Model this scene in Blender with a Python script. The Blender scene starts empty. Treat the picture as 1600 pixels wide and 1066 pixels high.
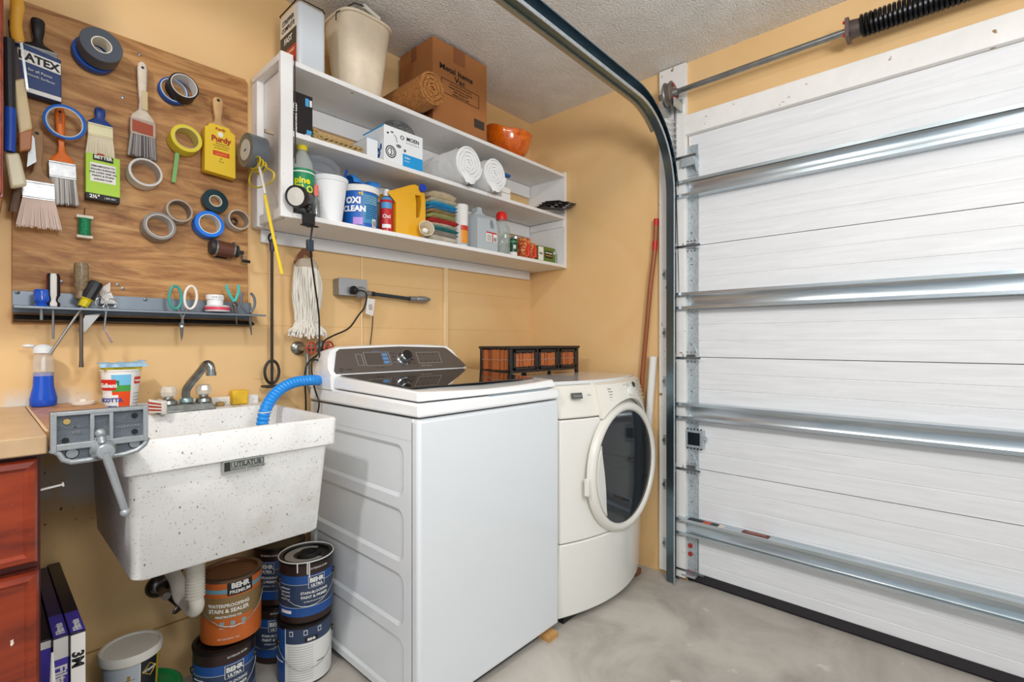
import bpy, math, random
from mathutils import Vector, Matrix
random.seed(7)
S = bpy.context.scene
C = bpy.context.collection
PI = math.pi
# ------------------------------------------------------------------ camera, world, lights, exposure
CAM = (-2.333, -1.975, 1.16)
FPX = 767.0
YAW = math.atan2(.6743, .7385)
cd = bpy.data.cameras.new('camera'); cam = bpy.data.objects.new('camera', cd); C.objects.link(cam)
cam.location = CAM; cam.rotation_euler = (PI/2, 0, YAW - PI/2)
cd.sensor_fit = 'HORIZONTAL'; cd.sensor_width = 36.0; cd.lens = 36.0*FPX/1600; cd.clip_start = .02
S.camera = cam
S.view_settings.view_transform = 'Standard'; S.view_settings.look = 'None'
S.view_settings.gamma = 1; S.view_settings.use_curve_mapping = False
S.view_settings.exposure = -0.2
wd = bpy.data.worlds.new('world'); S.world = wd; wd.use_nodes = True
wd.node_tree.nodes['Background'].inputs[0].default_value = (.86, .93, 1.0, 1)
wd.node_tree.nodes['Background'].inputs[1].default_value = .58
def area(name, loc, target, sx, sy, power, col):
    l = bpy.data.lights.new(name, 'AREA'); l.shape = 'RECTANGLE'; l.size = sx; l.size_y = sy; l.energy = power; l.color = col
    o = bpy.data.objects.new(name, l); C.objects.link(o); o.location = loc
    o.rotation_euler = (Vector(target)-Vector(loc)).to_track_quat('-Z', 'Y').to_euler()
    return o
area('ceiling_tube_light', (-2.95, -1.25, 2.42), (-2.6, -1.0, 0), .18, .08, 26, (1, .98, .95))
area('ceiling_tube_light', (-2.6, -2.3, 2.44), (-2.3, -1.9, 0), 1.3, .35, 19, (1, .99, .98))
area('cool_fill_light', (-3.6, -4.4, 1.3), (-.8, -.8, 1.0), 2.4, 2.0, 21, (.86, .94, 1.0))  # added cool fill from behind the camera, no opening is modelled there
area('ceiling_fill_light', (-2.0, -2.7, 1.9), (-.5, -1.3, 2.51), .5, .4, 32, (1, 1, 1))  # added fill lamp aimed up to brighten the ceiling

# ------------------------------------------------------------------ pixel to plane helpers (on real planes of the room)
def ray(u, v):
    a = (u-800)/FPX; b = -(v-532)/FPX; c, s = math.cos(YAW), math.sin(YAW)
    return Vector((c+a*s, s-a*c, b))
def pY(u, v, y): d = ray(u, v); return Vector(CAM) + d*((y-CAM[1])/d.y)
def pX(u, v, x): d = ray(u, v); return Vector(CAM) + d*((x-CAM[0])/d.x)
def pZ(u, v, z): d = ray(u, v); return Vector(CAM) + d*((z-CAM[2])/d.z)

# ------------------------------------------------------------------ materials
def lin(h):
    h = h.lstrip('#'); r = [int(h[i:i+2], 16)/255 for i in (0, 2, 4)]
    return tuple(x/12.92 if x <= .04045 else ((x+.055)/1.055)**2.4 for x in r) + (1,)
MC = {}
def mat(h, rough=.5, metal=0, bump=0, bscale=40, var=0, vscale=8, trans=0, ior=1.45, coat=0, emit=0, stretch=(1, 1, 1), spec=.5, alpha=1):
    key = (h, rough, metal, bump, bscale, var, vscale, trans, ior, coat, emit, stretch, spec, alpha)
    if key in MC: return MC[key]
    m = bpy.data.materials.new('m_'+h.strip('#')); m.use_nodes = True; N = m.node_tree.nodes; L = m.node_tree.links
    b = N['Principled BSDF']; b.inputs['Base Color'].default_value = lin(h); b.inputs['Roughness'].default_value = rough
    b.inputs['Metallic'].default_value = metal; b.inputs['Transmission Weight'].default_value = trans; b.inputs['IOR'].default_value = ior
    b.inputs['Coat Weight'].default_value = coat; b.inputs['Specular IOR Level'].default_value = spec; b.inputs['Alpha'].default_value = alpha
    if emit: b.inputs['Emission Color'].default_value = lin(h); b.inputs['Emission Strength'].default_value = emit
    if bump or var:
        tc = N.new('ShaderNodeTexCoord'); mp = N.new('ShaderNodeMapping'); mp.inputs['Scale'].default_value = stretch
        L.new(tc.outputs['Object'], mp.inputs[0])
    if bump:
        n = N.new('ShaderNodeTexNoise'); n.inputs['Scale'].default_value = bscale; n.inputs['Detail'].default_value = 3
        L.new(mp.outputs[0], n.inputs['Vector'])
        bm = N.new('ShaderNodeBump'); bm.inputs['Strength'].default_value = 1; bm.inputs['Distance'].default_value = bump
        L.new(n.outputs['Fac'], bm.inputs['Height']); L.new(bm.outputs[0], b.inputs['Normal'])
    if var:
        n = N.new('ShaderNodeTexNoise'); n.inputs['Scale'].default_value = vscale; n.inputs['Detail'].default_value = 5; n.inputs['Roughness'].default_value = .6
        L.new(mp.outputs[0], n.inputs['Vector'])
        r = N.new('ShaderNodeMapRange'); r.inputs['From Min'].default_value = .3; r.inputs['From Max'].default_value = .7
        r.inputs['To Min'].default_value = 1-var; r.inputs['To Max'].default_value = 1+var*.6
        L.new(n.outputs['Fac'], r.inputs['Value'])
        h2 = N.new('ShaderNodeHueSaturation'); h2.inputs['Color'].default_value = lin(h)
        L.new(r.outputs[0], h2.inputs['Value']); L.new(h2.outputs[0], b.inputs['Base Color'])
    MC[key] = m; return m
def ramp_mat(name, stops, tex='noise', scale=4, stretch=(1, 1, 1), rough=.5, bump=0, detail=6, dist=1.5, metal=0, coat=0, w=0, rot=(0, 0, 0), coord='Object', rough_n=.55):
    m = bpy.data.materials.new(name); m.use_nodes = True; N = m.node_tree.nodes; L = m.node_tree.links; b = N['Principled BSDF']
    tc = N.new('ShaderNodeTexCoord'); mp = N.new('ShaderNodeMapping'); mp.inputs['Scale'].default_value = stretch; mp.inputs['Rotation'].default_value = rot
    L.new(tc.outputs[coord], mp.inputs[0])
    if tex == 'wave':
        t = N.new('ShaderNodeTexWave'); t.inputs['Scale'].default_value = scale; t.inputs['Distortion'].default_value = dist; t.inputs['Detail'].default_value = detail; t.inputs['Detail Scale'].default_value = 1.2; o = t.outputs['Fac']
    elif tex == 'voronoi':
        t = N.new('ShaderNodeTexVoronoi'); t.inputs['Scale'].default_value = scale; o = t.outputs['Distance']
    else:
        t = N.new('ShaderNodeTexNoise'); t.inputs['Scale'].default_value = scale; t.inputs['Detail'].default_value = detail; t.inputs['Roughness'].default_value = rough_n; t.inputs['Distortion'].default_value = dist; o = t.outputs['Fac']
    L.new(mp.outputs[0], t.inputs['Vector'])
    r = N.new('ShaderNodeValToRGB'); e = r.color_ramp.elements
    while len(e) < len(stops): e.new(.5)
    for i, (p, h) in enumerate(stops): e[i].position = p; e[i].color = lin(h)
    L.new(o, r.inputs[0]); L.new(r.outputs[0], b.inputs['Base Color'])
    b.inputs['Roughness'].default_value = rough; b.inputs['Metallic'].default_value = metal; b.inputs['Coat Weight'].default_value = coat
    if bump:
        bm = N.new('ShaderNodeBump'); bm.inputs['Strength'].default_value = 1; bm.inputs['Distance'].default_value = bump
        L.new(o, bm.inputs['Height']); L.new(bm.outputs[0], b.inputs['Normal'])
    m['bsdf'] = 1
    return m
def mixin(m, h, tex_scale, lo, hi, kind='noise', stretch=(1, 1, 1), box=None, detail=4, pos=False):
    """lay a second colour over a material where a noise (and optionally a box in object space) says so: speckles, stains, chips"""
    N = m.node_tree.nodes; L = m.node_tree.links; b = N['Principled BSDF']; inp = b.inputs['Base Color']
    mx = N.new('ShaderNodeMix'); mx.data_type = 'RGBA'
    if inp.links: L.new(inp.links[0].from_socket, mx.inputs['A'])
    else: mx.inputs['A'].default_value = inp.default_value
    mx.inputs['B'].default_value = lin(h)
    tc = N.new('ShaderNodeTexCoord'); mp = N.new('ShaderNodeMapping'); mp.inputs['Scale'].default_value = stretch; L.new(tc.outputs['Object'], mp.inputs[0])
    if kind == 'voronoi':
        t = N.new('ShaderNodeTexVoronoi'); t.inputs['Scale'].default_value = tex_scale; o = t.outputs['Distance']
    else:
        t = N.new('ShaderNodeTexNoise'); t.inputs['Scale'].default_value = tex_scale; t.inputs['Detail'].default_value = detail; o = t.outputs['Fac']
    L.new(mp.outputs[0], t.inputs['Vector'])
    r = N.new('ShaderNodeMapRange'); r.inputs['From Min'].default_value = lo; r.inputs['From Max'].default_value = hi; L.new(o, r.inputs['Value'])
    out = r.outputs[0]
    if box:
        sep = N.new('ShaderNodeSeparateXYZ'); L.new(tc.outputs['Object'], sep.inputs[0])
        for ax, c, hw, soft in box:      # centre, half width, softness
            s1 = N.new('ShaderNodeMath'); s1.operation = 'SUBTRACT'; L.new(sep.outputs[ax], s1.inputs[0]); s1.inputs[1].default_value = c
            s2 = N.new('ShaderNodeMath'); s2.operation = 'ABSOLUTE'; L.new(s1.outputs[0], s2.inputs[0])
            s3 = N.new('ShaderNodeMapRange'); s3.inputs['From Min'].default_value = hw+soft; s3.inputs['From Max'].default_value = hw; L.new(s2.outputs[0], s3.inputs['Value'])
            s4 = N.new('ShaderNodeMath'); s4.operation = 'MULTIPLY'; L.new(out, s4.inputs[0]); L.new(s3.outputs[0], s4.inputs[1]); out = s4.outputs[0]
    L.new(out, mx.inputs['Factor']); L.new(mx.outputs['Result'], inp)
    return m
WHITE = mat('#f0f0ee', .45); BLACK = mat('#141414', .5); DARK = mat('#2a2a2c', .5); CHROME = mat('#c9cbcd', .18, 1, var=.25, vscale=30)
GALV = mat('#a9b3b8', .35, .7); STEEL = mat('#8d9092', .32, 1); BLUE = mat('#1673d6', .4); YEL = mat('#f0cf2b', .5)
RED = mat('#c4242a', .45); PAPER = mat('#eceae4', .7); WIRE = mat('#b9b9b6', .3, 1); INK = mat('#1b1b1d', .6); GOLDL = mat('#d8c79a', .5)
def clear(h, rough=.05, a=None): return mat(h, rough, trans=1, ior=1.3)

# ------------------------------------------------------------------ mesh builder
class MB:
    def __init__(s): s.V = []; s.F = []; s.M = []; s.mats = []
    def mi(s, m):
        if m not in s.mats: s.mats.append(m)
        return s.mats.index(m)
    def add(s, V, F, m):
        o = len(s.V); s.V += [tuple(v) for v in V]; k = s.mi(m)
        for f in F: s.F.append([i+o for i in f]); s.M.append(k)
        return s
    def box(s, x0, x1, y0, y1, z0, z1, m, R=None, c=None):
        V = [(x, y, z) for x in (x0, x1) for y in (y0, y1) for z in (z0, z1)]
        if R is not None:
            c = Vector(c) if c is not None else Vector(((x0+x1)/2, (y0+y1)/2, (z0+z1)/2)); V = [R @ (Vector(v)-c) + c for v in V]
        return s.add(V, [(0, 1, 3, 2), (4, 6, 7, 5), (0, 4, 5, 1), (2, 3, 7, 6), (0, 2, 6, 4), (1, 5, 7, 3)], m)
    def hexa(s, V, m): return s.add(V, [(0, 3, 2, 1), (4, 5, 6, 7), (0, 1, 5, 4), (1, 2, 6, 5), (2, 3, 7, 6), (3, 0, 4, 7)], m)
    def frame(s, p, q):
        d = (Vector(q)-Vector(p)).normalized(); a = Vector((0, 0, 1)) if abs(d.z) < .9 else Vector((1, 0, 0))
        u = d.cross(a).normalized(); return d, u, d.cross(u)
    def cyl(s, p, q, r, m, r1=None, n=20, caps=True):
        r1 = r if r1 is None else r1; p = Vector(p); q = Vector(q); d, u, w = s.frame(p, q); V = []
        for c, rr in ((p, r), (q, r1)):
            V += [c + (u*math.cos(2*PI*i/n) + w*math.sin(2*PI*i/n))*rr for i in range(n)]
        F = [(i, (i+1) % n, n+(i+1) % n, n+i) for i in range(n)]
        if caps: F += [tuple(range(n-1, -1, -1)), tuple(range(n, 2*n))]
        return s.add(V, F, m)
    def lathe(s, prof, m, c=(0, 0, 0), ax=(0, 0, 1), n=32, mats=None, closed=False, sq=None, a0=0, a1=2*PI):
        """prof: (radius, height) pairs along axis ax; closed: profile is a loop (a ring); sq: xy scale"""
        c = Vector(c); ax = Vector(ax).normalized(); a = Vector((1, 0, 0)) if abs(ax.x) < .9 else Vector((0, 0, 1))
        u = (a - ax*a.dot(ax)).normalized(); w = ax.cross(u); sx, sy = sq or (1, 1); full = a1-a0 > 2*PI-1e-6
        nn = n if full else n+1; V = []
        for r, h in prof: V += [c + ax*h + (u*math.cos(a0+(a1-a0)*i/n)*sx + w*math.sin(a0+(a1-a0)*i/n)*sy)*r for i in range(nn)]
        k = len(prof); o = len(s.V); s.V += [tuple(v) for v in V]
        for j in range(k if closed else k-1):
            mm = s.mi(mats[j] if mats else m); j2 = (j+1) % k
            for i in range(n):
                i2 = (i+1) % nn
                s.F.append([o+j*nn+i, o+j*nn+i2, o+j2*nn+i2, o+j2*nn+i]); s.M.append(mm)
        if full and not closed:
            if prof[0][0] > 1e-6: s.F.append([o+i for i in range(n-1, -1, -1)]); s.M.append(s.mi(mats[0] if mats else m))
            if prof[-1][0] > 1e-6: s.F.append([o+(k-1)*nn+i for i in range(n)]); s.M.append(s.mi(mats[-1] if mats else m))
        return s
    def tube(s, pts, r, m, n=8, smooth=0, closed=False, rs=None, flat=None):
        P = [Vector(p) for p in pts]
        if smooth:
            Q = []; k = len(P)
            for i in range(k if closed else k-1):
                g = lambda j: P[j % k] if closed else P[min(max(j, 0), k-1)]
                a, b, c2, d = g(i-1), g(i), g(i+1), g(i+2)
                for t in range(smooth):
                    t /= smooth; Q.append(.5*((2*b)+(c2-a)*t+(2*a-5*b+4*c2-d)*t*t+(3*b-a-3*c2+d)*t**3))
            if not closed: Q.append(P[-1])
            P = Q
        k = len(P); V = []; up = None
        for i in range(k):
            d = (P[(i+1) % k]-P[i-1]) if closed else (P[min(i+1, k-1)]-P[max(i-1, 0)])
            if d.length < 1e-9: d = Vector((0, 0, 1))
            d.normalize()
            if up is None: up = Vector((0, 0, 1)) if abs(d.z) < .9 else Vector((1, 0, 0))
            u = (up - d*up.dot(d)); u = u.normalized() if u.length > 1e-6 else d.orthogonal().normalized(); up = u; w = d.cross(u)
            rr = rs[min(int(i*len(rs)/k), len(rs)-1)] if rs else r; f = flat or 1
            V += [P[i] + (u*math.cos(2*PI*j/n) + w*math.sin(2*PI*j/n)*f)*rr for j in range(n)]
        F = []
        for i in range(k if closed else k-1):
            for j in range(n): F.append((i*n+j, i*n+(j+1) % n, ((i+1) % k)*n+(j+1) % n, ((i+1) % k)*n+j))
        if not closed: F += [tuple(range(n-1, -1, -1)), tuple((k-1)*n+j for j in range(n))]
        return s.add(V, F, m)
    def prism(s, poly, d0, d1, m, plane='xz'):
        """polygon extruded along the axis the plane leaves out"""
        f = {'xz': lambda a, b, d: (a, d, b), 'xy': lambda a, b, d: (a, b, d), 'yz': lambda a, b, d: (d, a, b)}[plane]; n = len(poly)
        V = [f(a, b, d0) for a, b in poly] + [f(a, b, d1) for a, b in poly]
        return s.add(V, [tuple(range(n-1, -1, -1)), tuple(range(n, 2*n))] + [(i, (i+1) % n, n+(i+1) % n, n+i) for i in range(n)], m)
    def sweep(s, prof, m, frames):
        """open or closed strip: prof points (a,b) placed in frames (origin, ua, ub)"""
        n = len(prof); V = []
        for o, ua, ub in frames: V += [Vector(o)+Vector(ua)*a+Vector(ub)*b for a, b in prof]
        F = []
        for i in range(len(frames)-1):
            for j in range(n): F.append((i*n+j, i*n+(j+1) % n, (i+1)*n+(j+1) % n, (i+1)*n+j))
        k = len(frames)-1
        F += [tuple(range(n-1, -1, -1)), tuple(k*n+j for j in range(n))]
        return s.add(V, F, m)
    def ball(s, c, r, m, n=16, k=10):
        r = (r, r, r) if not hasattr(r, '__len__') else r; V = []; F = []
        for i in range(k+1):
            a = PI*i/k
            for j in range(n): b = 2*PI*j/n; V.append((c[0]+r[0]*math.sin(a)*math.cos(b), c[1]+r[1]*math.sin(a)*math.sin(b), c[2]-r[2]*math.cos(a)))
        for i in range(k):
            for j in range(n): F.append((i*n+j, i*n+(j+1) % n, (i+1)*n+(j+1) % n, (i+1)*n+j))
        return s.add(V, F, m)
    def grid(s, fn, nu, nv, m):
        V = [fn(i/nu, j/nv) for i in range(nu+1) for j in range(nv+1)]
        return s.add(V, [(i*(nv+1)+j, (i+1)*(nv+1)+j, (i+1)*(nv+1)+j+1, i*(nv+1)+j+1) for i in range(nu) for j in range(nv)], m)
    def wrap(s, cx, cy, R, a0, a1, z0, z1, m, n=16):
        """thin curved label on an upright cylinder, angles in degrees"""
        V = []
        for i in range(n+1):
            a = math.radians(a0+(a1-a0)*i/n)
            for r in (R-.002, R):
                for z in (z0, z1): V.append((cx+r*math.cos(a), cy+r*math.sin(a), z))
        F = []
        for i in range(n):
            o = i*4; q = o+4; F += [(o+2, q+2, q+3, o+3), (o+3, q+3, q+1, o+1), (o, q, q+2, o+2)]
        F += [(0, 2, 3, 1), (4*n, 4*n+1, 4*n+3, 4*n+2)]
        return s.add(V, F, m)
    def text(s, txt, size, o, ux, uy, m, al='CENTER', wrap=None, bold=.0, sx=1, thick=.0006):
        c = bpy.data.curves.new('t', 'FONT'); c.body = txt; c.size = size; c.align_x = al; c.resolution_u = 2; c.offset = bold*size; c.extrude = thick/2
        ob = bpy.data.objects.new('t', c); me = ob.to_mesh(); ux = Vector(ux); uy = Vector(uy); nz = ux.cross(uy); o = Vector(o); V = []
        for v in me.vertices:
            x, y, z = v.co.x*sx, v.co.y, v.co.z
            if wrap:
                cx, cy, R, a = wrap; t = math.radians(a)+x/R; V.append((cx+(R+z)*math.cos(t), cy+(R+z)*math.sin(t), o.z+y))
            else: V.append(o+ux*x+uy*y+nz*z)
        F = [tuple(p.vertices) for p in me.polygons]; ob.to_mesh_clear(); bpy.data.objects.remove(ob); bpy.data.curves.remove(c)
        return s.add(V, F, m)
    def build(s, name, parent=None, loc=None, bevel=0, seg=2, label=None, ang=35, sub=0):
        o = loc if loc is not None else (parent.location if parent else None)
        if parent is not None and loc is None:
            q = parent; o = Vector((0, 0, 0))
            while q is not None: o = o + q.location; q = q.parent
        if parent is not None and loc is not None: o = Vector(loc)
        V = s.V if o is None else [(v[0]-o[0], v[1]-o[1], v[2]-o[2]) for v in s.V]
        me = bpy.data.meshes.new(name); me.from_pydata(V, [], s.F); me.validate()
        for m in s.mats: me.materials.append(m)
        if len(me.polygons) == len(s.M): me.polygons.foreach_set('material_index', s.M)
        me.polygons.foreach_set('use_smooth', [True]*len(me.polygons)); me.update()
        me.set_sharp_from_angle(angle=math.radians(ang))
        ob = bpy.data.objects.new(name, me); C.objects.link(ob)
        if parent is not None: ob.parent = parent
        elif o is not None: ob.location = o
        if bevel:
            b = ob.modifiers.new('b', 'BEVEL'); b.width = bevel; b.segments = seg; b.limit_method = 'ANGLE'; b.angle_limit = math.radians(40)
        if sub: q = ob.modifiers.new('s', 'SUBSURF'); q.levels = sub; q.render_levels = sub
        if label: ob['label'] = label
        return ob
def thing(name, label, cat, loc=(0, 0, 0), group=None):
    o = bpy.data.objects.new(name, None); C.objects.link(o); o.location = loc; o.empty_display_size = .05
    o['label'] = label; o['category'] = cat
    if group: o['group'] = group
    return o
def tag(o, label, cat, group=None):
    o['label'] = label; o['category'] = cat
    if group: o['group'] = group
    return o
def struct(o): o['kind'] = 'structure'; return o
def Rx(a): return Matrix.Rotation(math.radians(a), 3, 'X')
def Ry(a): return Matrix.Rotation(math.radians(a), 3, 'Y')
def Rz(a): return Matrix.Rotation(math.radians(a), 3, 'Z')
XA, YA, ZA = Vector((1, 0, 0)), Vector((0, 1, 0)), Vector((0, 0, 1))
# ================================================================== SETTING
H = 2.51
m_floor = ramp_mat('concrete', [(.25, '#8b8379'), (.42, '#aba49b'), (.56, '#bfb9af'), (.8, '#cfcac1')], scale=2.6, rough=.55, detail=9, dist=.6, bump=.002, rough_n=.62)
mixin(m_floor, '#77695a', 1.1, .56, .72, detail=7); mixin(m_floor, '#e2ddd3', 9, .66, .76, detail=6)
MB().box(-5.5, .12, -5.5, .12, -.1, 0, m_floor).build('floor'); struct(C.objects['floor'])
m_ceil = ramp_mat('ceiling_texture', [(.3, '#e0dcd6'), (.7, '#efece7')], scale=3, rough=.9, detail=3)
nt = m_ceil.node_tree; n1 = nt.nodes.new('ShaderNodeTexNoise'); n1.inputs['Scale'].default_value = 130; n1.inputs['Detail'].default_value = 4
tcx = nt.nodes.new('ShaderNodeTexCoord'); nt.links.new(tcx.outputs['Object'], n1.inputs['Vector'])
bmp = nt.nodes.new('ShaderNodeBump'); bmp.inputs['Distance'].default_value = .008; nt.links.new(n1.outputs['Fac'], bmp.inputs['Height']); nt.links.new(bmp.outputs[0], nt.nodes['Principled BSDF'].inputs['Normal'])
MB().box(-5.5, .12, -5.5, .12, H, H+.1, m_ceil).build('ceiling'); struct(C.objects['ceiling'])
def wall_mat(name):
    m = ramp_mat(name, [(.3, '#e3b97e'), (.7, '#e9c48e')], scale=1.5, rough=.6, detail=4)
    return m
m_wb = wall_mat('wall_paint_back')
mixin(m_wb, '#d9d3c8', 7, .36, .5, box=[(0, -2.15, .12, .02), (2, .84, .14, .05)])
mixin(m_wb, '#6b5138', 60, .66, .7, box=[(0, -2.1, .16, .02), (2, .8, .2, .05)])
wb = MB().box(-5.5, .12, 0, .12, 0, H, m_wb)
for z in (.203, .61, 1.016, 1.42, 1.83):            # block courses ghosting through the paint
    pass
wb.build('wall_back'); struct(C.objects['wall_back'])
m_wr = wall_mat('wall_paint_right')
MB().box(0, .12, -1.0, 0, 0, H, m_wr).box(0, .12, -5.5, -1.0, 2.15, H, m_wr).build('wall_right'); struct(C.objects['wall_right'])
# faint block courses: shallow painted joints
m_joint = mat('#deb47a', .6)
jb = MB()
for z in (.203, .406, .61, .813, 1.016, 1.22, 1.42): jb.box(-1.62, -.001, -.0008, .001, z-.002, z+.002, m_joint)
jb.box(-2.6, -1.62, -.0012, .001, .2, .206, mat('#b48a52', .7))
struct(jb.build('trim_1'))
# jamb plank, header board, base strip
m_wt = mat('#eceae6', .5, var=.05, vscale=12, bump=.0008, bscale=30)
mixin(m_wt, '#9a7a58', 26, .68, .72)
o = MB().box(-.022, 0, -1.0, -.862, .02, 2.505, m_wt).build('trim_2', bevel=.002); struct(o)
o = MB().box(-.03, 0, -5.5, -1.0, 2.15, 2.245, m_wt).build('trim_3', bevel=.002); struct(o)
struct(MB().box(-.034, -.022, -1.0, -.955, .02, 2.3, m_wt).build('trim_4', bevel=.002))
# painted vertical conduits / strips on the back wall
m_strip = mat('#edcf9f', .5)
for k, (u, w) in enumerate(((697, .016), (567, .006))):
    x = pY(u, 500, -.01).x
    struct(MB().box(x-w, x+w*.6, -.018 if w > .01 else -.006, 0, .3, 1.55, m_strip).build('trim_%d' % (5+k), bevel=.003))

# ------------------------------------------------------------------ garage door
m_door = ramp_mat('door_panel_white', [(.3, '#dcdddf'), (.7, '#e7e8ea')], scale=50, stretch=(1, .08, 1), rough=.5, bump=.0005, detail=5, dist=.8)
door = bpy.data.objects.new('door_1', None); C.objects.link(door); door.location = (0, -3.4, 0); struct(door)
ZS = [.02, .55, 1.083, 1.617, 2.15]; Y0, Y1 = -5.4, -1.005
for i in range(4):
    a, b = ZS[i]+.0015, ZS[i+1]-.0015; prof = [(.04, a), (.04, b), (-.002, b)]; n = 7; st = (b-a)/n
    for k in range(n-1, 0, -1):
        z = a+st*k; prof += [(-.002, z+.003), (.0005, z+.0008), (.0005, z-.0008), (-.002, z-.003)]
    prof += [(-.002, a)]
    MB().prism([(p[0], p[1]) for p in prof], Y0, Y1, m_door, plane='xz').build('door_section', door, ang=20)
# recompute: prism on xz gives (a, d, b)
MB().box(.028, .036, Y0, Y1, .02, 2.14, mat('#3c3c3c', .8)).build('backing', door)
m_galv = ramp_mat('galvanised', [(.2, '#b0bac0'), (.5, '#bcc5ca'), (.9, '#c8d0d4')], tex='voronoi', scale=90, rough=.38, metal=.55)
m_galvs = ramp_mat('galvanised_strut', [(.3, '#b4c2ca'), (.7, '#d2dade')], scale=30, stretch=(1, .1, 1), rough=.24, metal=.85)
t = .002
for z0, z1 in ((1.847, 1.925), (1.312, 1.391), (.79, .866), (.238, .315)):
    D = .062; lip = .013
    P = [(-.004, z0), (-D, z0), (-D, z0+lip), (-D+t, z0+lip), (-D+t, z0+t), (-.014, z0+t), (-.008, z0+.014), (-.008, z1-.014), (-.014, z1-t), (-D+t, z1-t), (-D+t, z1-lip), (-D, z1-lip), (-D, z1), (-.004, z1)]
    st = MB().prism(P, Y0, -.968, m_galvs).build('strut', door)
    if z0 < .3:
        s2 = MB(); a = mat('#2b2b2d', .5); b2 = mat('#c34a2c', .5)
        s2.box(-.055, -.02, -1.09, -1.02, z1, z1+.0008, a).box(-.055, -.02, -1.125, -1.09, z1, z1+.0008, b2).box(-.055, -.02, -1.16, -1.125, z1, z1+.0008, a).box(-.055, -.02, -1.185, -1.16, z1, z1+.0008, mat('#d9d4c8', .5))
        s2.box(-.05, -.012, -1.37, -1.26, z1, z1+.0008, mat('#6b2c20', .5)); s2.text('WARNING', .016, (-.032, -1.315, z1+.0012), (0, -1, 0), (1, 0, 0), mat('#e4a08a', .5))
        s2.build('warning_sticker', st, label='orange and black warning stickers')
MB().box(-.0035, .001, -1.055, -.985, .03, 2.05, m_galv).build('end_stile', door, bevel=.001)
sc = MB()
for z in [i*.0762+.08 for i in range(26)]: sc.ball((-.004, -1.02, z), (.002, .004, .004), STEEL, 8, 4)
sc.build('screw', door)
def hinge(z):
    h = MB()
    for sg in (1, -1):
        h.prism([(-.992, z+sg*.012), (-1.05, z+sg*.012), (-1.045, z+sg*.03), (-1.024, z+sg*.075), (-1.016, z+sg*.075), (-.997, z+sg*.03)], -.008, -.0035, m_galv, plane='yz')
        for dy, dz in ((0, .062), (-.018, .024), (.018, .024), (0, .024)): h.ball((-.009, -1.02+dy, z+sg*dz), (.004, .0045, .0045), STEEL, 8, 4)
    h.cyl((-.014, -.99, z+.006), (-.014, -1.052, z+.006), .006, STEEL, n=12)
    h.box(-.034, -.006, -1.056, -1.05, z-.016, z+.016, m_galv).box(-.034, -.006, -.992, -.988, z-.012, z+.012, m_galv)
    ho = h.build('hinge', door)
    r = MB().cyl((-.04, -.945, z-.004), (-.04, -1.075, z-.004), .0055, STEEL, n=10).cyl((-.04, -.945, z-.004), (-.04, -.956, z-.004), .021, STEEL, n=20)
    r.build('roller', ho)
for z in ZS[1:4]: hinge(z)
# top bracket, bottom bracket
tb = MB().box(-.008, -.0035, -1.052, -.992, 1.955, 2.1, m_galv)
tb.prism([(-.008, 2.03), (-.055, 2.03), (-.055, 2.015), (-.02, 1.965), (-.008, 1.965)], -.994, -.99, m_galv).prism([(-.008, 2.03), (-.055, 2.03), (-.055, 2.015), (-.02, 1.965), (-.008, 1.965)], -1.052, -1.048, m_galv)
tb.box(-.058, -.052, -1.05, -.99, 1.99, 2.03, m_galv)
tbo = tb.build('top_bracket', door); MB().cyl((-.05, -.945, 2.038), (-.05, -1.06, 2.038), .006, STEEL, n=10).cyl((-.05, -.945, 2.038), (-.05, -.956, 2.038), .021, STEEL).build('roller', tbo)
bb = MB().box(-.008, -.0035, -1.05, -.99, .04, .215, m_galv).box(-.014, -.0035, -1.05, -1.045, .04, .215, m_galv)
for z in (.175, .135): bb.cyl((-.008, -1.016, z), (-.013, -1.016, z), .011, mat('#a03028', .5), n=12)
bb.box(-.04, -.004, -1.05, -.985, .035, .04, m_galv).cyl((-.035, -.945, .06), (-.035, -1.09, .06), .005, STEEL, n=10)
bb.box(-.0095, -.008, -1.04, -1.0, .045, .055, RED)
bb.build('bottom_bracket', door)
sl = MB().box(-.03, -.0035, -1.085, -1.0, .655, .735, m_galv).box(-.032, -.03, -1.07, -1.012, .665, .725, mat('#39424c', .25, .9)).box(-.02, -.012, -1.0, -.94, .69, .702, m_galv)
sl.cyl((-.025, -1.085, .7), (-.025, -1.1, .7), .01, m_galv, n=10)
for k in range(5): sl.box(-.031, -.03, -1.08+k*.016, -1.072+k*.016, .738, .745, BLACK).box(-.031, -.03, -1.08+k*.016, -1.072+k*.016, .645, .652, BLACK)
sl.build('slide_lock', door, bevel=.001)
MB().box(-.006, .03, Y0, -1.0, .012, .05, mat('#2b292c', .6)).cyl((.01, Y0, .012), (.01, -1.0, .012), .012, mat('#211f22', .8), n=12).build('bottom_seal', door)

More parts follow.
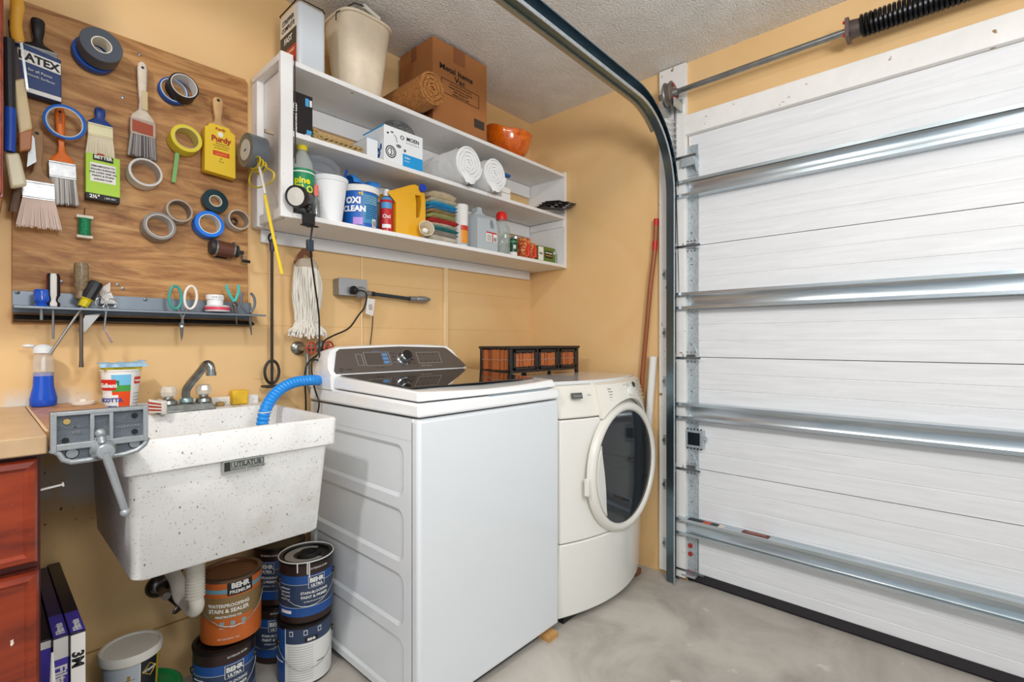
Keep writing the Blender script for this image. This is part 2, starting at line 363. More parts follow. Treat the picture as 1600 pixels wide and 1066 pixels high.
# ------------------------------------------------------------------ track and torsion gear
tr = thing('door_track', 'curved galvanised steel door track on white jamb plank and under ceiling', 'door track', (-.06, -.94, 0))
path = [(-.055, z) for z in (0.005, .5, 1.0, 1.5, 1.86)]; r0 = .38; cx, cz = -.055-r0, 1.86
for k in range(1, 15): a = math.radians(90*k/14); path.append((cx+r0*math.cos(a), cz+r0*math.sin(a)))
path += [(-1.5, cz+r0+.01), (-3.2, cz+r0+.03)]
frames = []
for i, (x, z) in enumerate(path):
    a, b = path[max(i-1, 0)], path[min(i+1, len(path)-1)]; d = Vector((b[0]-a[0], 0, b[1]-a[1])).normalized(); nrm = Vector((d.z, 0, -d.x))   # towards the door / up
    frames.append(((x, -.93, z), nrm, (0, -1, 0)))
w = .031; q = .0025
prof = [(-w, 0), (w, 0), (w, .03), (w-.006, .038), (w-.008, .036), (w-q, .028), (w-q, q), (-w+q, q), (-w+q, .04), (-w, .04)]
m_rail = mat('#70828c', .25, 1)  # dark reflections inside the track put into the colour; the lip stays light
rl = MB(); rl.sweep(prof, m_rail, frames); rl.sweep([(-w+q, .0395), (-w-.014, .0425), (-w-.014, .0455), (-w+q, .043)], m_galv, frames); rl.build('rail', tr, ang=25)
ang = MB()
for i in range(0, 15):
    pass
# perforated stiffening angle under the curved and level part
pa = [f for f in frames[12:]]
ang.sweep([(-w-.012, -.012), (-w-.0015, -.012), (-w-.0015, .002), (-w-.012, .002)], mat('#a79c84', .4, .7), pa)
ang.build('stiffening_angle', tr)
for z in (.16, .45, .67, .96, 1.2, 1.49):
    br = MB().box(-.045, -.024, -.928, -.905, z-.02, z+.02, m_galv).cyl((-.024, -.895, z), (-.034, -.895, z), .011, STEEL, n=12).box(-.026, -.0225, -.93, -.885, z-.025, z+.025, m_galv)
    br.build('track_bracket', tr, bevel=.001)
hg = MB().box(-.03, -.024, -.985, -.945, 1.9, 2.33, m_galv)
for k in range(12): hg.cyl((-.0305, -.965, 1.93+k*.034), (-.0312, -.965, 1.93+k*.034), .006, BLACK, n=8)
for k in range(7): hg.tube([(-.12, -.94, 2.1+k*.02), (-.03, -.96, 2.04+k*.03)], .003, m_galv, n=4)
hg.build('flag_bracket', tr)
ts = thing('torsion_spring_shaft', 'grey steel shaft with black coil spring and cable drum above the white door', 'door spring', (-.1, -2.2, 2.335))
MB().cyl((-.1, -.9, 2.335), (-.1, -3.6, 2.335), .0127, mat('#9c9fa0', .3, 1, var=.2, vscale=20), n=20).build('shaft', ts)
sp = []
n = 62; y0, y1 = -1.70, -2.55
for i in range(n*12): a = i/12*2*PI; sp.append((-.1+.036*math.cos(a), y0+(y1-y0)*i/(n*12), 2.335+.036*math.sin(a)))
MB().tube(sp, .0064, mat('#1d1d1f', .3, .6), n=6).build('coil_spring', ts)
co = MB().lathe([(.014, 0), (.03, 0), (.034, .02), (.03, .05), (.014, .05)], mat('#5b504c', .5, .5), (-.1, -1.655, 2.335), (0, -1, 0)).box(-.135, -.065, -1.668, -1.655, 2.3, 2.37, mat('#6e5c57', .5, .4))
for dz in (-.024, .024):
    co.cyl((-.125, -1.648, 2.335+dz), (-.125, -1.668, 2.335+dz), .006, RED, n=8)
co.build('winding_cone', ts)
dr = MB().lathe([(.014, 0), (.05, 0), (.056, .004), (.05, .008), (.048, .012), (.05, .016), (.05, .03), (.056, .034), (.05, .038), (.02, .04), (.014, .06)], mat('#8a8480', .45, .8), (-.1, -.935, 2.335), (0, -1, 0), n=36)
for k in range(3): a = k*2.1; dr.cyl((-.1+.035*math.cos(a), -.975, 2.335+.035*math.sin(a)), (-.1+.035*math.cos(a), -.98, 2.335+.035*math.sin(a)), .008, mat('#8c2f28', .5), n=10)
dr.build('cable_drum', ts)
eb = MB().box(-.13, -.022, -.99, -.985, 2.26, 2.3, m_galv).prism([(-.03, 2.26), (-.03, 2.41), (-.05, 2.415), (-.075, 2.40), (-.085, 2.38), (-.12, 2.335), (-.12, 2.29), (-.08, 2.26)], -.928, -.922, m_galv)
eb.cyl((-.06, -.921, 2.395), (-.06, -.935, 2.395), .012, STEEL, n=16)
eb.build('bearing_plate', ts)
MB().tube([(-.048, -.95, 2.33), (-.03, -.975, 1.2), (-.028, -.98, .06)], .0016, STEEL, n=5).build('lift_cable', ts)
# ================================================================== WASHER
m_en = mat('#e4e8eb', .22, coat=.3)
m_en2 = mat('#f2f3f3', .18, coat=.4)
WX0, WX1, WY0, WY1 = -1.446, -.757, -.79, -.09
ws = thing('washing_machine', 'white top loading washing machine with dark control console beside the utility sink', 'washing machine', (-1.1, -.44, 0))
b = MB()
b.box(WX0+.006, WX1, WY0+.012, WY1, .031, .924, m_en)
b.build('cabinet', ws, bevel=.008, seg=3)
MB().box(WX0, WX1+.001, WY0, WY0+.045, .03, .925, m_en).build('front_panel', ws, bevel=.012, seg=4)
MB().box(WX0+.03, WX1-.02, WY0+.03, WY1-.02, .004, .034, BLACK).build('base', ws)
# pressed panels on the side: raised frames around four recesses
sp = MB()
def rrect(y0, y1, z0, z1, r, n=5):
    P = []
    for cy, cz, a0 in ((y1-r, z1-r, 0), (y0+r, z1-r, 90), (y0+r, z0+r, 180), (y1-r, z0+r, 270)):
        for k in range(n+1): a = math.radians(a0+90*k/n); P.append((cy+r*math.cos(a), cz+r*math.sin(a)))
    return P
yA, yB = -.715, -.13
zz = [(.055, .24), (.275, .44), (.475, .64), (.675, .84)]
# side skin with bevelled recesses
x_out = WX0; x_in = WX0+.006
for (z0, z1) in zz:
    O = rrect(yA, yB, z0, z1, .035); I = rrect(yA+.012, yB-.012, z0+.012, z1-.012, .026); k = len(O)
    V = [(x_out, y, z) for y, z in O] + [(x_in-.0005, y, z) for y, z in I]
    sp.add(V, [(i, (i+1) % k, k+(i+1) % k, k+i) for i in range(k)], m_en)
    # flat border between recess outline and its rectangle
    R = []
    for (y, z) in O:
        R.append((x_out, yB+.03 if y > (yA+yB)/2 else WY0+.03, z1+.0175 if z > (z0+z1)/2 else z0-.0175))
    o0 = len(O)
    V2 = [(x_out, y, z) for y, z in O] + R
    sp.add(V2, [(k+i, k+(i+1) % k, (i+1) % k, i) for i in range(k)], m_en)
sp.box(x_out, x_in, WY0+.03, WY1-.01, .857, .925, m_en).box(x_out, x_in, WY0+.03, WY1-.01, .032, .0376, m_en)
sp.build('side_panel', ws, ang=20)
# top deck
dk = MB(); dk.hexa([(WX0-.004, WY0-.006, .931), (WX1+.004, WY0-.006, .931), (WX1+.004, WY1, .931), (WX0-.004, WY1, .931),
                    (WX0+.002, WY0, .972), (WX1-.002, WY0, .972), (WX1-.002, WY1, .985), (WX0+.002, WY1, .985)], m_en2)
dk.build('top_deck', ws, bevel=.009, seg=3)
# lid: white frame with a glass top
LY0, LY1 = WY0+.008, -.272
lp = []
for i in range(13):
    t = i/12; x = WX0+.004+(WX1-WX0-.008)*t; lp.append((x, LY0-.012*math.sin(PI*t)))
lid = MB(); n = len(lp)
V = [(x, y, .977) for x, y in lp] + [(lp[-1][0], LY1, .985), (lp[0][0], LY1, .985)] + [(x+(.01 if i == 0 else -.01 if i == n-1 else 0), y+.012, 1.006-.010*math.sin(PI*i/12)) for i, (x, y) in enumerate(lp)] + [(lp[-1][0]-.008, LY1, 1.03), (lp[0][0]+.008, LY1, 1.03)]
k = n+2
lid.add(V, [tuple(range(k-1, -1, -1)), tuple(range(k, 2*k))] + [(i, (i+1) % k, k+(i+1) % k, k+i) for i in range(k)], m_en2)
lid.box(-1.15, -.82, LY0-.006, LY0+.05, .966, .9775, mat('#8f9da4', .35))
lo = lid.build('lid', ws, bevel=.006, seg=3)
m_glass = mat('#0b0b0c', .03, coat=.5, spec=.8)
gl = MB(); gl.hexa([(WX0+.035, LY0+.07, 1.0105), (WX1-.06, LY0+.07, 1.0105), (WX1-.03, LY1-.002, 1.0305), (WX0+.03, LY1-.002, 1.0305),
                    (WX0+.035, LY0+.07, 1.0135), (WX1-.06, LY0+.07, 1.0135), (WX1-.03, LY1-.002, 1.0335), (WX0+.03, LY1-.002, 1.0335)], m_glass)
gl.build('lid_glass', lo, bevel=.001)
# console: sloped face, arched top
cs = MB(); arch = []
for i in range(17):
    t = i/16; x = WX0-.002+(WX1-WX0+.004)*t; e = 2*t-1
    zt = 1.035 + .108*max(0, 1-abs(e)**9)**.5 if abs(e) < 1 else 1.035
    ins = .075*(abs(e)**3)*(1 if e > 0 else .35)
    arch.append((x, zt))
def consec(x, zt, y0=-.265):
    k = (zt-1.0)/.14
    return [(x, y0, .98), (x, y0+.004, 1.03), (x, y0+.062*k+.004, zt-.004), (x, y0+.062*k+.02, zt), (x, -.12, zt-.01), (x, WY1, zt-.05 if zt > 1.08 else .99), (x, WY1, .98)]
xs = []
L0, L1, T0, T1 = WX0-.002, WX1+.002, -1.39, -.835
prof = [(L0, 1.03), (L0+.003, 1.06), (L0+.012, 1.10), (L0+.03, 1.128), (T0, 1.138), (-1.25, 1.144), (-1.11, 1.147), (-.97, 1.146), (T1-.01, 1.140), (T1+.02, 1.12), (-.785, 1.075), (L1-.012, 1.045), (L1, 1.03)]
V = []; 
for x, zt in prof: V += consec(x, zt)
F = []
for i in range(len(prof)-1):
    for j in range(7): F.append((i*7+j, i*7+(j+1) % 7, (i+1)*7+(j+1) % 7, (i+1)*7+j))
F += [tuple(range(6, -1, -1)), tuple((len(prof)-1)*7+j for j in range(7))]
cs.add(V, F, m_en2); con = cs.build('console', ws, ang=28)
# dark fascia lying on the sloped face
def face(x, z, off=.0): # point on console slope; x, z in world
    nrm = Vector((0, -1, .575)).normalized()
    return Vector((x, -.2625+.578*(z-1.03), z)) + nrm*off
m_fas = mat('#6b625c', .35, .35)
fp = [(-1.425, 1.037), (-.79, 1.037), (-.775, 1.044), (-.80, 1.075), (-.852, 1.122), (-.868, 1.128), (-1.11, 1.135), (-1.385, 1.127), (-1.40, 1.118), (-1.43, 1.048)]
fa = MB(); n = len(fp); V = [face(x, z, .0) for x, z in fp] + [face(x, z, .004) for x, z in fp]
fa.add(V, [tuple(range(n-1, -1, -1)), tuple(range(n, 2*n))] + [(i, (i+1) % n, n+(i+1) % n, n+i) for i in range(n)], m_fas)
UX, UZ = XA, Vector((0, .575, 1)).normalized()
def line(x0, z0, x1, z1, m, w=.001):
    p, q = face(x0, z0, .0045), face(x1, z1, .0045); fa.tube([p, q], w, m, n=4)
lt = mat('#b9b4ae', .5); lb = mat('#5e8fc0', .5)
for x0, x1, z0, z1 in ((-1.325, -1.30, 1.062, 1.105), (-1.29, -1.175, 1.06, 1.112), (-1.035, -.91, 1.062, 1.108)):
    for a in ((x0, z0, x1, z0), (x1, z0, x1, z1), (x1, z1, x0, z1), (x0, z1, x0, z0)): line(*a, lt, .0007)
fa.text('ENERGY STAR', .005, face(-1.232, 1.114, .0042), UX, UZ, lb)
fa.add([face(x, z, .0044) for x, z in ((-1.285, 1.064), (-1.215, 1.064), (-1.215, 1.108), (-1.285, 1.108))], [(0, 1, 2, 3)], mat('#5a524d', .12))
for k in range(3): fa.add([face(x, z, .0044) for x, z in ((-1.208, 1.066+k*.015), (-1.182, 1.066+k*.015), (-1.182, 1.077+k*.015), (-1.208, 1.077+k*.015))], [(0, 1, 2, 3)], lb)
for k, s_ in enumerate(('Whites', 'Colors', 'Towels', 'Bulky')): fa.text(s_, .0065, face(-1.165, 1.105-k*.0145, .0042), UX, UZ, INK, 'LEFT')
for k, s_ in enumerate(('Active', 'Delicates', 'Sanitize', 'Rinse')): fa.text(s_, .0065, face(-1.052, 1.105-k*.0145, .0042), UX, UZ, INK, 'RIGHT')
for k in range(5):
    for j in range(2): fa.text(('Soil', 'Temp', 'Spin', 'Rinse', 'Stain')[k], .0055, face(-1.022+k*.026, 1.099-j*.03, .0042), UX, UZ, INK)
fa.text('My Cycle      Delay', .0055, face(-1.235, 1.05, .0042), UX, UZ, INK)
fa.text('Deep Fill    Tumble Care', .0055, face(-1.0, 1.05, .0042), UX, UZ, lt)
fa.text('Profile', .010, face(-1.37, 1.046, .0042), UX, UZ, INK)
fa.tube([face(-1.402+.006*math.cos(a*PI/6), 1.049+.006*math.sin(a*PI/6), .0045) for a in range(12)], .001, INK, n=4, closed=True)
fao = fa.build('control_panel', con)
kn = MB(); nn = Vector((0, -1, .575)).normalized()
kn.lathe([(.034, 0), (.034, .004), (.029, .008), (.028, .03), (.024, .034), (.0, .034)], mat('#b4b6b9', .16, 1), face(-1.108, 1.085, .004), nn, n=40)
kn.lathe([(.021, .0342), (.021, .036), (0, .036)], mat('#2a2725', .2), face(-1.108, 1.085, .004), nn, n=40)
kn.build('knob', con, label='chrome dial with dark centre')
for x in (-1.40, -.80):
    MB().cyl((x, -.74, 0), (x, -.74, .03), .018, BLACK).build('foot', ws)
MB().box(-.846, -.79, -.81, -.74, .0, .02, mat('#c9995c', .7, var=.2, vscale=30)).build('wooden_shim', loc=(-.82, -.775, 0))
tag(C.objects['wooden_shim'], 'small wooden shim under the front right corner of the washing machine', 'wedge')

# ================================================================== DRYER
m_dw = mat('#ebe9e2', .2, coat=.4); m_dc = mat('#e6e3d8', .3)
dy = thing('clothes_dryer', 'off-white front loading dryer with round dark glass door near the garage door', 'dryer', (-.4, -.45, 0))
XL, XR, XC = -.742, -.055, -.40
def fy(x, k=0): t = (x-XC)/.345; return -.782 - .078*(1-t*t) + k
def slab(z0, z1, m, k=0, x0=XL, x1=XR, back=-.10, k2=None):
    N = 20; f = [(x0+(x1-x0)*i/N) for i in range(N+1)]; q = MB(); k2 = k if k2 is None else k2
    V = [(x, fy(x, k), z0) for x in f] + [(x1, back, z0), (x0, back, z0)] + [(x, fy(x, k2), z1) for x in f] + [(x1, back, z1), (x0, back, z1)]
    n = N+3
    return q.add(V, [tuple(range(n-1, -1, -1)), tuple(range(n, 2*n))] + [(i, (i+1) % n, n+(i+1) % n, n+i) for i in range(n)], m)
slab(.03, .333, m_dw, .012, k2=0).build('kick_panel', dy, bevel=.006, ang=30)
slab(.337, .838, m_dw, 0).build('body', dy, bevel=.005, ang=30)
slab(.842, .975, m_dc, 0, k2=.03).build('console', dy, bevel=.008, ang=30)
slab(.975, .992, mat('#dfe0e0', .15, coat=.4), .04).build('top_panel', dy, bevel=.006, ang=30)
MB().box(XL+.03, XR-.03, -.78, -.12, .006, .03, BLACK).build('base', dy)
for x in (XL+.06, XR-.06): MB().cyl((x, -.72, 0), (x, -.72, .01), .02, BLACK).build('foot', dy)
# raised control area on the right half of the console
cp = MB(); N = 16; V = []
for i in range(N+1):
    x = -.55+(-.065+.55)*i/N; dip = .70 + 0; rr = .302
    dz = rr*rr-(x+.355)**2; zlow = max(.80, .60+math.sqrt(dz)-.0 if dz > 0 else 0); zlow = min(max(zlow, .79), .91)
    V += [(x, fy(x, -.004), zlow), (x, fy(x, -.022), zlow+.002), (x, fy(x, .012), .972), (x, fy(x, .045), .985)]
F = [(i*4+j, i*4+(j+1) % 4, (i+1)*4+(j+1) % 4, (i+1)*4+j) for i in range(N) for j in range(4)] + [(3, 2, 1, 0), (4*N, 4*N+1, 4*N+2, 4*N+3)]
cp.add(V, F, m_dc)
def cf(x, z, off=.001):
    t = (z-.85)/.12; return Vector((x, fy(x, -.022+.034*t)-off-.002*(1-t), z))
gi = mat('#8d8d8b', .5)
def cux(x): return (cf(x+.01, .9)-cf(x-.01, .9)).normalized()
UZc = Vector((0, .034, .12)).normalized()
for k in range(6): cp.text(('Heavy', 'Normal', 'Casual', 'Delicate', 'Towels', 'Bedding')[k], .009, cf(-.49, .95-k*.012, .003), cux(-.49), UZc, gi, 'LEFT')
for k in range(10):
    a = 2*PI*k/10; cp.text('Auto', .007, cf(-.335+.05*math.cos(a), .932+.03*math.sin(a), .003), cux(-.33), UZc, gi)
for k in range(5): cp.text('High', .007, cf(-.215, .955-k*.014, .003), cux(-.2), UZc, gi, 'LEFT')
for k in range(5):
    for j in range(3): cp.cyl(cf(-.155+j*.03, .955-k*.018, .0), cf(-.155+j*.03, .955-k*.018, .003), .0035, mat('#c8b48a', .5), n=8)
cpo = cp.build('control_panel', dy, ang=30)
d = MB(); nd = Vector((0, -.12, .034)).normalized(); cc = cf(-.335, .932, 0)
d.lathe([(.026, 0), (.026, .006), (.02, .012), (.019, .022), (0, .024)], mat('#e9e8e3', .25), cc, nd, n=30)
for k in range(14): a = 2*PI*k/14; d.cyl(cc+Vector((.023*math.cos(a), 0, .023*math.sin(a)))+nd*.004, cc+Vector((.022*math.cos(a), 0, .022*math.sin(a)))+nd*.012, .003, mat('#c9cac8', .4), n=6)
d.build('dial', cpo)
c2 = cf(-.245, .955, 0); MB().lathe([(.014, 0), (.013, .005), (0, .006)], mat('#2a2c2e', .3), c2, nd, n=20).build('start_button', cpo, label='dark round button')
bd = MB(); x0 = -.665
p0 = Vector((x0, fy(x0, .0)-.003, .935)); ux = (Vector((x0+.02, fy(x0+.02), 0))-Vector((x0-.02, fy(x0-.02), 0))).normalized(); uz = Vector((0, .03, .133)).normalized()
for a, b_, m in ((-.024, .024, mat('#5a5a58', .4)),):
    V = [p0+ux*a-uz*.012, p0+ux*b_-uz*.012, p0+ux*b_+uz*.012, p0+ux*a+uz*.012]; off = Vector((0, .008, 0)); bd.hexa([v+off for v in V]+V, m)
bd.text('Kenmore', .010, p0+Vector((0, -.001, -.003)), ux, uz, mat('#b5b5b0', .5))
bd.text('HE3', .012, p0+ux*.055+Vector((0, -.004, -.003)), ux, uz, gi)
bd.build('name_plate', dy)
# round door
dd = MB(); DC = (-.362, -.850, .60)
dd.lathe([(.287, 0), (.287, .012), (.281, .022), (.270, .028), (.258, .028), (.251, .024), (.248, .018), (.248, 0)], mat('#e5e2d8', .28, coat=.2), DC, (0, -1, 0), n=72, closed=True)
do = dd.build('door', dy, ang=40)
g = MB(); g.lathe([(.249, .016), (.2, .020), (.12, .023), (0, .025)], mat('#222427', .1, spec=.6), (-.362, -.850, .60), (0, -1, 0), n=60)
g.build('door_glass', do)
hw = MB(); P = []
for k in range(13): a = math.radians(150+(226-150)*k/12); P.append((.248*math.cos(a), .248*math.sin(a)))
for k in range(11): t = 1-k/10; a = math.radians(150+(226-150)*t); P.append((.248*math.cos(a)+.06*math.sin(PI*t), .248*math.sin(a)))
hw.prism([(DC[0]+x, DC[2]+z) for x, z in P], -.878, -.862, mat('#dfddd5', .3), plane='xz'); hw.build('door_grip', do, bevel=.003)
MB().box(-.665, -.645, -.868, -.848, .53, .60, mat('#e5e2d8', .3)).build('door_latch', do, bevel=.003)
MB().box(-.14, -.09, -.80, -.74, 0, .028, mat('#7a4f36', .8)).build('wooden_block', loc=(-.115, -.77, 0))
tag(C.objects['wooden_block'], 'small brown wooden block under the front right corner of the dryer', 'wedge')

# ================================================================== UTILITY SINK
m_sk = mat('#e3dfd6', .5, bump=.0006, bscale=90)
m_sk = ramp_mat('sink_stone', [(.3, '#e3e2df'), (.7, '#eeedea')], scale=6, rough=.45, bump=.001)
mixin(m_sk, '#8a8274', 34, .085, .05, kind='voronoi', stretch=(1, 1, .6)); mixin(m_sk, '#857b6c', 95, .70, .73, stretch=(1, 1, .45)); mixin(m_sk, '#b4ab9a', 190, .62, .70); mixin(m_sk, '#bfb39e', 3, .6, .8)
sk = thing('utility_sink', 'speckled off-white laundry sink mounted between counter and washing machine', 'sink', (-1.85, -.3, .59))
SX0, SX1, SY0, SY1, SZ0, SZ1 = -2.105, -1.592, -.585, -.012, .588, .93
q = MB()
def ring(x0, x1, y0, y1, z, r=.012, n=3):
    P = []
    for cx_, cy_, a0 in ((x1-r, y1-r, 0), (x0+r, y1-r, 90), (x0+r, y0+r, 180), (x1-r, y0+r, 270)):
        for k in range(n+1): a = math.radians(a0+90*k/n); P.append((cx_+r*math.cos(a), cy_+r*math.sin(a), z))
    return P
secs = [ring(SX0+.03, SX1-.045, SY0+.05, SY1-.03, SZ0, .02), ring(SX0+.022, SX1-.037, SY0+.045, SY1-.02, SZ0+.006, .02), ring(SX0+.012, SX1-.02, SY0+.02, SY1, .845, .02), ring(SX0, SX1-.004, SY0+.004, SY1, .852, .014), ring(SX0-.004, SX1, SY0, SY1, SZ1-.006, .014), ring(SX0, SX1-.004, SY0+.004, SY1-.002, SZ1, .012),
        ring(SX0+.02, SX1-.02, SY0+.022, SY1-.11, SZ1, .03), ring(SX0+.024, SX1-.026, SY0+.028, SY1-.115, SZ1-.01, .03), ring(SX0+.05, SX1-.05, SY0+.06, SY1-.15, .62, .05)]
k = len(secs[0]); V = [p for s_ in secs for p in s_]
F = [(i*k+j, i*k+(j+1) % k, (i+1)*k+(j+1) % k, (i+1)*k+j) for i in range(len(secs)-1) for j in range(k)] + [tuple(range(k-1, -1, -1)), tuple((len(secs)-1)*k+j for j in range(k))]
q.add(V, F, m_sk); skb = q.build('basin', sk, ang=40)
MB().box(SX0+.035, SX1-.02, SY1-.018, SY1, SZ1-.005, SZ1+.03, m_sk).build('back_ledge', sk, bevel=.005)
MB().lathe([(.045, 0), (.045, .006), (.03, .004), (0, .002)], CHROME, (-1.85, -.33, .621), n=24).build('drain', sk)
pl = MB(); c0 = pY(383, 723, SY0); x_, z_ = c0.x, c0.z
pl.box(x_-.052, x_+.048, SY0-.0015, SY0+.02, z_-.016, z_+.012, mat('#aeb1ac', .35, .5)); fr = mat('#2c2c2c', .5)
for a in ((x_-.05, x_-.036, z_-.013, z_+.010),): pl.box(a[0], a[1], SY0-.002, SY0, a[2], a[3], fr)
for a in ((x_-.034, x_+.046, z_+.008, z_+.0095), (x_-.034, x_-.0325, z_-.005, z_+.009), (x_+.0445, x_+.046, z_-.005, z_+.009), (x_-.034, x_+.046, z_-.006, z_-.0048)): pl.box(a[0], a[1], SY0-.002, SY0, a[2], a[3], fr)
pl.text('UTILATUB', .0155, (x_+.006, SY0-.0018, z_-.004), XA, ZA, fr, bold=.02, sx=.95); pl.text('MUSTEE & SONS  CLEVELAND OHIO', .0058, (x_+.006, SY0-.0018, z_-.0125), XA, ZA, fr)
pl.build('name_plate', sk)
# faucet
fx, fyy = -1.86, -.085
fc = thing('faucet', 'old chrome sink faucet with two clear knobs on the sink deck', 'faucet', (fx, fyy, .93))
f = MB(); m_fc = mat('#9fa3a2', .3, 1, var=.4, vscale=35)
f.hexa([(fx-.08, fyy-.035, .9305), (fx+.08, fyy-.035, .9305), (fx+.08, fyy+.03, .9305), (fx-.08, fyy+.03, .9305), (fx-.07, fyy-.022, .955), (fx+.07, fyy-.022, .955), (fx+.07, fyy+.022, .955), (fx-.07, fyy+.022, .955)], m_fc)
for s_ in (-1, 1): f.lathe([(.026, 0), (.022, .014), (.012, .022), (.012, .03)], m_fc, (fx+s_*.05, fyy, .953))
f.lathe([(.02, 0), (.019, .012), (.014, .02)], mat('#8fa6a6', .4, .7), (fx, fyy, .955)); f.build('base', fc, bevel=.004)
s_ = MB(); s_.tube([(fx, fyy, .965), (fx-.002, fyy-.004, .995), (fx+.006, fyy-.02, 1.02), (fx+.026, fyy-.065, 1.065), (fx+.032, fyy-.08, 1.082), (fx+.038, fyy-.092, 1.085), (fx+.042, fyy-.10, 1.076), (fx+.043, fyy-.102, 1.058)], .0125, m_fc, n=14, smooth=5)
s_.cyl((fx+.043, fyy-.102, 1.06), (fx+.043, fyy-.102, 1.048), .0145, m_fc); s_.build('spout', fc)
m_ac = mat('#eee6da', .08, alpha=.6)
for k in (-1, 1):
    h = MB(); c_ = (fx+k*.05, fyy, .976); P = []
    h.lathe([(.013, 0), (.021, .006), (.024, .02), (.021, .034), (.014, .038), (0, .038)], m_ac, c_, n=9)
    h.build('knob', fc, ang=20, label='clear acrylic knob')

# ================================================================== COUNTER, CABINET, VISE
m_ct = mat('#c9a983', .4, var=.12, vscale=14)
CTX = -2.236; CZ = .975
ct = MB(); ct.box(-3.0, CTX, -.655, 0, CZ-.036, CZ-.0, m_ct)
o = ct.build('countertop', bevel=.003); tag(o, 'tan laminate countertop with stains at the left above the cherry cabinet', 'countertop')
m_cb = ramp_mat('brown_board', [(.3, '#a8764a'), (.55, '#bf8f60'), (.8, '#c9a27a')], scale=8, rough=.4, detail=6)
mixin(m_cb, '#9c5f5c', 30, .5, .62, box=[(0, -2.18, .05, .02), (1, -.2, .1, .06)])
m_edge = mat('#dcc39a', .5)
bbd = MB().box(CTX+.001, -2.078, -.592, -.001, CZ-.032, CZ-.001, m_cb)
bbd.box(CTX+.001, CTX+.006, -.592, -.001, CZ-.001, CZ+.0005, m_edge)
tag(bbd.build('wooden_board', bevel=.001), 'brown wooden board at counter level behind the grey vise', 'board')
m_ch = ramp_mat('cherry_wood', [(.3, '#5e1c0c'), (.5, '#8b3012'), (.75, '#a44018')], scale=3, stretch=(1, 1, 6), rough=.28, coat=.3, detail=5)
mixin(m_ch, '#e8ddd0', 90, .74, .76)
m_ch2 = ramp_mat('cherry_wood_side', [(.3, '#4a150e'), (.7, '#5e1d12')], scale=3, rough=.3)
cb = thing('base_cabinet', 'cherry red wooden base cabinet with raised panel drawer and door at left edge', 'cabinet', (-2.6, -.32, 0))
MB().box(-3.0, CTX-.008, -.62, -.01, 0, CZ-.037, m_ch2).build('body', cb)
def panel(name, x0, x1, z0, z1, y, parent):
    p = MB(); w = .022
    p.box(x0, x1, y, y+.02, z0, z1, m_ch)
    def rim(i0, o0, i1, o1):   # bevelled frame from inset i0 at offset o0 to inset i1 at offset o1
        A = [(x0+i0, y-o0, z0+i0), (x1-i0, y-o0, z0+i0), (x1-i0, y-o0, z1-i0), (x0+i0, y-o0, z1-i0)]; B = [(x0+i1, y-o1, z0+i1), (x1-i1, y-o1, z0+i1), (x1-i1, y-o1, z1-i1), (x0+i1, y-o1, z1-i1)]
        p.add(A+B, [(i, (i+1) % 4, 4+(i+1) % 4, 4+i) for i in range(4)], m_ch)
    rim(0, 0, .004, .006); rim(.004, .006, .014, .008); rim(.014, .008, .02, .002); rim(.02, .002, .07, .0005); rim(.07, .0005, .076, .006); rim(.076, .006, .084, .0065)
    p.add([(x0+.084, y-.0065, z0+.084), (x1-.084, y-.0065, z0+.084), (x1-.084, y-.0065, z1-.084), (x0+.084, y-.0065, z1-.084)], [(0, 1, 2, 3)], m_ch)
    p.build(name, parent, ang=15)
panel('drawer', -2.72, CTX-.014, .73, .93, -.645, cb)
panel('door', -2.72, CTX-.012, .10, .712, -.645, cb)
uc = thing('wall_cabinet', 'cherry red upper cabinet side just inside the left frame edge', 'cabinet', (-2.6, -.16, 1.49))
MB().box(-3.0, -2.287, -.32, -.001, 1.495, 2.40, m_ch).build('body', uc, bevel=.002)
MB().box(-2.72, -2.29, -.34, -.321, 1.50, 2.39, m_ch).build('door', uc, bevel=.003)
# vise
vs = thing('bench_vise', 'grey cast iron woodworking vise with hanging handle on the counter corner', 'vise', (-2.15, -.68, .90))
m_vi = mat('#a3a8ab', .38, .4, var=.12, vscale=30, bump=.0008, bscale=120); m_vd = mat('#666d74', .5, .3, bump=.001, bscale=140)
P0, P1 = pY(79, 645, -.69), pY(232, 633, -.69); vx0, vx1 = P0.x, P1.x; vt = P0.z
v = MB(); cx = (vx0+vx1)/2; y0, y1 = -.69, -.665
out = [(vx0, vt), (vx0, vt-.075), (vx0+.012, vt-.083), (vx0+.018, vt-.096), (vx0+.03, vt-.103), (cx-.02, vt-.103), (cx+.02, vt-.101), (vx1-.04, vt-.101), (vx1-.018, vt-.096), (vx1-.006, vt-.086), (vx1, vt-.072), (vx1, vt)]
v.prism(out, y0+.012, y1, m_vd, plane='xz')
ribs = [(vx0, vx0+.009, vt-.078, vt), (vx1-.009, vx1, vt-.075, vt), (vx0, vx1, vt-.008, vt), (vx0, vx1, vt-.075, vt-.062), (cx-.019, cx-.011, vt-.065, vt), (cx+.011, cx+.019, vt-.065, vt), (cx-.019, cx+.019, vt-.013, vt), (cx-.019, cx+.019, vt-.066, vt-.055)]
for i_, a in enumerate(ribs): v.box(a[0]+i_*.00013, a[1]-i_*.00017, y0+i_*.0003, y1-.004-i_*.0002, a[2]+i_*.00011, a[3]-i_*.00015, m_vi)
low = [(p[0], p[1]) for p in out[1:11]]
v.tube([(x, y0+.006, z+.003) for x, z in low], .0055, m_vi, n=8)
bj = v.build('jaw', vs, bevel=.0012)
tx = MB()
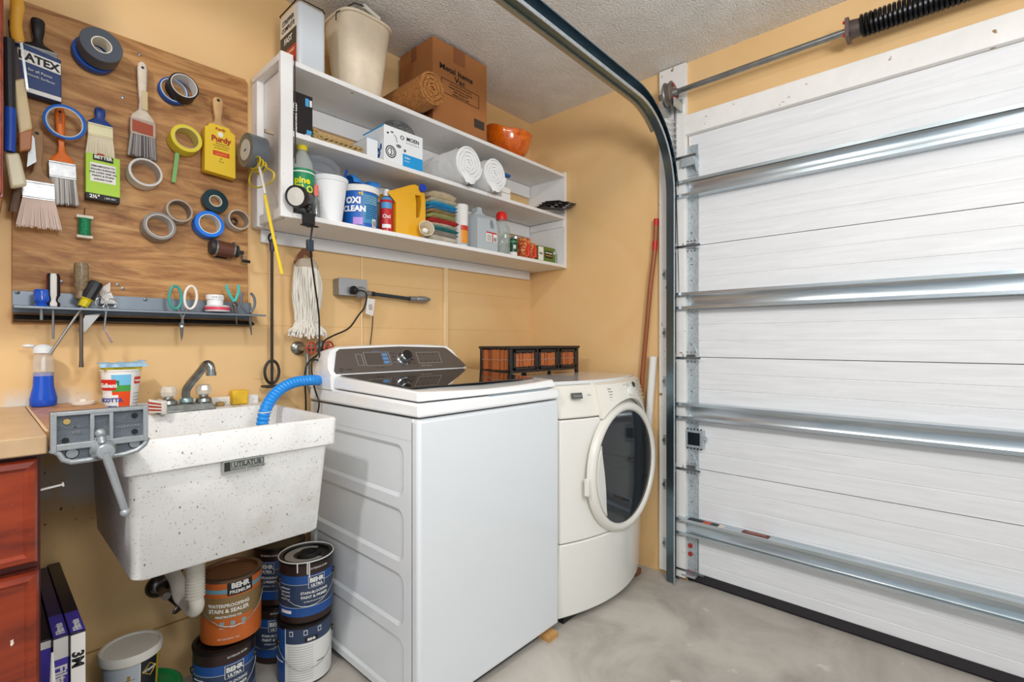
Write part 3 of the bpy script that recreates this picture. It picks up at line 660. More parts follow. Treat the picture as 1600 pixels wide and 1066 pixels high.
for s_, x in (('COLUMBIAN', (vx0+cx)/2-.004), ('CLEVELAND O', (cx+vx1)/2+.004)):
    tx.text(s_, .0086 if len(s_) < 10 else .0076, (x, y0+.0108, vt-.034), XA, ZA, mat('#80878c', .4, .4), thick=.002, bold=.01)
tx.text('VISE', .0075, ((vx0+cx)/2, y0+.0108, vt-.045), XA, ZA, m_vi, thick=.002); tx.text('MADE IN USA', .0065, ((cx+vx1)/2+.004, y0+.0108, vt-.043), XA, ZA, m_vi, thick=.002)
tx.build('raised_lettering', bj)
for x, z in ((vx0+.022, vt-.057), (vx1-.022, vt-.054), (vx1-.022, vt-.02)): MB().cyl((x, y0+.009, z), (x, y0+.013, z), .0055, BLACK, n=14).build('screw_hole', bj)
MB().cyl((vx0+.024, y0+.0085, vt-.02), (vx0+.024, y0+.013, vt-.02), .0055, mat('#d2b070', .4, .6), n=14).build('screw_hole', bj, label='brass coloured screw hole')
for x, z in ((vx0+.032, vt-.084), (vx1-.022, vt-.079)): MB().lathe([(.0098, 0), (.0098, .001), (.0108, .001), (.0108, 0)], BLACK, (x, y0+.0125, z), (0, -1, 0), n=24, closed=True).cyl((x, y0+.0125, z), (x, y0+.010, z), .009, m_vi, n=20).build('guide_rod_end', bj)
sc_ = MB(); sx, sz = cx-.0, vt-.083; sx = cx+.002
sc_.lathe([(.022, 0), (.02, .01), (.016, .02), (.015, .034), (.013, .036), (0, .037)], m_vi, (sx, y0+.006, sz), (0, -1, 0), n=28)
sc_.tube([(sx-.004, y0-.012, sz+.016), (sx-.006, y0-.008, sz+.032)], .006, m_vi, n=10); sc_.ball((sx-.006, y0-.008, sz+.036), .009, m_vi)
sc_.build('spindle', vs)
hb = pY(196, 800, -.72); ht = Vector((sx, -.715, sz-.006))
hd = MB(); hd.cyl(ht, hb, .0078, m_vi, r1=.0062, n=14).ball(hb, (.0095, .0095, .009), m_vi); hd.build('handle', vs)
mt = MB().box(cx-.03, cx+.03, -.665, -.60, vt-.075, vt-.03, m_vd); mt.build('mounting_bracket', vs, bevel=.002)
# ================================================================== SHELF UNIT
ZB, ZM, ZT = 1.603, 1.883, 2.128
SD = -.28
m_sh = mat('#eceae8', .5, var=.03, vscale=10, bump=.0008, bscale=30)
mixin(m_sh, '#8f7b62', 40, .72, .75)
su = thing('wall_shelf', 'white painted three tier shelf unit on back wall reaching into the corner', 'shelf', (-.82, -.14, 1.585))
for z in (ZB, ZM, ZT): MB().box(-1.592, -.022, SD, -.001, z-.018, z, m_sh).build('shelf_board', su, bevel=.0025)
q = MB(); q.box(-1.635, -1.592, SD, SD+.02, 1.583, 2.145, m_sh).box(-1.605, -1.592, SD+.02, -.001, 1.583, 2.14, m_sh).box(-1.635, -1.605, SD+.02, -.02, 2.12, 2.142, m_sh)
q.box(-1.622, -1.605, SD+.02, -.004, 1.59, 1.625, m_sh).box(-1.63, -1.605, -.06, -.004, 1.583, 2.14, m_sh)
q.build('side_panel', su, bevel=.003)
q = MB().box(-.022, -.002, SD, -.001, 1.583, 2.142, m_sh).box(-.03, -.022, SD+.006, -.02, ZM-.06, ZM-.02, m_sh).build('side_panel', su, bevel=.002)
for z in (ZT-.055, ZM-.055): MB().box(-1.59, -.03, -.02, -.001, z-.035, z+.035, m_sh).build('cleat', su, bevel=.002)
MB().box(-1.60, -.03, -.021, -.001, 1.535, 1.584, m_sh).build('cleat', su, bevel=.003)
MB().box(-1.59, -.03, -.012, -.001, ZM+.055, ZM+.062, mat('#5d5a56', .6)).build('back_rail', su)
m_tk = mat('#b8a68e', .6)
MB().box(-1.66, -1.632, -.215, -.205, ZM-.006, ZM+.006, m_tk, R=Rz(0)).build('peg', su)

# ---------- top tier
t = thing('solvent_tin', 'tall white rectangular solvent tin with a red and black side label on the top shelf', 'tin', (-1.51, -.165, ZT))
b = MB(); x0, x1, y0, y1 = -1.562, -1.46, -.25, -.085; zt = ZT+.243
m_tin = mat('#d6dce2', .25, .15)
b.box(x0, x1, y0, y1, ZT+.003, zt, m_tin); bo = b.build('body', t, bevel=.014, seg=4)
lb = MB(); X = x0-.0006
lb.box(X, x0+.002, y0+.016, y1-.016, ZT+.02, ZT+.095, mat('#c02a20', .4)).box(X, x0+.002, y0+.016, y1-.016, ZT+.095, ZT+.155, mat('#33302d', .4)).box(X, x0+.002, y0+.016, y1-.016, ZT+.155, zt-.01, mat('#e9e2d6', .4))
yc = (y0+y1)/2
for s_, z, c_, sz in (('STRIPPER', zt-.05, INK, .024), ('COMPLETE', zt-.075, INK, .022), ('FAST', ZT+.12, PAPER, .03), ('REMOVES PAINT', ZT+.075, mat('#f2c9a0', .5), .014), ('DANGER', ZT+.045, mat('#f2c9a0', .5), .02)):
    lb.text(s_, sz, (X-.0004, yc, z), (0, -1, 0), ZA, c_, bold=.02)
lb.build('side_label', t)
MB().tube([(x0-.001, y0+.012, zt), (x0+.012, y0-.001, zt), (x1-.012, y0-.001, zt), (x1+.001, y0+.012, zt), (x1+.001, y1-.012, zt), (x1-.012, y1, zt), (x0+.012, y1, zt), (x0-.001, y1-.012, zt)], .0022, BLACK, n=6, closed=True).cyl((-1.51, -.12, zt), (-1.51, -.12, zt+.02), .018, BLACK).build('rim', t)
# bucket
m_bk = mat('#e3d3ba', .45, var=.1, vscale=14); bx, by = -1.278, -.158
t = thing('bucket', 'dirty cream plastic bucket with wire handle on the top shelf', 'bucket', (bx, by, ZT))
def sup(a, r, e=3.2):
    c_, s_ = math.cos(a), math.sin(a); return r/((abs(c_)**e+abs(s_)**e)**(1/e))
hz = [(.088, 0), (.094, .006), (.118, .300), (.118, .304), (.126, .304), (.128, .312), (.121, .318), (.114, .313), (.090, .012), (.0, .012)]
n = 72; V = []
for r, h in hz:
    for i in range(n): a = 2*PI*i/n; rr = sup(a, r*.93, 2.2+1.3*min(1, h/.2 if h < .2 else 1)) ; V.append((bx+rr*math.cos(a), by+rr*math.sin(a), ZT+.001+h*.97))
F = [(i*n+j, i*n+(j+1) % n, (i+1)*n+(j+1) % n, (i+1)*n+j) for i in range(len(hz)-1) for j in range(n)] + [tuple(range(n-1, -1, -1))]
MB().add(V, F, m_bk).build('body', t, ang=50)
hd = MB(); L = (-.128, -.05); P = [(bx-.118, by-.045, ZT+.265), (bx-.125, by-.06, ZT+.285), (bx-.06, by-.08, ZT+.345), (bx-.02, by-.08, ZT+.353), (bx+.06, by-.06, ZT+.35), (bx+.10, by-.02, ZT+.335), (bx+.135, by+.03, ZT+.28), (bx+.126, by+.035, ZT+.262)]
hd.tube(P, .0024, mat('#33312f', .4, .6), n=6); ho = hd.build('handle', t)
MB().cyl((bx-.02, by-.08, ZT+.353), (bx+.062, by-.059, ZT+.350), .0095, mat('#e6e0d2', .5), n=14).build('grip', ho)
# cardboard box
m_cbx = mat('#a26838', .75, var=.1, vscale=5); m_tape = mat('#8a5430', .3, var=.15, vscale=20)
t = thing('cardboard_box', 'big brown cardboard box with handwriting on the top shelf', 'box', (-.82, -.15, ZT))
b = MB(); x0, x1, y0, y1, z0, z1 = -.985, -.655, -.278, -.03, ZT, ZT+.366
b.box(x0, x1, y0, y1, z0+.001, z1, m_cbx); b.build('body', t, bevel=.003)
q = MB(); X = (x0+x1)/2
q.box(X-.048, X+.022, y0-.0012, y0+.01, z1-.07, z1+.001, m_tape).box(X-.048, X+.022, y0-.001, y1, z1, z1+.0012, m_tape)
q.box(x0-.0012, x0+.01, -.16, -.12, z1-.06, z1+.001, m_tape)
q.build('packing_tape', t)
q = MB(); yy = y0-.0015; ink = mat('#22160f', .6)
q.text('Metal Items', .034, (X-.03, yy, z1-.125), XA, ZA, ink, bold=.02, sx=1.25); q.text('Vac', .036, (X-.01, yy, z1-.158), XA, ZA, ink, bold=.02, sx=1.2)
for k in range(4): q.text(('do not place box near heat or', 'moisture and stack no more than', 'KEEP THIS SIDE UP', 'HANDLE WITH CARE')[k], .012, (X-.005, yy, z1-.18-k*.014), XA, ZA, ink, sx=.9)
for a in ((X-.12, X+.11, z1-.166, z1-.164), (X-.12, X+.11, z1-.228, z1-.226), (X-.12, X-.118, z1-.228, z1-.164), (X+.108, X+.11, z1-.228, z1-.164)): q.box(a[0], a[1], yy-.0004, yy+.001, a[2], a[3], ink)
q.box(x1-.085, x1-.02, yy, yy+.002, z0+.045, z0+.085, mat('#3c352e', .6)); q.build('printing', t)
# spiral rolls
def spiral_roll(name, label, cat, c, R, r0, y0, y1, turns, th, m, jit=0, grp=None):
    b = MB(); n = turns*28; rnd = random.Random(3); V = []
    for i in range(n+1):
        a = 2*PI*i/28; r = r0+(R-r0)*i/n; w = jit*math.sin(a*2.3+i*.05)
        for rr in (r-th/2+w, r+th/2+w):
            for y in (y0+jit*.6*math.sin(i*.7), y1): V.append((c[0]+rr*math.cos(a), y, c[1]+rr*math.sin(a)))
    F = []
    for i in range(n):
        o = i*4; q_ = o+4; F += [(o, q_, q_+1, o+1), (o+2, o+3, q_+3, q_+2), (o, o+2, q_+2, q_), (o+1, q_+1, q_+3, o+3)]
    F += [(0, 1, 3, 2), (4*n, 4*n+2, 4*n+3, 4*n+1)]
    b.add(V, F, m); b.cyl((c[0], y0+.009, c[1]), (c[0], y1, c[1]), R-th*.6, m, n=36)
    return b
m_coir = ramp_mat('coir', [(.3, '#7a4a22'), (.5, '#a86d35'), (.75, '#c98f50')], scale=120, rough=.95, bump=.004, detail=4)
b = spiral_roll('', '', '', (-1.064, ZT+.072), .066, .010, -.375, -.06, 6, .0076, m_coir, .0012)
tag(b.build('coir_roll', loc=(-1.064, -.2, ZT), ang=50), 'rolled brown coir mat lying beside the cardboard box on the top shelf', 'mat roll')
# bowl
m_bw = ramp_mat('orange_glaze', [(.27, '#7b2408'), (.36, '#c9560f'), (.6, '#e56d12'), (.8, '#f08c28')], scale=14, rough=.16, coat=.8, detail=4)
b = MB(); cx, cy = -.372, -.165; n = 48; prof = [(.035, 0), (.05, .004), (.098, .034), (.128, .078), (.138, .125), (.142, .148), (.136, .149), (.128, .12), (.085, .045), (.0, .015)]
V = []
for r, h in prof:
    for i in range(n):
        a = 2*PI*i/n; w = 1+.05*math.sin(2*a+.6)+.035*math.sin(3*a); up = .022*(h/.12)*math.sin(a*2+2.1)
        V.append((cx+r*w*math.cos(a), cy+r*w*.93*math.sin(a), ZT+.001+h*.98+max(up, -.01)))
F = [(i*n+j, i*n+(j+1) % n, (i+1)*n+(j+1) % n, (i+1)*n+j) for i in range(len(prof)-1) for j in range(n)] + [tuple(range(n-1, -1, -1))]
tag(b.add(V, F, m_bw).build('ceramic_bowl', loc=(cx, cy, ZT), ang=60, sub=1), 'glossy orange glazed bowl with uneven rim at the right end of the top shelf', 'bowl')

# ---------- middle tier
t = thing('light_bulb_box', 'narrow black retail box standing at the left end of the middle shelf', 'box', (-1.54, -.2, ZM))
b = MB().box(-1.578, -1.508, -.245, -.15, ZM, ZM+.158, mat('#201d1e', .35)); b.build('carton', t, bevel=.001)
q = MB(); y = -.2458; cb_ = mat('#4aa3d8', .4)
q.text('basement LED', .018, (-1.566, y, ZM+.012), ZA, (-1, 0, 0), PAPER, 'LEFT', bold=.03)
q.box(-1.535, -1.522, y, y+.001, ZM+.118, ZM+.146, cb_).box(-1.519, -1.511, y, y+.001, ZM+.12, ZM+.143, PAPER).box(-1.53, -1.512, y, y+.001, ZM+.02, ZM+.034, cb_).box(-1.535, -1.515, y, y+.001, ZM+.004, ZM+.018, mat('#cfd4da', .5)); q.build('printing', t)
# woven runner
b = MB(); m_rope = mat('#b79b68', .8, var=.3, vscale=60); rnd = random.Random(5)
for j in range(7):
    for side in range(1):
        z = ZM+.0065+.012*(j % 3); y = -.235+.018*(j//3); zz0 = z+.001*j
        P = [(-1.5+.2*i/40, y+.003*math.sin(i*1.6+j), zz0+.0025*math.sin(i*1.6+j*2)+(.02*max(0, 1-i/7))) for i in range(41)]
        b.tube(P, .0062, m_rope, n=6)
tag(b.build('woven_placemat', loc=(-1.4, -.23, ZM), ang=60), 'tan woven rope mat rolled flat on middle shelf beside the faucet box', 'mat')
m_mw = mat('#eceeef', .4); m_mb = mat('#1f9bdc', .4)
t = thing('faucet_box', 'white and blue faucet carton with a line drawing on the middle shelf', 'box', (-1.13, -.19, ZM))
x0, x1, y0, y1, z0, z1 = -1.228, -1.036, -.272, -.115, ZM+.001, ZM+.147
MB().box(x0, x1, y0, y1, z0, z1, m_mw).build('carton', t, bevel=.001)
q = MB(); y = y0-.0007
q.box(x1-.102, x1-.0005, y, y+.001, z0+.0005, z0+.052, m_mb).box(x0-.0007, x0, y0+.0005, y1, z1-.006, z1+.0007, m_mb).box(x0, x1-.1, y1-.05, y1, z1, z1+.0007, m_mb)
q.text('MOEN', .0225, (x1-.052, y-.0003, z1-.036), XA, ZA, INK, bold=.02); q.text('Buy it for looks. Buy it for life.', .0055, (x1-.052, y-.0003, z1-.047), XA, ZA, mat('#7d7f82', .5))
for k in (0, 1): q.tube([(x1-.105+.006*math.cos(a*PI/5)*(1+k*.5), y, z1-.03+.008*math.sin(a*PI/5)) for a in range(10)], .0009, INK, n=4, closed=True)
q.text('Adler', .013, (x1-.094, y-.0003, z0+.034), XA, ZA, PAPER, 'LEFT'); q.text('chrome', .008, (x1-.094, y-.0003, z0+.022), XA, ZA, PAPER, 'LEFT')
q.lathe([(.021, 0), (.021, .0008), (.025, .0008), (.025, 0)], INK, (x0+.032, y, z0+.043), (0, -1, 0), closed=True, n=24).lathe([(.014, 0), (.014, .0008), (.017, .0008), (.017, 0)], INK, (x0+.032, y, z0+.043), (0, -1, 0), closed=True, n=24)
q.tube([(x0+.032, y, z0+.055), (x0+.036, y, z0+.04), (x0+.03, y, z0+.028)], .002, INK, n=5)
q.tube([(x0+.048, y, z1-.03), (x0+.058, y, z1-.04), (x0+.062, y, z1-.058)], .0012, INK, n=5).ball((x0+.07, y, z1-.07), (.012, .001, .007), mat('#6d7276', .4)).ball((x0+.018, y, z1-.03), (.005, .001, .004), INK).ball((x0+.038, y, z1-.022), (.007, .001, .004), mat('#6d7276', .4))
q.lathe([(.006, 0), (.006, .0008), (0, .0009)], mat('#5a5e62', .4), (x1-.092, y, z0+.065), (0, -1, 0), n=14)
yc = (y0+y1)/2; q.ball((x0, yc-.022, z0+.038), (.001, .032, .026), mat('#1d4f94', .4), n=24); q.text('CATRIC', .0145, (x0-.0016, yc-.022, z0+.033), (0, -1, 0), ZA, PAPER, bold=.03)
q.ball((x0, y0+.022, z0+.06), (.001, .008, .014), mat('#1d4f94', .4), n=16)
q.build('printing', t)
o = MB().box(-1.285, -1.236, -.24, -.11, ZM+.001, ZM+.085, m_mw).box(-1.285, -1.236, -.24, -.11, ZM+.085, ZM+.0865, m_mb).build('carton', loc=(-1.26, -.17, ZM), bevel=.001)
tag(o, 'low white carton with blue top tucked left of the faucet box', 'box')
# grey mesh basket behind the faucet box
m_ms = mat('#77797c', .5, .3); b = MB(); cx, cy, zb_ = -1.112, -.195, ZM+.149
for k in range(9):
    e_ = math.cos(PI/2*k/9.5); z = zb_+.062*math.sin(PI/2*k/9)
    b.tube([(cx+.082*e_*math.cos(a*PI/18), cy+.066*e_*math.sin(a*PI/18), z+.002) for a in range(36)], .0013, m_ms, n=4, closed=True)
for a in range(36):
    c_, s_ = math.cos(a*PI/18), math.sin(a*PI/18)
    b.tube([(cx+.082*c_*math.cos(PI/2*k/6), cy+.066*s_*math.cos(PI/2*k/6), zb_+.002+.062*math.sin(PI/2*k/6)) for k in range(6)], .0012, m_ms, n=4)
tag(b.build('mesh_strainer', loc=(cx, cy, zb_)), 'grey mesh dome strainer lying upside down on top of the faucet carton', 'strainer')
# rolled towels
m_tw = mat('#eff0f0', .95, bump=.004, bscale=26)
def towel(cx, zc, R, y0, y1, label, tail):
    b = spiral_roll('', '', '', (cx, zc), R-.003, .010, y0, y1, 8, .0074, m_tw, .0010)
    b.grid(lambda s_, t_: (cx+(R*(.99+.02*math.sin(9*t_+s_*3)+.012*math.sin(17*s_)))*math.cos(-PI*.5+2*PI*s_), y0+.012+(y1-y0-.012)*t_, zc+R*(.99+.02*math.sin(7*t_+s_*5))*math.sin(-PI*.5+2*PI*s_)), 40, 10, m_tw)
    if tail:
        b.grid(lambda s_, t_: (cx-.055+.10*s_*(1-.55*t_)+.035*t_, y0-.004-.006*math.sin(PI*s_), zc-R*.62-(R*.50)*t_-.012*s_*(1-t_)+.003*math.sin(9*s_)), 12, 8, m_tw)
    o = b.build('rolled_towel', loc=(cx, (y0+y1)/2, ZM), ang=60); tag(o, label, 'towel', 'rolled white towels on the middle shelf'); return o
towel(-.815, ZM+.084, .082, -.325, -.06, 'larger left white towel roll beside the blue and white carton on middle shelf', True)
towel(-.646, ZM+.079, .077, -.325, -.06, 'smaller right white towel roll next to the blue-lidded container', True)
# blue lidded container
t = thing('storage_container', 'clear square plastic container with blue lid on the middle shelf', 'container', (-.46, -.14, ZM))
cl = mat('#dfe6ea', .08, alpha=.4)
MB().hexa([(-.505, -.19, ZM+.001), (-.425, -.19, ZM+.001), (-.425, -.09, ZM+.001), (-.505, -.09, ZM+.001), (-.512, -.2, ZM+.145), (-.418, -.2, ZM+.145), (-.418, -.08, ZM+.145), (-.512, -.08, ZM+.145)], cl).build('body', t, bevel=.006)
MB().box(-.522, -.408, -.212, -.07, ZM+.146, ZM+.162, mat('#1f5fa8', .35)).build('lid', t, bevel=.006)
for k in range(2):
    o = MB().box(-.54, -.475, -.268, -.222, ZM+.001+k*.03, ZM+.029+k*.03, PAPER).build('small_box', loc=(-.505, -.24, ZM+.001+k*.03), bevel=.0015)
    tag(o, ('small white carton lying on the middle shelf below its twin', 'small white carton on top of another beside the blue-lidded container')[k], 'box')
# picture-hook blister packs at the right end
m_bp = mat('#232124', .4); 
for k in range(4):
    rr = Ry(-7) @ Rx(7) @ Rz(-25+k*9); b = MB(); c_ = Vector((-.135+.014*k, -.262-.006*k, ZM+.026+.012*k))
    def pt(x, y, z): return c_ + rr @ Vector((x, y, z))
    V = [pt(x, y, z) for x in (-.08, .10) for y in (-.07, .06) for z in (-.0012, .0012)]
    b.add(V, [(0, 1, 3, 2), (4, 6, 7, 5), (0, 4, 5, 1), (2, 3, 7, 6), (0, 2, 6, 4), (1, 5, 7, 3)], m_bp)
    for j in range(4):
        V = [pt(-.065+j*.038+x, -.03+y, z+.0012) for x in (0, .023) for y in (-.025, .07) for z in (0, .007)]
        b.add(V, [(0, 1, 3, 2), (4, 6, 7, 5), (0, 4, 5, 1), (2, 3, 7, 6), (0, 2, 6, 4), (1, 5, 7, 3)], mat('#b5b5b8', .2, .3) if j % 2 else m_bp)
    V = [pt(x, y, z) for x in (.075, .098) for y in (-.05, .05) for z in (-.0014, .0014)]
    b.add(V, [(0, 1, 3, 2), (4, 6, 7, 5), (0, 4, 5, 1), (2, 3, 7, 6), (0, 2, 6, 4), (1, 5, 7, 3)], mat('#a8323a', .4) if k == 3 else m_bp)
    o = b.build('hardware_pack', loc=(c_.x, c_.y, c_.z))
    tag(o, ('bottom', 'second from bottom', 'third from bottom', 'red edged topmost')[k]+' black blister pack fanned at middle shelf right end', 'package', 'black blister packs on the middle shelf')

# ---------- bottom tier
def label_text(b, c, R, ang, z, s_, size, m, bold=.02, al='CENTER', sx=1): b.text(s_, size, (0, 0, z), XA, ZA, m, al, wrap=(c[0], c[1], R+.0012, ang), bold=bold, sx=sx)
VA = lambda x, y: math.degrees(math.atan2(CAM[1]-y, CAM[0]-x))   # compass angle from a spot towards the door side of the room where one stands
# pine cleaner
c = (-1.532, -.215); t = thing('cleaner_bottle', 'clear cleaner bottle with yellow cap and green label at left end of the lower shelf', 'bottle', (c[0], c[1], ZB))
MB().lathe([(.03, 0), (.038, .004), (.040, .02), (.040, .17), (.036, .20), (.024, .225), (.0145, .242), (.0145, .25), (0, .25)], mat('#c7cdc6', .08, alpha=.55), (c[0], c[1], ZB+.001)).build('body', t)
q = MB(); va = VA(*c); g1 = mat('#1f8a5a', .45); q.wrap(c[0], c[1], .0415, va-80, va+80, ZB+.05, ZB+.172, g1).wrap(c[0], c[1], .0419, va-80, va+80, ZB+.158, ZB+.163, PAPER).wrap(c[0], c[1], .0419, va-80, va+80, ZB+.05, ZB+.10, mat('#1b5f48', .45))
label_text(q, c, .042, va, ZB+.118, 'pine', .032, mat('#e7e11b', .4), .04); label_text(q, c, .042, va+8, ZB+.088, 'GLO', .034, mat('#d5e34a', .4), .04); q.build('label', t)
MB().lathe([(.0175, 0), (.0175, .022), (.015, .024), (0, .024)], mat('#e9d32b', .4), (c[0], c[1], ZB+.246)).build('cap', t)
# small bottles behind the lamp
c = (-1.557, -.262); 
o = MB().lathe([(.013, 0), (.014, .004), (.014, .06), (.006, .072), (.006, .08)], mat('#8d9091', .2, .5), (-1.50, -.255, ZB+.001)).lathe([(.0085, .08), (.0085, .115), (.006, .12), (0, .12)], mat('#e0706a', .4), (-1.50, -.255, ZB+.001)).build('glue_bottle', loc=(-1.50, -.255, ZB)); tag(o, 'tiny bottle with pink cap behind the clip lamp', 'bottle')
o = MB().lathe([(.03, 0), (.033, .004), (.033, .10), (.03, .104), (0, .104)], mat('#46231b', .35, var=.3, vscale=30), (-1.548, -.225-.055+.115, ZB+.001)).build('brown_can', loc=(-1.548, -.165, ZB)); tag(o, 'dark brown can behind the clip lamp head', 'can')
o = MB().box(-1.487, -1.43, -.16, -.06, ZB+.001, ZB+.13, mat('#1d2c46', .5)).build('navy_box', loc=(-1.46, -.11, ZB), bevel=.002); tag(o, 'dark navy carton behind the white foam cup', 'box')
# bag
t = thing('zip_bag', 'clear plastic zip bag with blue contents behind the foam cup', 'bag', (-1.42, -.12, ZB+.13))
m_pl = mat('#e6ebf2', .15, alpha=.2); b = MB()
b.grid(lambda s_, u_: (-1.485+.145*s_+.012*math.sin(5*u_), -.125+.03*math.sin(PI*s_)*math.cos(4*u_)-.03*u_, ZB+.176+.085*u_+.02*math.sin(PI*s_)-.02*s_), 14, 10, m_pl)
b.grid(lambda s_, u_: (-1.485+.145*s_+.01*math.sin(4*u_), -.10+.02*math.sin(PI*s_*2), ZB+.132+.125*u_+.012*math.sin(PI*s_*1.5)), 14, 10, m_pl)
b.build('film', t, ang=80)
MB().tube([(-1.36, -.20, ZB+.165), (-1.352, -.19, ZB+.20), (-1.335, -.175, ZB+.235)], .006, mat('#2a56a8', .4), n=6, flat=.5).build('zip_seal', t)
MB().ball((-1.452, -.085, ZB+.19), (.045, .03, .045), mat('#3c86bd', .5, bump=.01, bscale=30), 14, 9).build('contents', t)
# foam cup
c = (-1.425, -.212); o = MB().lathe([(.043, 0), (.0435, .006), (.060, .145), (.061, .150), (.064, .152), (.0645, .16), (.0665, .163), (.066, .168), (.063, .168), (.059, .15), (.041, .008), (0, .008)], mat('#eeeff0', .7, bump=.0004, bscale=200), (c[0], c[1], ZB+.001), n=48).build('foam_cup', loc=(c[0], c[1], ZB)); tag(o, 'large white foam cup on the lower shelf', 'cup')
# oxi tub
c = (-1.283, -.186); va = VA(*c)
t = thing('detergent_tub', 'round blue stain remover tub with white lid on the lower shelf', 'tub', (c[0], c[1], ZB))
m_bt = mat('#1d62b8', .35)
MB().lathe([(.064, 0), (.067, .004), (.069, .145), (.066, .148)], m_bt, (c[0], c[1], ZB+.001), n=40).build('body', t)
MB().lathe([(.074, .143), (.075, .146), (.075, .166), (.070, .170), (0, .170)], PAPER, (c[0], c[1], ZB+.001), n=40).build('lid', t)
q = MB(); R = .0705
q.wrap(c[0], c[1], R, va+8, va+68, ZB+.02, ZB+.135, mat('#3f86b6', .4))
for k in range(11): label_text(q, c, R, va+38, ZB+.124-k*.0085, ('great for carpets and rugs', 'removes stains and odors', 'use with any detergent')[k % 3], .0052, mat('#d8e6c8', .5) if k < 4 else mat('#143a70', .5), 0)
label_text(q, c, R, va-22, ZB+.095, 'OXI', .034, mat('#f4f4f6', .4), .05); label_text(q, c, R, va-20, ZB+.064, 'CLEAN', .030, mat('#f4f4f6', .4), .05)
label_text(q, c, R, va+2, ZB+.128, '+5', .017, YEL, .05); q.wrap(c[0], c[1], R+.001, va-22, va+8, ZB+.012, ZB+.04, mat('#b48ad6', .4)); q.wrap(c[0], c[1], R+.0015, va+40, va+56, ZB+.008, ZB+.04, PAPER)
for k in range(8): q.wrap(c[0], c[1], R+.0018, va+41.5+k*1.8, va+42.3+k*1.8, ZB+.011, ZB+.034, INK)
q.build('label', t)
b = MB(); b.grid(lambda s_, u_: (-1.345+.115*s_, -.20+.045*math.cos(PI*u_)*(1+.2*math.sin(9*s_)), ZB+.172+.026*math.sin(PI*u_)*(1+.35*math.sin(7*s_+1)+.25*math.sin(19*s_))), 22, 9, mat('#2a7fd0', .35))
tag(b.build('cloth_pouch', loc=(-1.29, -.2, ZB+.171), ang=60), 'crumpled blue plastic pouch lying on top of the blue tub', 'bag')
# red spray can
c = (-1.183, -.222); va = VA(*c); t = thing('spray_can', 'slim red spray can with blue shoulder between blue tub and yellow jug', 'can', (c[0], c[1], ZB))
MB().lathe([(.026, 0), (.0265, .004), (.0265, .135), (.02, .148), (.012, .155)], mat('#c0262c', .3), (c[0], c[1], ZB+.001), mats=[RED, mat('#c0262c', .3), mat('#4b95c8', .3), STEEL]).build('body', t)
MB().lathe([(.013, .150), (.013, .18), (.008, .184), (0, .184)], mat('#e8e8ea', .3), (c[0], c[1], ZB+.001)).build('nozzle', t)
q = MB(); q.wrap(c[0], c[1], .0272, va-50, va+50, ZB+.10, ZB+.125, mat('#4b95c8', .4)); q.wrap(c[0], c[1], .0272, va-40, va+40, ZB+.02, ZB+.035, PAPER); q.text('Oxi Clean', .018, (0, 0, ZB+.04), XA, ZA, PAPER, wrap=None) if False else label_text(q, c, .027, va, ZB+.06, 'Oxi', .022, PAPER); q.build('label', t)
# yellow jug
m_yj = mat('#e9ad22', .35, coat=.2); jx, jy = -1.080, -.205; t = thing('detergent_jug', 'golden yellow detergent jug with blue cap on the lower shelf', 'jug', (jx, jy, ZB))
out = [(-.068, 0), (.068, 0), (.074, .01), (.078, .08), (.078, .17), (.07, .20), (.072, .212), (.052, .228), (.03, .232), (.0, .222), (-.035, .205), (-.062, .175), (-.074, .13), (-.074, .01)]
hole = [(.028, .085), (.046, .092), (.056, .15), (.053, .185), (.036, .19), (.028, .15)]
b = MB(); N = len(out); 
# body outline bridged to the handle opening
def near(p): return min(range(len(hole)), key=lambda i: (hole[i][0]-p[0])**2+(hole[i][1]-p[1])**2)
import mathutils
pts = [Vector((x, z, 0)) for x, z in out]; hp = [Vector((x, z, 0)) for x, z in reversed(hole)]
tri = mathutils.geometry.tessellate_polygon([pts, hp]); allp = out + list(reversed(hole))
for yy, flip in ((-.042, 0), (.042, 1)):
    b.add([(jx+x, jy+yy*(1 if z < .19 else .75), ZB+.001+z) for x, z in allp], [tuple(t_) if flip else tuple(reversed(t_)) for t_ in tri], m_yj)
def wallof(poly, flip):
    n_ = len(poly); V = [(jx+x, jy-.042*(1 if z < .19 else .75), ZB+.001+z) for x, z in poly]+[(jx+x, jy+.042*(1 if z < .19 else .75), ZB+.001+z) for x, z in poly]
    b.add(V, [(i, (i+1) % n_, n_+(i+1) % n_, n_+i) for i in range(n_)], m_yj)
wallof(out, 0); wallof(hole, 1)
jo = b.build('body', t, bevel=.010, seg=3, ang=50)
cc = Vector((jx+.066, jy-.03, ZB+.222)); dr_ = Vector((-.2, -.95, .15)).normalized()
MB().cyl(cc-dr_*.02, cc+dr_*.016, .0165, mat('#1b3fb0', .35), n=24).build('cap', t)
cu = (jx+.058, -.268, ZB+.033); b = MB().lathe([(.020, -.028), (.032, .028), (.034, .03), (.031, .03), (.018, -.024), (0, -.024)], mat('#eee2c8', .25, alpha=.75), cu, (-.35, -.9, .2), n=30).ball((cu[0], cu[1]+.0, cu[2]), (.015, .015, .012), PAPER)
tag(b.build('measuring_cup', loc=(cu[0], cu[1], ZB)), 'translucent measuring cup lying on its side in front of the yellow jug', 'cup')
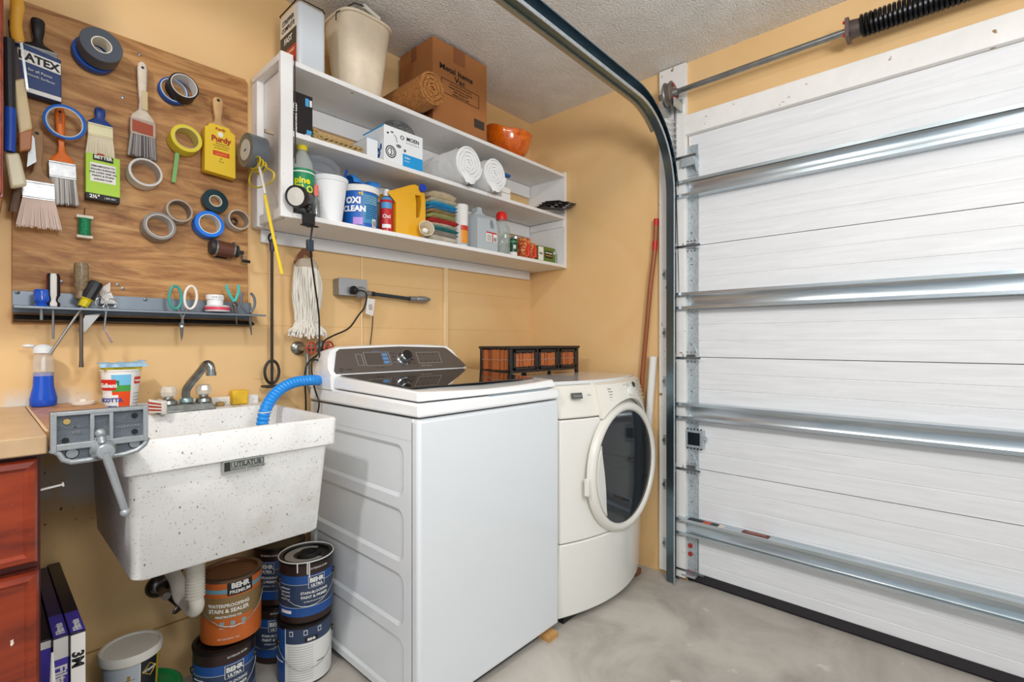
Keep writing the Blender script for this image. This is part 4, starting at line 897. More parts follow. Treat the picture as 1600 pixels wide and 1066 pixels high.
# folded rags
cols = [('#d9d0bd', .020), ('#9a9186', .016), ('#2c7f80', .013), ('#d8ccb6', .013), ('#b32f2c', .017), ('#a3ad6e', .016), ('#a98c62', .012), ('#4b8fbf', .012), ('#24a0d0', .014), ('#cfc2a6', .016), ('#cdbb9c', .020)]
nm = ['off-white cloth at the bottom of the stack', 'grey cloth just above the off-white bottom one', 'teal cloth between grey and cream ones', 'cream cloth under the red one', 'red cloth in the middle of the stack', 'olive green cloth above the red one', 'brown cloth above the olive green one', 'pale blue cloth under the bright blue one', 'bright turquoise blue cloth near the top', 'beige cloth under the topmost one', 'tan patterned cloth on top of the stack']
z = ZB+.001; rnd = random.Random(11)
for k, (h_, th) in enumerate(cols):
    th *= 1.40
    mm = mat(h_, .95, bump=.003, bscale=120, var=.16, vscale=30); cx = -.912+rnd.uniform(-.006, .006); w = .078-k*.0006+rnd.uniform(-.004, .003); d_ = .07
    cy = -.205+rnd.uniform(-.004, .004); b = MB(); ph = rnd.uniform(0, 6)
    def f_(s_, u_, cx=cx, cy=cy, w=w, th=th, z=z, ph=ph):
        a = 2*PI*u_; ex = abs(math.cos(a))**.35*(1 if math.cos(a) > 0 else -1); ez = abs(math.sin(a))**.6*(1 if math.sin(a) > 0 else -1)
        yy_ = cy+(s_-.5)*2*d_; e = 1 if 0 < s_ < 1 else .0
        wob = .0018*math.sin(7*s_+ph+3*ex)
        return (cx+w*ex*(1-.03*abs(s_-.5)), yy_, z+th/2+th/2*ez*e+wob*(1 if ez > -.9 else .2)+.006*abs(ex)**3*(-.3))
    b.grid(f_, 10, 24, mm)
    o = b.build('folded_cloth', loc=(cx, cy, z), ang=70); tag(o, 'folded '+nm[k], 'rag', 'stack of folded rags on the lower shelf'); z += th*.93
# white canister
c = (-.754, -.20); va = VA(*c); t = thing('wipes_canister', 'tall white canister with orange label right of the rag stack', 'canister', (c[0], c[1], ZB))
MB().lathe([(.032, 0), (.034, .003), (.034, .185), (.0355, .187), (.0355, .205), (.033, .209), (0, .209)], PAPER, (c[0], c[1], ZB+.001), n=32).build('body', t)
q = MB(); q.wrap(c[0], c[1], .0348, va-2, va+75, ZB+.02, ZB+.085, mat('#e8952c', .4)); q.wrap(c[0], c[1], .035, va-2, va+75, ZB+.085, ZB+.108, mat('#cf3a20', .4)); q.wrap(c[0], c[1], .035, va-8, va+75, ZB+.017, ZB+.022, mat('#7fb2d8', .4)); q.build('label', t)
# gallon jug
m_gj = mat('#c4cdd2', .25, alpha=.8); jx, jy = -.632, -.205; t = thing('vinegar_jug', 'translucent gallon jug with handle and small red label on the lower shelf', 'jug', (jx, jy, ZB))
out = [(-.062, 0), (.062, 0), (.07, .01), (.072, .10), (.066, .135), (.05, .165), (.022, .185), (-.004, .192), (-.008, .215), (-.034, .215), (-.036, .192), (-.06, .178), (-.07, .15), (-.07, .01)]
hole = [(.022, .115), (.042, .112), (.046, .13), (.034, .152), (.022, .158), (.016, .135)]
b = MB(); pts = [Vector((x, z_, 0)) for x, z_ in out]; hp = [Vector((x, z_, 0)) for x, z_ in reversed(hole)]; tri = mathutils.geometry.tessellate_polygon([pts, hp]); allp = out+list(reversed(hole))
dp = lambda z_: .055 if z_ < .17 else .02
for sg in (-1, 1): b.add([(jx+x, jy+sg*dp(z_), ZB+.001+z_) for x, z_ in allp], [tuple(reversed(t_)) if sg < 0 else tuple(t_) for t_ in tri], m_gj)
for poly in (out, hole):
    n_ = len(poly); b.add([(jx+x, jy-dp(z_), ZB+.001+z_) for x, z_ in poly]+[(jx+x, jy+dp(z_), ZB+.001+z_) for x, z_ in poly], [(i, (i+1) % n_, n_+(i+1) % n_, n_+i) for i in range(n_)], m_gj)
b.build('body', t, bevel=.009, seg=3, ang=50)
q = MB(); y = jy-.0568; q.box(jx-.01, jx+.062, y, y+.001, ZB+.048, ZB+.095, PAPER).box(jx-.01, jx+.062, y-.0004, y, ZB+.088, ZB+.095, RED).box(jx+.03, jx+.037, y-.0004, y, ZB+.048, ZB+.088, RED)
for k in range(5): q.box(jx-.005, jx+.025, y-.0004, y, ZB+.053+k*.006, ZB+.0555+k*.006, mat('#6a6a6a', .5))
for k in range(7): q.box(jx+.042+k*.0025, jx+.0432+k*.0025, y-.0004, y, ZB+.052, ZB+.072, INK)
q.build('label', t)
# red capped bottle
c = (-.487, -.215); t = thing('clear_bottle', 'clear ridged plastic bottle with bright red cap on the lower shelf', 'bottle', (c[0], c[1], ZB))
MB().lathe([(.042, 0), (.046, .006), (.046, .04), (.043, .045), (.046, .05), (.046, .085), (.043, .09), (.046, .096), (.046, .12), (.040, .15), (.026, .175), (.022, .182), (.022, .19), (0, .19)], mat('#b9c7c2', .06, alpha=.4), (c[0], c[1], ZB+.001), n=36).build('body', t)
MB().lathe([(.027, .183), (.028, .187), (.028, .212), (.02, .224), (0, .227)], mat('#e02420', .35), (c[0], c[1], ZB+.001)).build('cap', t)
# jars, pectin packs
c = (-.398, -.215); va = VA(*c); t = thing('food_can', 'small dark green can standing right of the red capped bottle', 'can', (c[0], c[1], ZB))
MB().lathe([(.024, 0), (.025, .003), (.025, .095), (.024, .098), (0, .096)], mat('#1c4a35', .35), (c[0], c[1], ZB+.001)).build('body', t)
q = MB(); q.wrap(c[0], c[1], .0258, va-60, va+60, ZB+.002, ZB+.028, PAPER).wrap(c[0], c[1], .0258, va+5, va+40, ZB+.045, ZB+.065, mat('#bfd8c4', .4)).wrap(c[0], c[1], .0258, va-60, va+60, ZB+.08, ZB+.086, mat('#4aa06a', .4)); q.build('label', t)
for k, (x, y_) in enumerate(((-.36, -.12), (-.285, -.13))):
    t = thing('glass_jar', ('left clear glass jar standing behind the green can and tomato packet', 'right clear glass jar standing behind the tomato packet')[k], 'jar', (x, y_, ZB), 'glass jars on the lower shelf')
    MB().lathe([(.034, 0), (.037, .004), (.037, .10), (.028, .118), (.028, .125), (0, .125)], mat('#cdd8d8', .05, alpha=.4), (x, y_, ZB+.001)).build('body', t)
    MB().lathe([(.031, .12), (.031, .138), (.028, .14), (0, .14)], mat('#b9bcbc', .25, .9), (x, y_, ZB+.001)).build('lid', t)
m_tp = ramp_mat('tomato_print', [(.35, '#7a2a16'), (.5, '#c8452a'), (.6, '#d9a04a'), (.7, '#e8ddc8')], scale=55, rough=.4, detail=3)
for k, (x0, x1) in enumerate(((-.335, -.262), (-.258, -.222))):
    o = MB().box(x0, x1, -.225, -.19, ZB+.001, ZB+(.118 if k == 0 else .10), m_tp).lathe([(.010, 0), (.011, .05), (.005, .07), (0, .07)], mat('#d63420', .4), ((x0+x1)/2+.012, -.227, ZB+.02), n=14).build('seasoning_packet', loc=((x0+x1)/2, -.21, ZB), bevel=.0015)
    tag(o, ('wider red and gold tomato print packet beside the green can', 'narrow red tomato print packet beside the green lid carton')[k], 'packet')
t = thing('jar_lid_box', 'green carton of jar lids at the right end of lower shelf', 'box', (-.13, -.22, ZB))
x0, x1, y0 = -.212, -.055, -.235; MB().box(x0, x1, y0, y0+.06, ZB+.001, ZB+.093, mat('#5f7a2a', .4, var=.15, vscale=12)).build('carton', t, bevel=.001)
q = MB(); y = y0-.0007; q.box(x0+.004, x0+.048, y, y+.001, ZB+.012, ZB+.088, mat('#ecebe2', .4)); q.text('Ball', .019, (x0+.026, y-.0003, ZB+.045), XA, ZA, mat('#3c3c38', .4), bold=.02)
q.box(x0+.062, x0+.132, y, y+.001, ZB+.03, ZB+.072, mat('#2a2418', .4)).text('MASON JARS', .0105, (x0+.097, y-.0003, ZB+.056), XA, ZA, PAPER, bold=.03).box(x0+.07, x0+.125, y-.0004, y, ZB+.042, ZB+.047, mat('#c98a4a', .5)).ball((x0+.147, y, ZB+.066), (.006, .001, .009), PAPER)
q.build('printing', t)
o = MB().box(-.05, -.028, -.23, -.16, ZB+.001, ZB+.066, mat('#9aa096', .5)).build('grey_carton', loc=(-.04, -.2, ZB), bevel=.001); tag(o, 'small grey-green carton against the shelf right end panel', 'box')
# ================================================================== CLIP LAMP, DUCT TAPE ROLL, CORDS
t = thing('clip_lamp', 'black clamp-on spot lamp clipped to the lower shelf front edge', 'lamp', (-1.555, -.30, ZB))
hc = pY(462, 306, -.335); ax = (Vector(CAM)-hc); ax = (Vector((-.80, -.58, -.16))).normalized()
MB().lathe([(.030, .0), (.037, .002), (.038, -.016), (.034, -.02), (.026, -.028), (.0225, -.08), (.018, -.086), (0, -.086)], mat('#242426', .4), hc, ax, n=36).build('lamp_head', t)
MB().lathe([(.030, -.002), (.030, .0), (0, .003)], mat('#cfcbc2', .3), hc, ax, n=30).build('lens', t)
b = MB(); p = hc - ax*.045
b.tube([p, p+Vector((.01, .02, -.025)), (-1.545, -.287, ZB+.03), (-1.545, -.287, ZB+.004)], .0045, BLACK, n=8, smooth=3).ball((-1.545, -.29, ZB+.018), .010, DARK)
b.build('arm', t)
b = MB().box(-1.575, -1.515, -.296, -.255, ZB+.001, ZB+.005, DARK).box(-1.565, -1.525, -.300, -.285, ZB-.035, ZB+.004, BLACK).cyl((-1.545, -.292, ZB-.045), (-1.545, -.292, ZB-.0185), .007, BLACK, n=10)
b.lathe([(.006, 0), (.03, .003), (.034, .006), (.006, .008)], BLACK, (-1.545, -.30, ZB-.046), sq=(1, .45)); b.build('clamp', t, bevel=.001)
# lamp cord hanging down to the appliance
b = MB(); P = [hc-ax*.085, pY(487, 318, -.29), pY(488, 350, -.29), pY(485, 385, -.29), pY(490, 430, -.22), pY(498, 490, -.15), pY(499, 530, -.14), pY(499, 560, -.145)]
P2 = [pY(499, 562, -.145), Vector((-1.462, -.14, 1.08)), Vector((-1.462, -.16, .99)), Vector((-1.462, -.2, .93)), Vector((-1.462, -.19, .89))]
b.tube(P+P2, .0032, BLACK, n=7, smooth=5); cord = b.build('power_cord', loc=tuple(P[0])); tag(cord, 'thin black cord with inline switch hanging from the clip lamp in front of the mop', 'cord')
q = pY(484, 383, -.29); o = MB().box(q.x-.011, q.x+.011, q.y-.010, q.y+.008, q.z-.02, q.z+.02, mat('#2c3644', .4)); oo = o.build('inline_switch', bevel=.003); oo.parent = cord; oo.location = tuple(-Vector(cord.location))
# washer cord from the outlet
t = thing('washer_power_cord', 'black appliance cord looping from the grey outlet box down behind the washing machine', 'cord', tuple(pY(563, 455, -.06)))
b = MB(); b.tube([pY(556, 452, -.085), pY(572, 457, -.10), pY(570, 478, -.09), pY(560, 492, -.09), pY(545, 512, -.09), pY(520, 524, -.09), pY(506, 533, -.09), pY(500, 550, -.10), Vector((-1.47, -.11, 1.06)), Vector((-1.475, -.12, .93)), Vector((-1.475, -.12, .87))], .0035, BLACK, n=7, smooth=5).build('cable', t)
p = pY(551, 453, -.06); MB().lathe([(.017, 0), (.019, .012), (.010, .03), (.005, .032)], BLACK, p, (0, -1, 0), n=20).build('plug', t)
p = pY(573, 490, -.03); o = MB().tube([pY(583, 488, -.01), pY(582, 510, -.01), pY(579, 535, -.012), pY(577, 560, -.012)], .0022, BLACK, n=5).build('thin_cable', loc=tuple(p)); tag(o, 'thin black cable on the wall hanging below the white paper tag', 'cable')
p = pY(578, 478, -.05); b = MB(); V = [pY(574, 465, -.055), pY(586, 467, -.05), pY(583, 493, -.055), pY(571, 489, -.06)]
b.hexa([v+Vector((0, .0006, 0)) for v in V]+V, PAPER)
c_ = (V[0]+V[2])/2; b.box(c_.x-.008, c_.x+.008, c_.y-.004, c_.y-.0002, c_.z-.012, c_.z+.012, mat('#b9a9a4', .6)).tube([V[0]+Vector((.01, 0, 0)), pY(570, 458, -.085)], .001, PAPER, n=4)
tag(b.build('paper_tag', loc=tuple(p)), 'small white printed paper tag hanging from the outlet plug', 'tag')
# outlet box, elbow and conduit
t = thing('outlet_box', 'grey metal outlet box on the back wall with black flexible conduit to the right', 'outlet', (-1.2, -.03, 1.38))
A, B = pY(534, 443, -.055), pY(567, 470, -.055); m_ob = mat('#9a9b9c', .4, .6)
MB().box(A.x-.012, B.x+.018, -.055, -.001, 1.355, 1.425, m_ob).build('box', t, bevel=.004)
MB().box(A.x-.014, B.x+.02, -.058, -.0545, 1.353, 1.427, mat('#adaeae', .3, .6)).build('cover_plate', t, bevel=.001)
p = pY(566, 456, -.07); MB().lathe([(.026, 0), (.026, .006), (.018, .014), (0, .016)], m_ob, (p.x, -.058, p.z), (0, -1, 0), n=28).cyl((p.x+.01, -.06, p.z-.002), (p.x+.05, -.045, p.z), .013, m_ob).build('elbow', t)
c0, c1 = pY(580, 458, -.04), pY(640, 466, -.03)
cdq = MB().cyl(c0, c1, .0085, mat('#3a3f45', .45, .3), n=16)
for k in range(3): cdq.cyl(c0+(c1-c0)*(.02+k*.02), c0+(c1-c0)*(.032+k*.02), .0105, mat('#2c3036', .5), n=16)
cdq.build('conduit', t)
c2 = pY(668, 467, -.025); MB().cyl(c1, c1+(c2-c1)*.35, .013, m_ob, n=16).ball((c1+c2)/2+Vector((.02, 0, 0)), (.045, .02, .016), m_ob, 18, 10).cyl((c1+c2)/2+Vector((.05, -.012, 0)), (c1+c2)/2+Vector((.05, -.02, 0)), .008, STEEL, n=12).build('connector', t)
# duct tape on the shelf end
m_dt = mat('#6f757c', .35, .2, bump=.0005, bscale=80)
def ring(name, label, c, R, r, w, ax, mo, mi_, grp='tape rolls on the plywood board', coreth=.0025, extra=None, parts=True):
    """roll of tape: c is the centre of the front face, ax points out of the front"""
    t = thing(name, label, 'tape', tuple(c), grp); ax = Vector(ax).normalized()
    ri = r+coreth
    MB().lathe([(ri, -w), (R-.001, -w), (R, -w+.001), (R, -.001), (R-.001, 0), (ri, 0)], mo, c, ax, n=48, closed=True).build('tape', t)
    MB().lathe([(r, -w-.0005), (ri, -w-.0005), (ri, .0005), (r, .0005)], mi_, c, ax, n=48, closed=True).build('core', t)
    return t
c = pX(383, 233, -1.70)
t = ring('duct_tape_roll', 'large grey duct tape roll hanging on the left end of the white shelf unit', c, .058, .034, .060, (-1, -.08, 0), m_dt, mat('#cfcac0', .5), None)
q = MB().lathe([(0, .0), (.034, 0), (.034, .001), (0, .001)], mat('#dddbd4', .4), c, (-1, -.08, 0), n=30); q.text('tape', .014, Vector(c)+Vector((-.0013, 0, -.005)), (0, -1, 0), ZA, mat('#4a6db0', .5), bold=.03); q.build('label', t)
# yellow cord tie and yellow strap hanging below it
m_yc = mat('#d9c02a', .45); t = thing('yellow_bungee', 'yellow looped cord and yellow flat stick hanging from the duct tape roll', 'strap', (-1.66, -.2, 1.62))
b = MB(); cy = pX(408, 262, -1.665)
for k in range(3): b.tube([cy+Vector((-.008*k, .045*math.cos(a*PI/8)+.004*k, .018*math.sin(a*PI/8)+.008*k)) for a in range(16)], .0028, m_yc, n=6, closed=True)
lp_ = [pX(*p_, -1.67) for p_ in ((404, 252), (392, 270), (390, 285), (400, 292), (412, 290), (425, 282), (428, 270), (418, 262))]
b.tube(lp_, .0028, m_yc, n=6, smooth=4, closed=True).build('loop', t)
MB().tube([pX(404, 255, -1.675), pX(412, 290, -1.675), pX(414, 302, -1.675)], .0045, mat('#dedad0', .5), n=6).build('white_cord', t)
MB().tube([pY(414, 303, -.20), pY(420, 335, -.20), pY(431, 385, -.20), pY(441, 427, -.20)], .0058, YEL, n=8, flat=.5).build('stick', t)
# ------------------------------------------------------------------ black rod with ring, mop, valves, hose
t = thing('drain_plunger_rod', 'thin black rod with a ring and flat plate hanging left of the mop', 'rod', (-1.575, -.05, .99))
m_rd = mat('#2c2522', .5); b = MB(); X = -1.575
b.cyl((X, -.055, .995), (X, -.055, 1.545), .0055, m_rd, n=12); b.build('rod', t)
MB().tube([(X+.017*math.cos(a*PI/8)*.7, -.055, 1.548+.017*math.sin(a*PI/8)) for a in range(16)], .004, BLACK, n=6, closed=True).cyl((X, -.055, 1.50), (X, -.055, 1.535), .0085, mat('#3c3348', .4), n=12).build('hanging_loop', t)
MB().tube([(X+.026*math.cos(a*PI/14), -.055, 1.043+.043*math.sin(a*PI/14)) for a in range(28)], .0055, m_rd, n=8, closed=True).build('ring', t)
MB().box(X-.032, X+.03, -.085, -.03, .985, .993, m_rd).build('plate', t, bevel=.002)
# mop
t = thing('string_mop', 'white cotton string mop head hanging by a brown clip from the shelf underside', 'mop', (-1.44, -.05, 1.4))
m_mp = mat('#ded8cc', .95, bump=.002, bscale=200); m_cv = mat('#b8aa96', .9, var=.1, vscale=40)
mx = pY(478, 440, -.05).x; b = MB()
hk = [(mx-.035, 1.475), (mx-.03, 1.50), (mx-.01, 1.528), (mx+.015, 1.533), (mx+.03, 1.52), (mx+.032, 1.50), (mx+.02, 1.495), (mx+.005, 1.508), (mx-.008, 1.50), (mx-.004, 1.475)]
MB().prism(hk, -.045, -.037, mat('#7a4a2e', .5), plane='xz').box(mx-.042, mx+.035, -.05, -.032, 1.462, 1.478, mat('#7a4a2e', .5)).build('clip', t, bevel=.002)
b = MB(); pr = [(mx-.03, 1.485), (mx+.02, 1.492), (mx+.04, 1.465), (mx+.043, 1.44), (mx-.043, 1.445), (mx-.042, 1.462)]
MB().prism(pr, -.075, -.03, m_cv, plane='xz').build('canvas_band', t, bevel=.008)
rnd = random.Random(9)
for side in range(1):
    for k in range(46):
        a = PI*(k+.5)/46; fxx = -math.cos(a)*.045; dd = -.052-math.sin(a)*.028+rnd.uniform(-.004, .004)
        bul = rnd.uniform(.98, 1.08); ph = rnd.uniform(0, 6); P = []
        for i in range(9):
            s_ = i/8; z = 1.45-.205*s_; w_ = (.92+.26*math.sin(PI*min(s_*1.15, 1)))*bul; P.append((mx+fxx*w_+.0035*math.sin(5*s_+ph), dd-.006*math.sin(PI*s_), z))
        P.append((mx+fxx*.95, dd, 1.235))
        e = rnd.uniform(-.01, .012)
        for i in range(1, 5): s_ = i/4; P.append((mx+fxx*(.95+.75*s_)+.003*math.sin(ph+6*s_), dd-.012*s_, 1.235-(.058+e-.25*abs(fxx)*s_)*s_))
        b.tube(P, .0042, m_mp, n=5, smooth=2)
for k in range(16):
    x = mx-.04+.08*k/15; b.tube([(x, -.045-.012*math.sin(PI*k/15), 1.455), (x*1+(.3*(x-mx)), -.05, 1.34), (x, -.05, 1.235), (x+(x-mx)*.7, -.05, 1.185)], .005, m_mp, n=5, smooth=3)
st_ = b.build('strings', t); st_['kind'] = 'stuff'
MB().tube([(mx+.042*math.cos(a*PI/10), -.062+.022*math.sin(a*PI/10), 1.236) for a in range(20)], .004, m_mp, n=5, closed=True).build('stitch_band', t)
# supply valve
t = thing('water_supply_valve', 'chrome washer supply valve with two red wheel handles on the back wall', 'valve', (-1.45, -.04, 1.13))
m_vv = mat('#a3a29d', .35, .9, var=.3, vscale=40); vc = pY(470, 543, -.03)
MB().lathe([(.028, 0), (.027, .008), (.018, .016), (.012, .018)], m_vv, (vc.x, -.001, vc.z), (0, -1, 0), n=28).cyl((vc.x, -.01, vc.z), (vc.x+.01, -.07, vc.z), .011, m_vv, n=14).cyl((vc.x+.01, -.06, vc.z), (vc.x+.05, -.06, vc.z), .012, mat('#8fb0b4', .4, .6), n=14).build('body', t)
MB().lathe([(.028, 0), (.027, .008), (.018, .016), (.012, .018)], m_vv, (vc.x+.10, -.001, vc.z+.004), (0, -1, 0), n=28).cyl((vc.x+.10, -.01, vc.z), (vc.x+.09, -.07, vc.z), .011, m_vv, n=14).build('second_body', t)
m_rh = mat('#b3523c', .5, var=.2, vscale=40)
for k, (u, v_) in enumerate(((486, 543), (514, 542))):
    c = pY(u, v_, -.095); h = MB(); h.tube([(c.x+.023*math.cos(a*PI/12)*(1+.07*math.cos(a*PI/2)), c.y+.008*math.cos(a*PI/12), c.z+.023*math.sin(a*PI/12)) for a in range(24)], .0042, m_rh, n=6, closed=True)
    for a in range(4): h.tube([c, c+Vector((.02*math.cos(a*PI/2), .007*math.cos(a*PI/2), .02*math.sin(a*PI/2)))], .0035, m_rh, n=5)
    h.ball(c, .008, m_rh, 10, 6); h.cyl(c, c+Vector((0, .04, 0)), .005, STEEL, n=8); h.build('wheel_handle', t)
hs = MB(); hs.cyl((vc.x+.012, -.062, vc.z-.008), (vc.x+.012, -.062, vc.z-.035), .0125, m_vv, n=14)
P = [(vc.x+.012, -.062, vc.z-.035), (vc.x+.012, -.064, 1.04), (vc.x+.013, -.07, .99), (vc.x+.03, -.075, .93), (vc.x+.05, -.075, .87)]
hs.tube(P, .0085, mat('#9a9c99', .35, .9, bump=.001, bscale=300), n=12, smooth=4)
hs.build('braided_hose', t)
# blue drain hose
t = thing('drain_hose', 'bright blue corrugated drain hose arching from washer into the sink', 'hose', tuple(pY(410, 660, -.3)))
m_bh = mat('#1c8fe6', .3, coat=.2)
K = [Vector((-1.452, -.17, 1.01)), pY(489, 593, -.20), pY(462, 596, -.22), pY(440, 606, -.24), pY(424, 622, -.26), pY(414, 642, -.28), pY(409, 668, -.29), pY(407, 700, -.30), pY(407, 740, -.30)]
Q = []; 
for i in range(len(K)-1):
    a, b_, c2, d2 = K[max(i-1, 0)], K[i], K[i+1], K[min(i+2, len(K)-1)]
    for s_ in range(30):
        s_ /= 30; Q.append(.5*((2*b_)+(c2-a)*s_+(2*a-5*b_+4*c2-d2)*s_*s_+(3*b_-a-3*c2+d2)*s_**3))
L = [0]
for i in range(1, len(Q)): L.append(L[-1]+(Q[i]-Q[i-1]).length)
tot = L[-1]; M = int(tot/.0022); R_ = []; rs = []; j = 0
for i in range(M):
    d_ = tot*i/M
    while L[j+1] < d_: j += 1
    R_.append(Q[j].lerp(Q[j+1], (d_-L[j])/(L[j+1]-L[j]+1e-9))); rs.append(.0195 if i % 6 in (0, 1, 2) else (.0165 if i % 6 in (4,) else .018))
MB().tube(R_, .018, m_bh, n=18, rs=rs).build('corrugated_tube', t, ang=60)
p = pY(413, 645, -.282); MB().tube([p+Vector((.020*math.cos(a*PI/8), .020*math.sin(a*PI/8), .004)) for a in range(16)], .0018, PAPER, n=5, closed=True).build('zip_tie', t)
# ================================================================== PLYWOOD BOARD AND WHAT HANGS ON IT
m_ply = ramp_mat('plywood', [(.28, '#70471f'), (.42, '#9a6736'), (.56, '#bb8850'), (.74, '#d0a468')], tex='noise', scale=3.0, stretch=(1, 1, 5), rough=.55, detail=7, dist=1.6, rot=(0, -.10, 0), bump=.0008, rough_n=.62)
mixin(m_ply, '#d2a76c', 14, .55, .85, stretch=(.35, 1, 4)); mixin(m_ply, '#3a2414', 16, .76, .8)
BY = -.014
o = MB().prism([(-2.262, 1.209), (-1.645, 1.212), (-1.646, 2.12), (-1.655, 2.132), (-2.262, 2.125)], BY, -.001, m_ply, plane='xz').build('plywood_board', loc=(-1.95, -.007, 1.67), bevel=.002)
tag(o, 'brown plywood board with tools and tapes, mounted on the wall left of the shelf', 'board')
for k, (u, v_) in enumerate(((192, 151), (184, 444), (192, 450), (258, 470), (96, 440), (218, 84))):
    p = pY(u, v_, BY); o = MB().lathe([(.005, 0), (.0045, .002), (.002, .0025), (0, .0015)], STEEL, p, (0, -1, 0), n=12).build('screw', loc=tuple(p)); tag(o, 'small steel screw head set in the plywood board', 'screw', 'screws in the plywood board')
cream = mat('#ddd6c6', .6); m_cd = mat('#8a7a66', .7)
AX = (.03, -1, .10)
def rollpx(u, v_, R, r, w, mo, mi_, label, back=None, ax=AX, yf=None, name='tape_roll'):
    yf = yf if yf is not None else BY-w-.006
    c = pY(u, v_, yf); return ring(name, label, c, R, r, w, ax, mo, mi_)
NB = mat('#1668d8', .4); DB = mat('#1b4fa0', .45)
rollpx(148, 83, .052, .022, .022, DB, cream, 'blue painter tape roll hanging behind the thick grey duct tape roll', yf=-.042)
rollpx(159, 69, .0505, .022, .050, mat('#4e555e', .4, .15), cream, 'thick grey duct tape roll at the top of the plywood board', yf=-.10)
rollpx(101, 190, .047, .038, .018, mat('#1c66c8', .35), mat('#c8d4de', .4), 'thin blue tape ring hanging over the orange paintbrush handle', ax=(-.25, -1, -.35), yf=-.08)
rollpx(272, 140, .043, .036, .022, DB, mat('#c8d4de', .4), 'thin blue tape roll behind the black tape roll with printed core', yf=-.036)
rollpx(288, 133, .043, .036, .045, mat('#1c1a1a', .4), mat('#d9d5d0', .5), 'black tape roll with white printed core upper centre of the board', yf=-.075)
t = rollpx(292, 215, .046, .034, .045, mat('#e6d23c', .45), mat('#d8cd78', .5), 'yellow masking tape roll with a green strip hanging under it', yf=-.065)
gp = [pY(277, 238, -.04), pY(274, 262, -.03), pY(271, 284, -.03)]
b = MB(); 
for i in range(2):
    a, c_ = gp[i], gp[i+1]; b.hexa([a+Vector((-.006, 0, 0)), a+Vector((.006, 0, 0)), c_+Vector((.006, 0, 0)), c_+Vector((-.006, 0, 0)), a+Vector((-.006, -.001, 0)), a+Vector((.006, -.001, 0)), c_+Vector((.006, -.001, 0)), c_+Vector((-.006, -.001, 0))], mat('#7fb56a', .5))
b.build('loose_strip', t, label='pale green loose end of tape')
rollpx(228, 268, .045, .038, .045, mat('#dcd8d3', .5), mat('#c4bfba', .5), 'nearly empty white tape roll below the white handled paintbrush', yf=-.062)
rollpx(250, 352, .045, .035, .045, mat('#8b8782', .4), mat('#c8c6c2', .5), 'grey tape roll with silver core at the lower middle of the board', yf=-.062)
rollpx(281, 328, .038, .032, .042, mat('#b9ab9c', .5), mat('#8f8478', .5), 'used up beige tape roll between the grey and bright blue rolls', yf=-.058)
rollpx(328, 349, .046, .032, .035, mat('#1578e6', .4), mat('#d4dade', .4), 'bright blue painter tape roll in the middle of the lower cluster', yf=-.052)
rollpx(337, 313, .041, .018, .018, mat('#12343f', .2), cream, 'glossy dark green tape roll above the bright blue roll', yf=-.04)
t = rollpx(374, 342, .036, .031, .04, mat('#cfc6bb', .3), mat('#a79b8d', .4), 'nearly empty clear tape roll at the right edge of the board', yf=-.056)
p = pY(366, 344, -.03); o = MB().lathe([(.008, -.014), (.014, -.014), (.014, 0), (.008, 0)], mat('#4a3326', .4), p, AX, closed=True, n=24).build('small_tape_core', loc=tuple(p)); tag(o, 'tiny dark brown tape core inside the clear tape roll', 'tape')
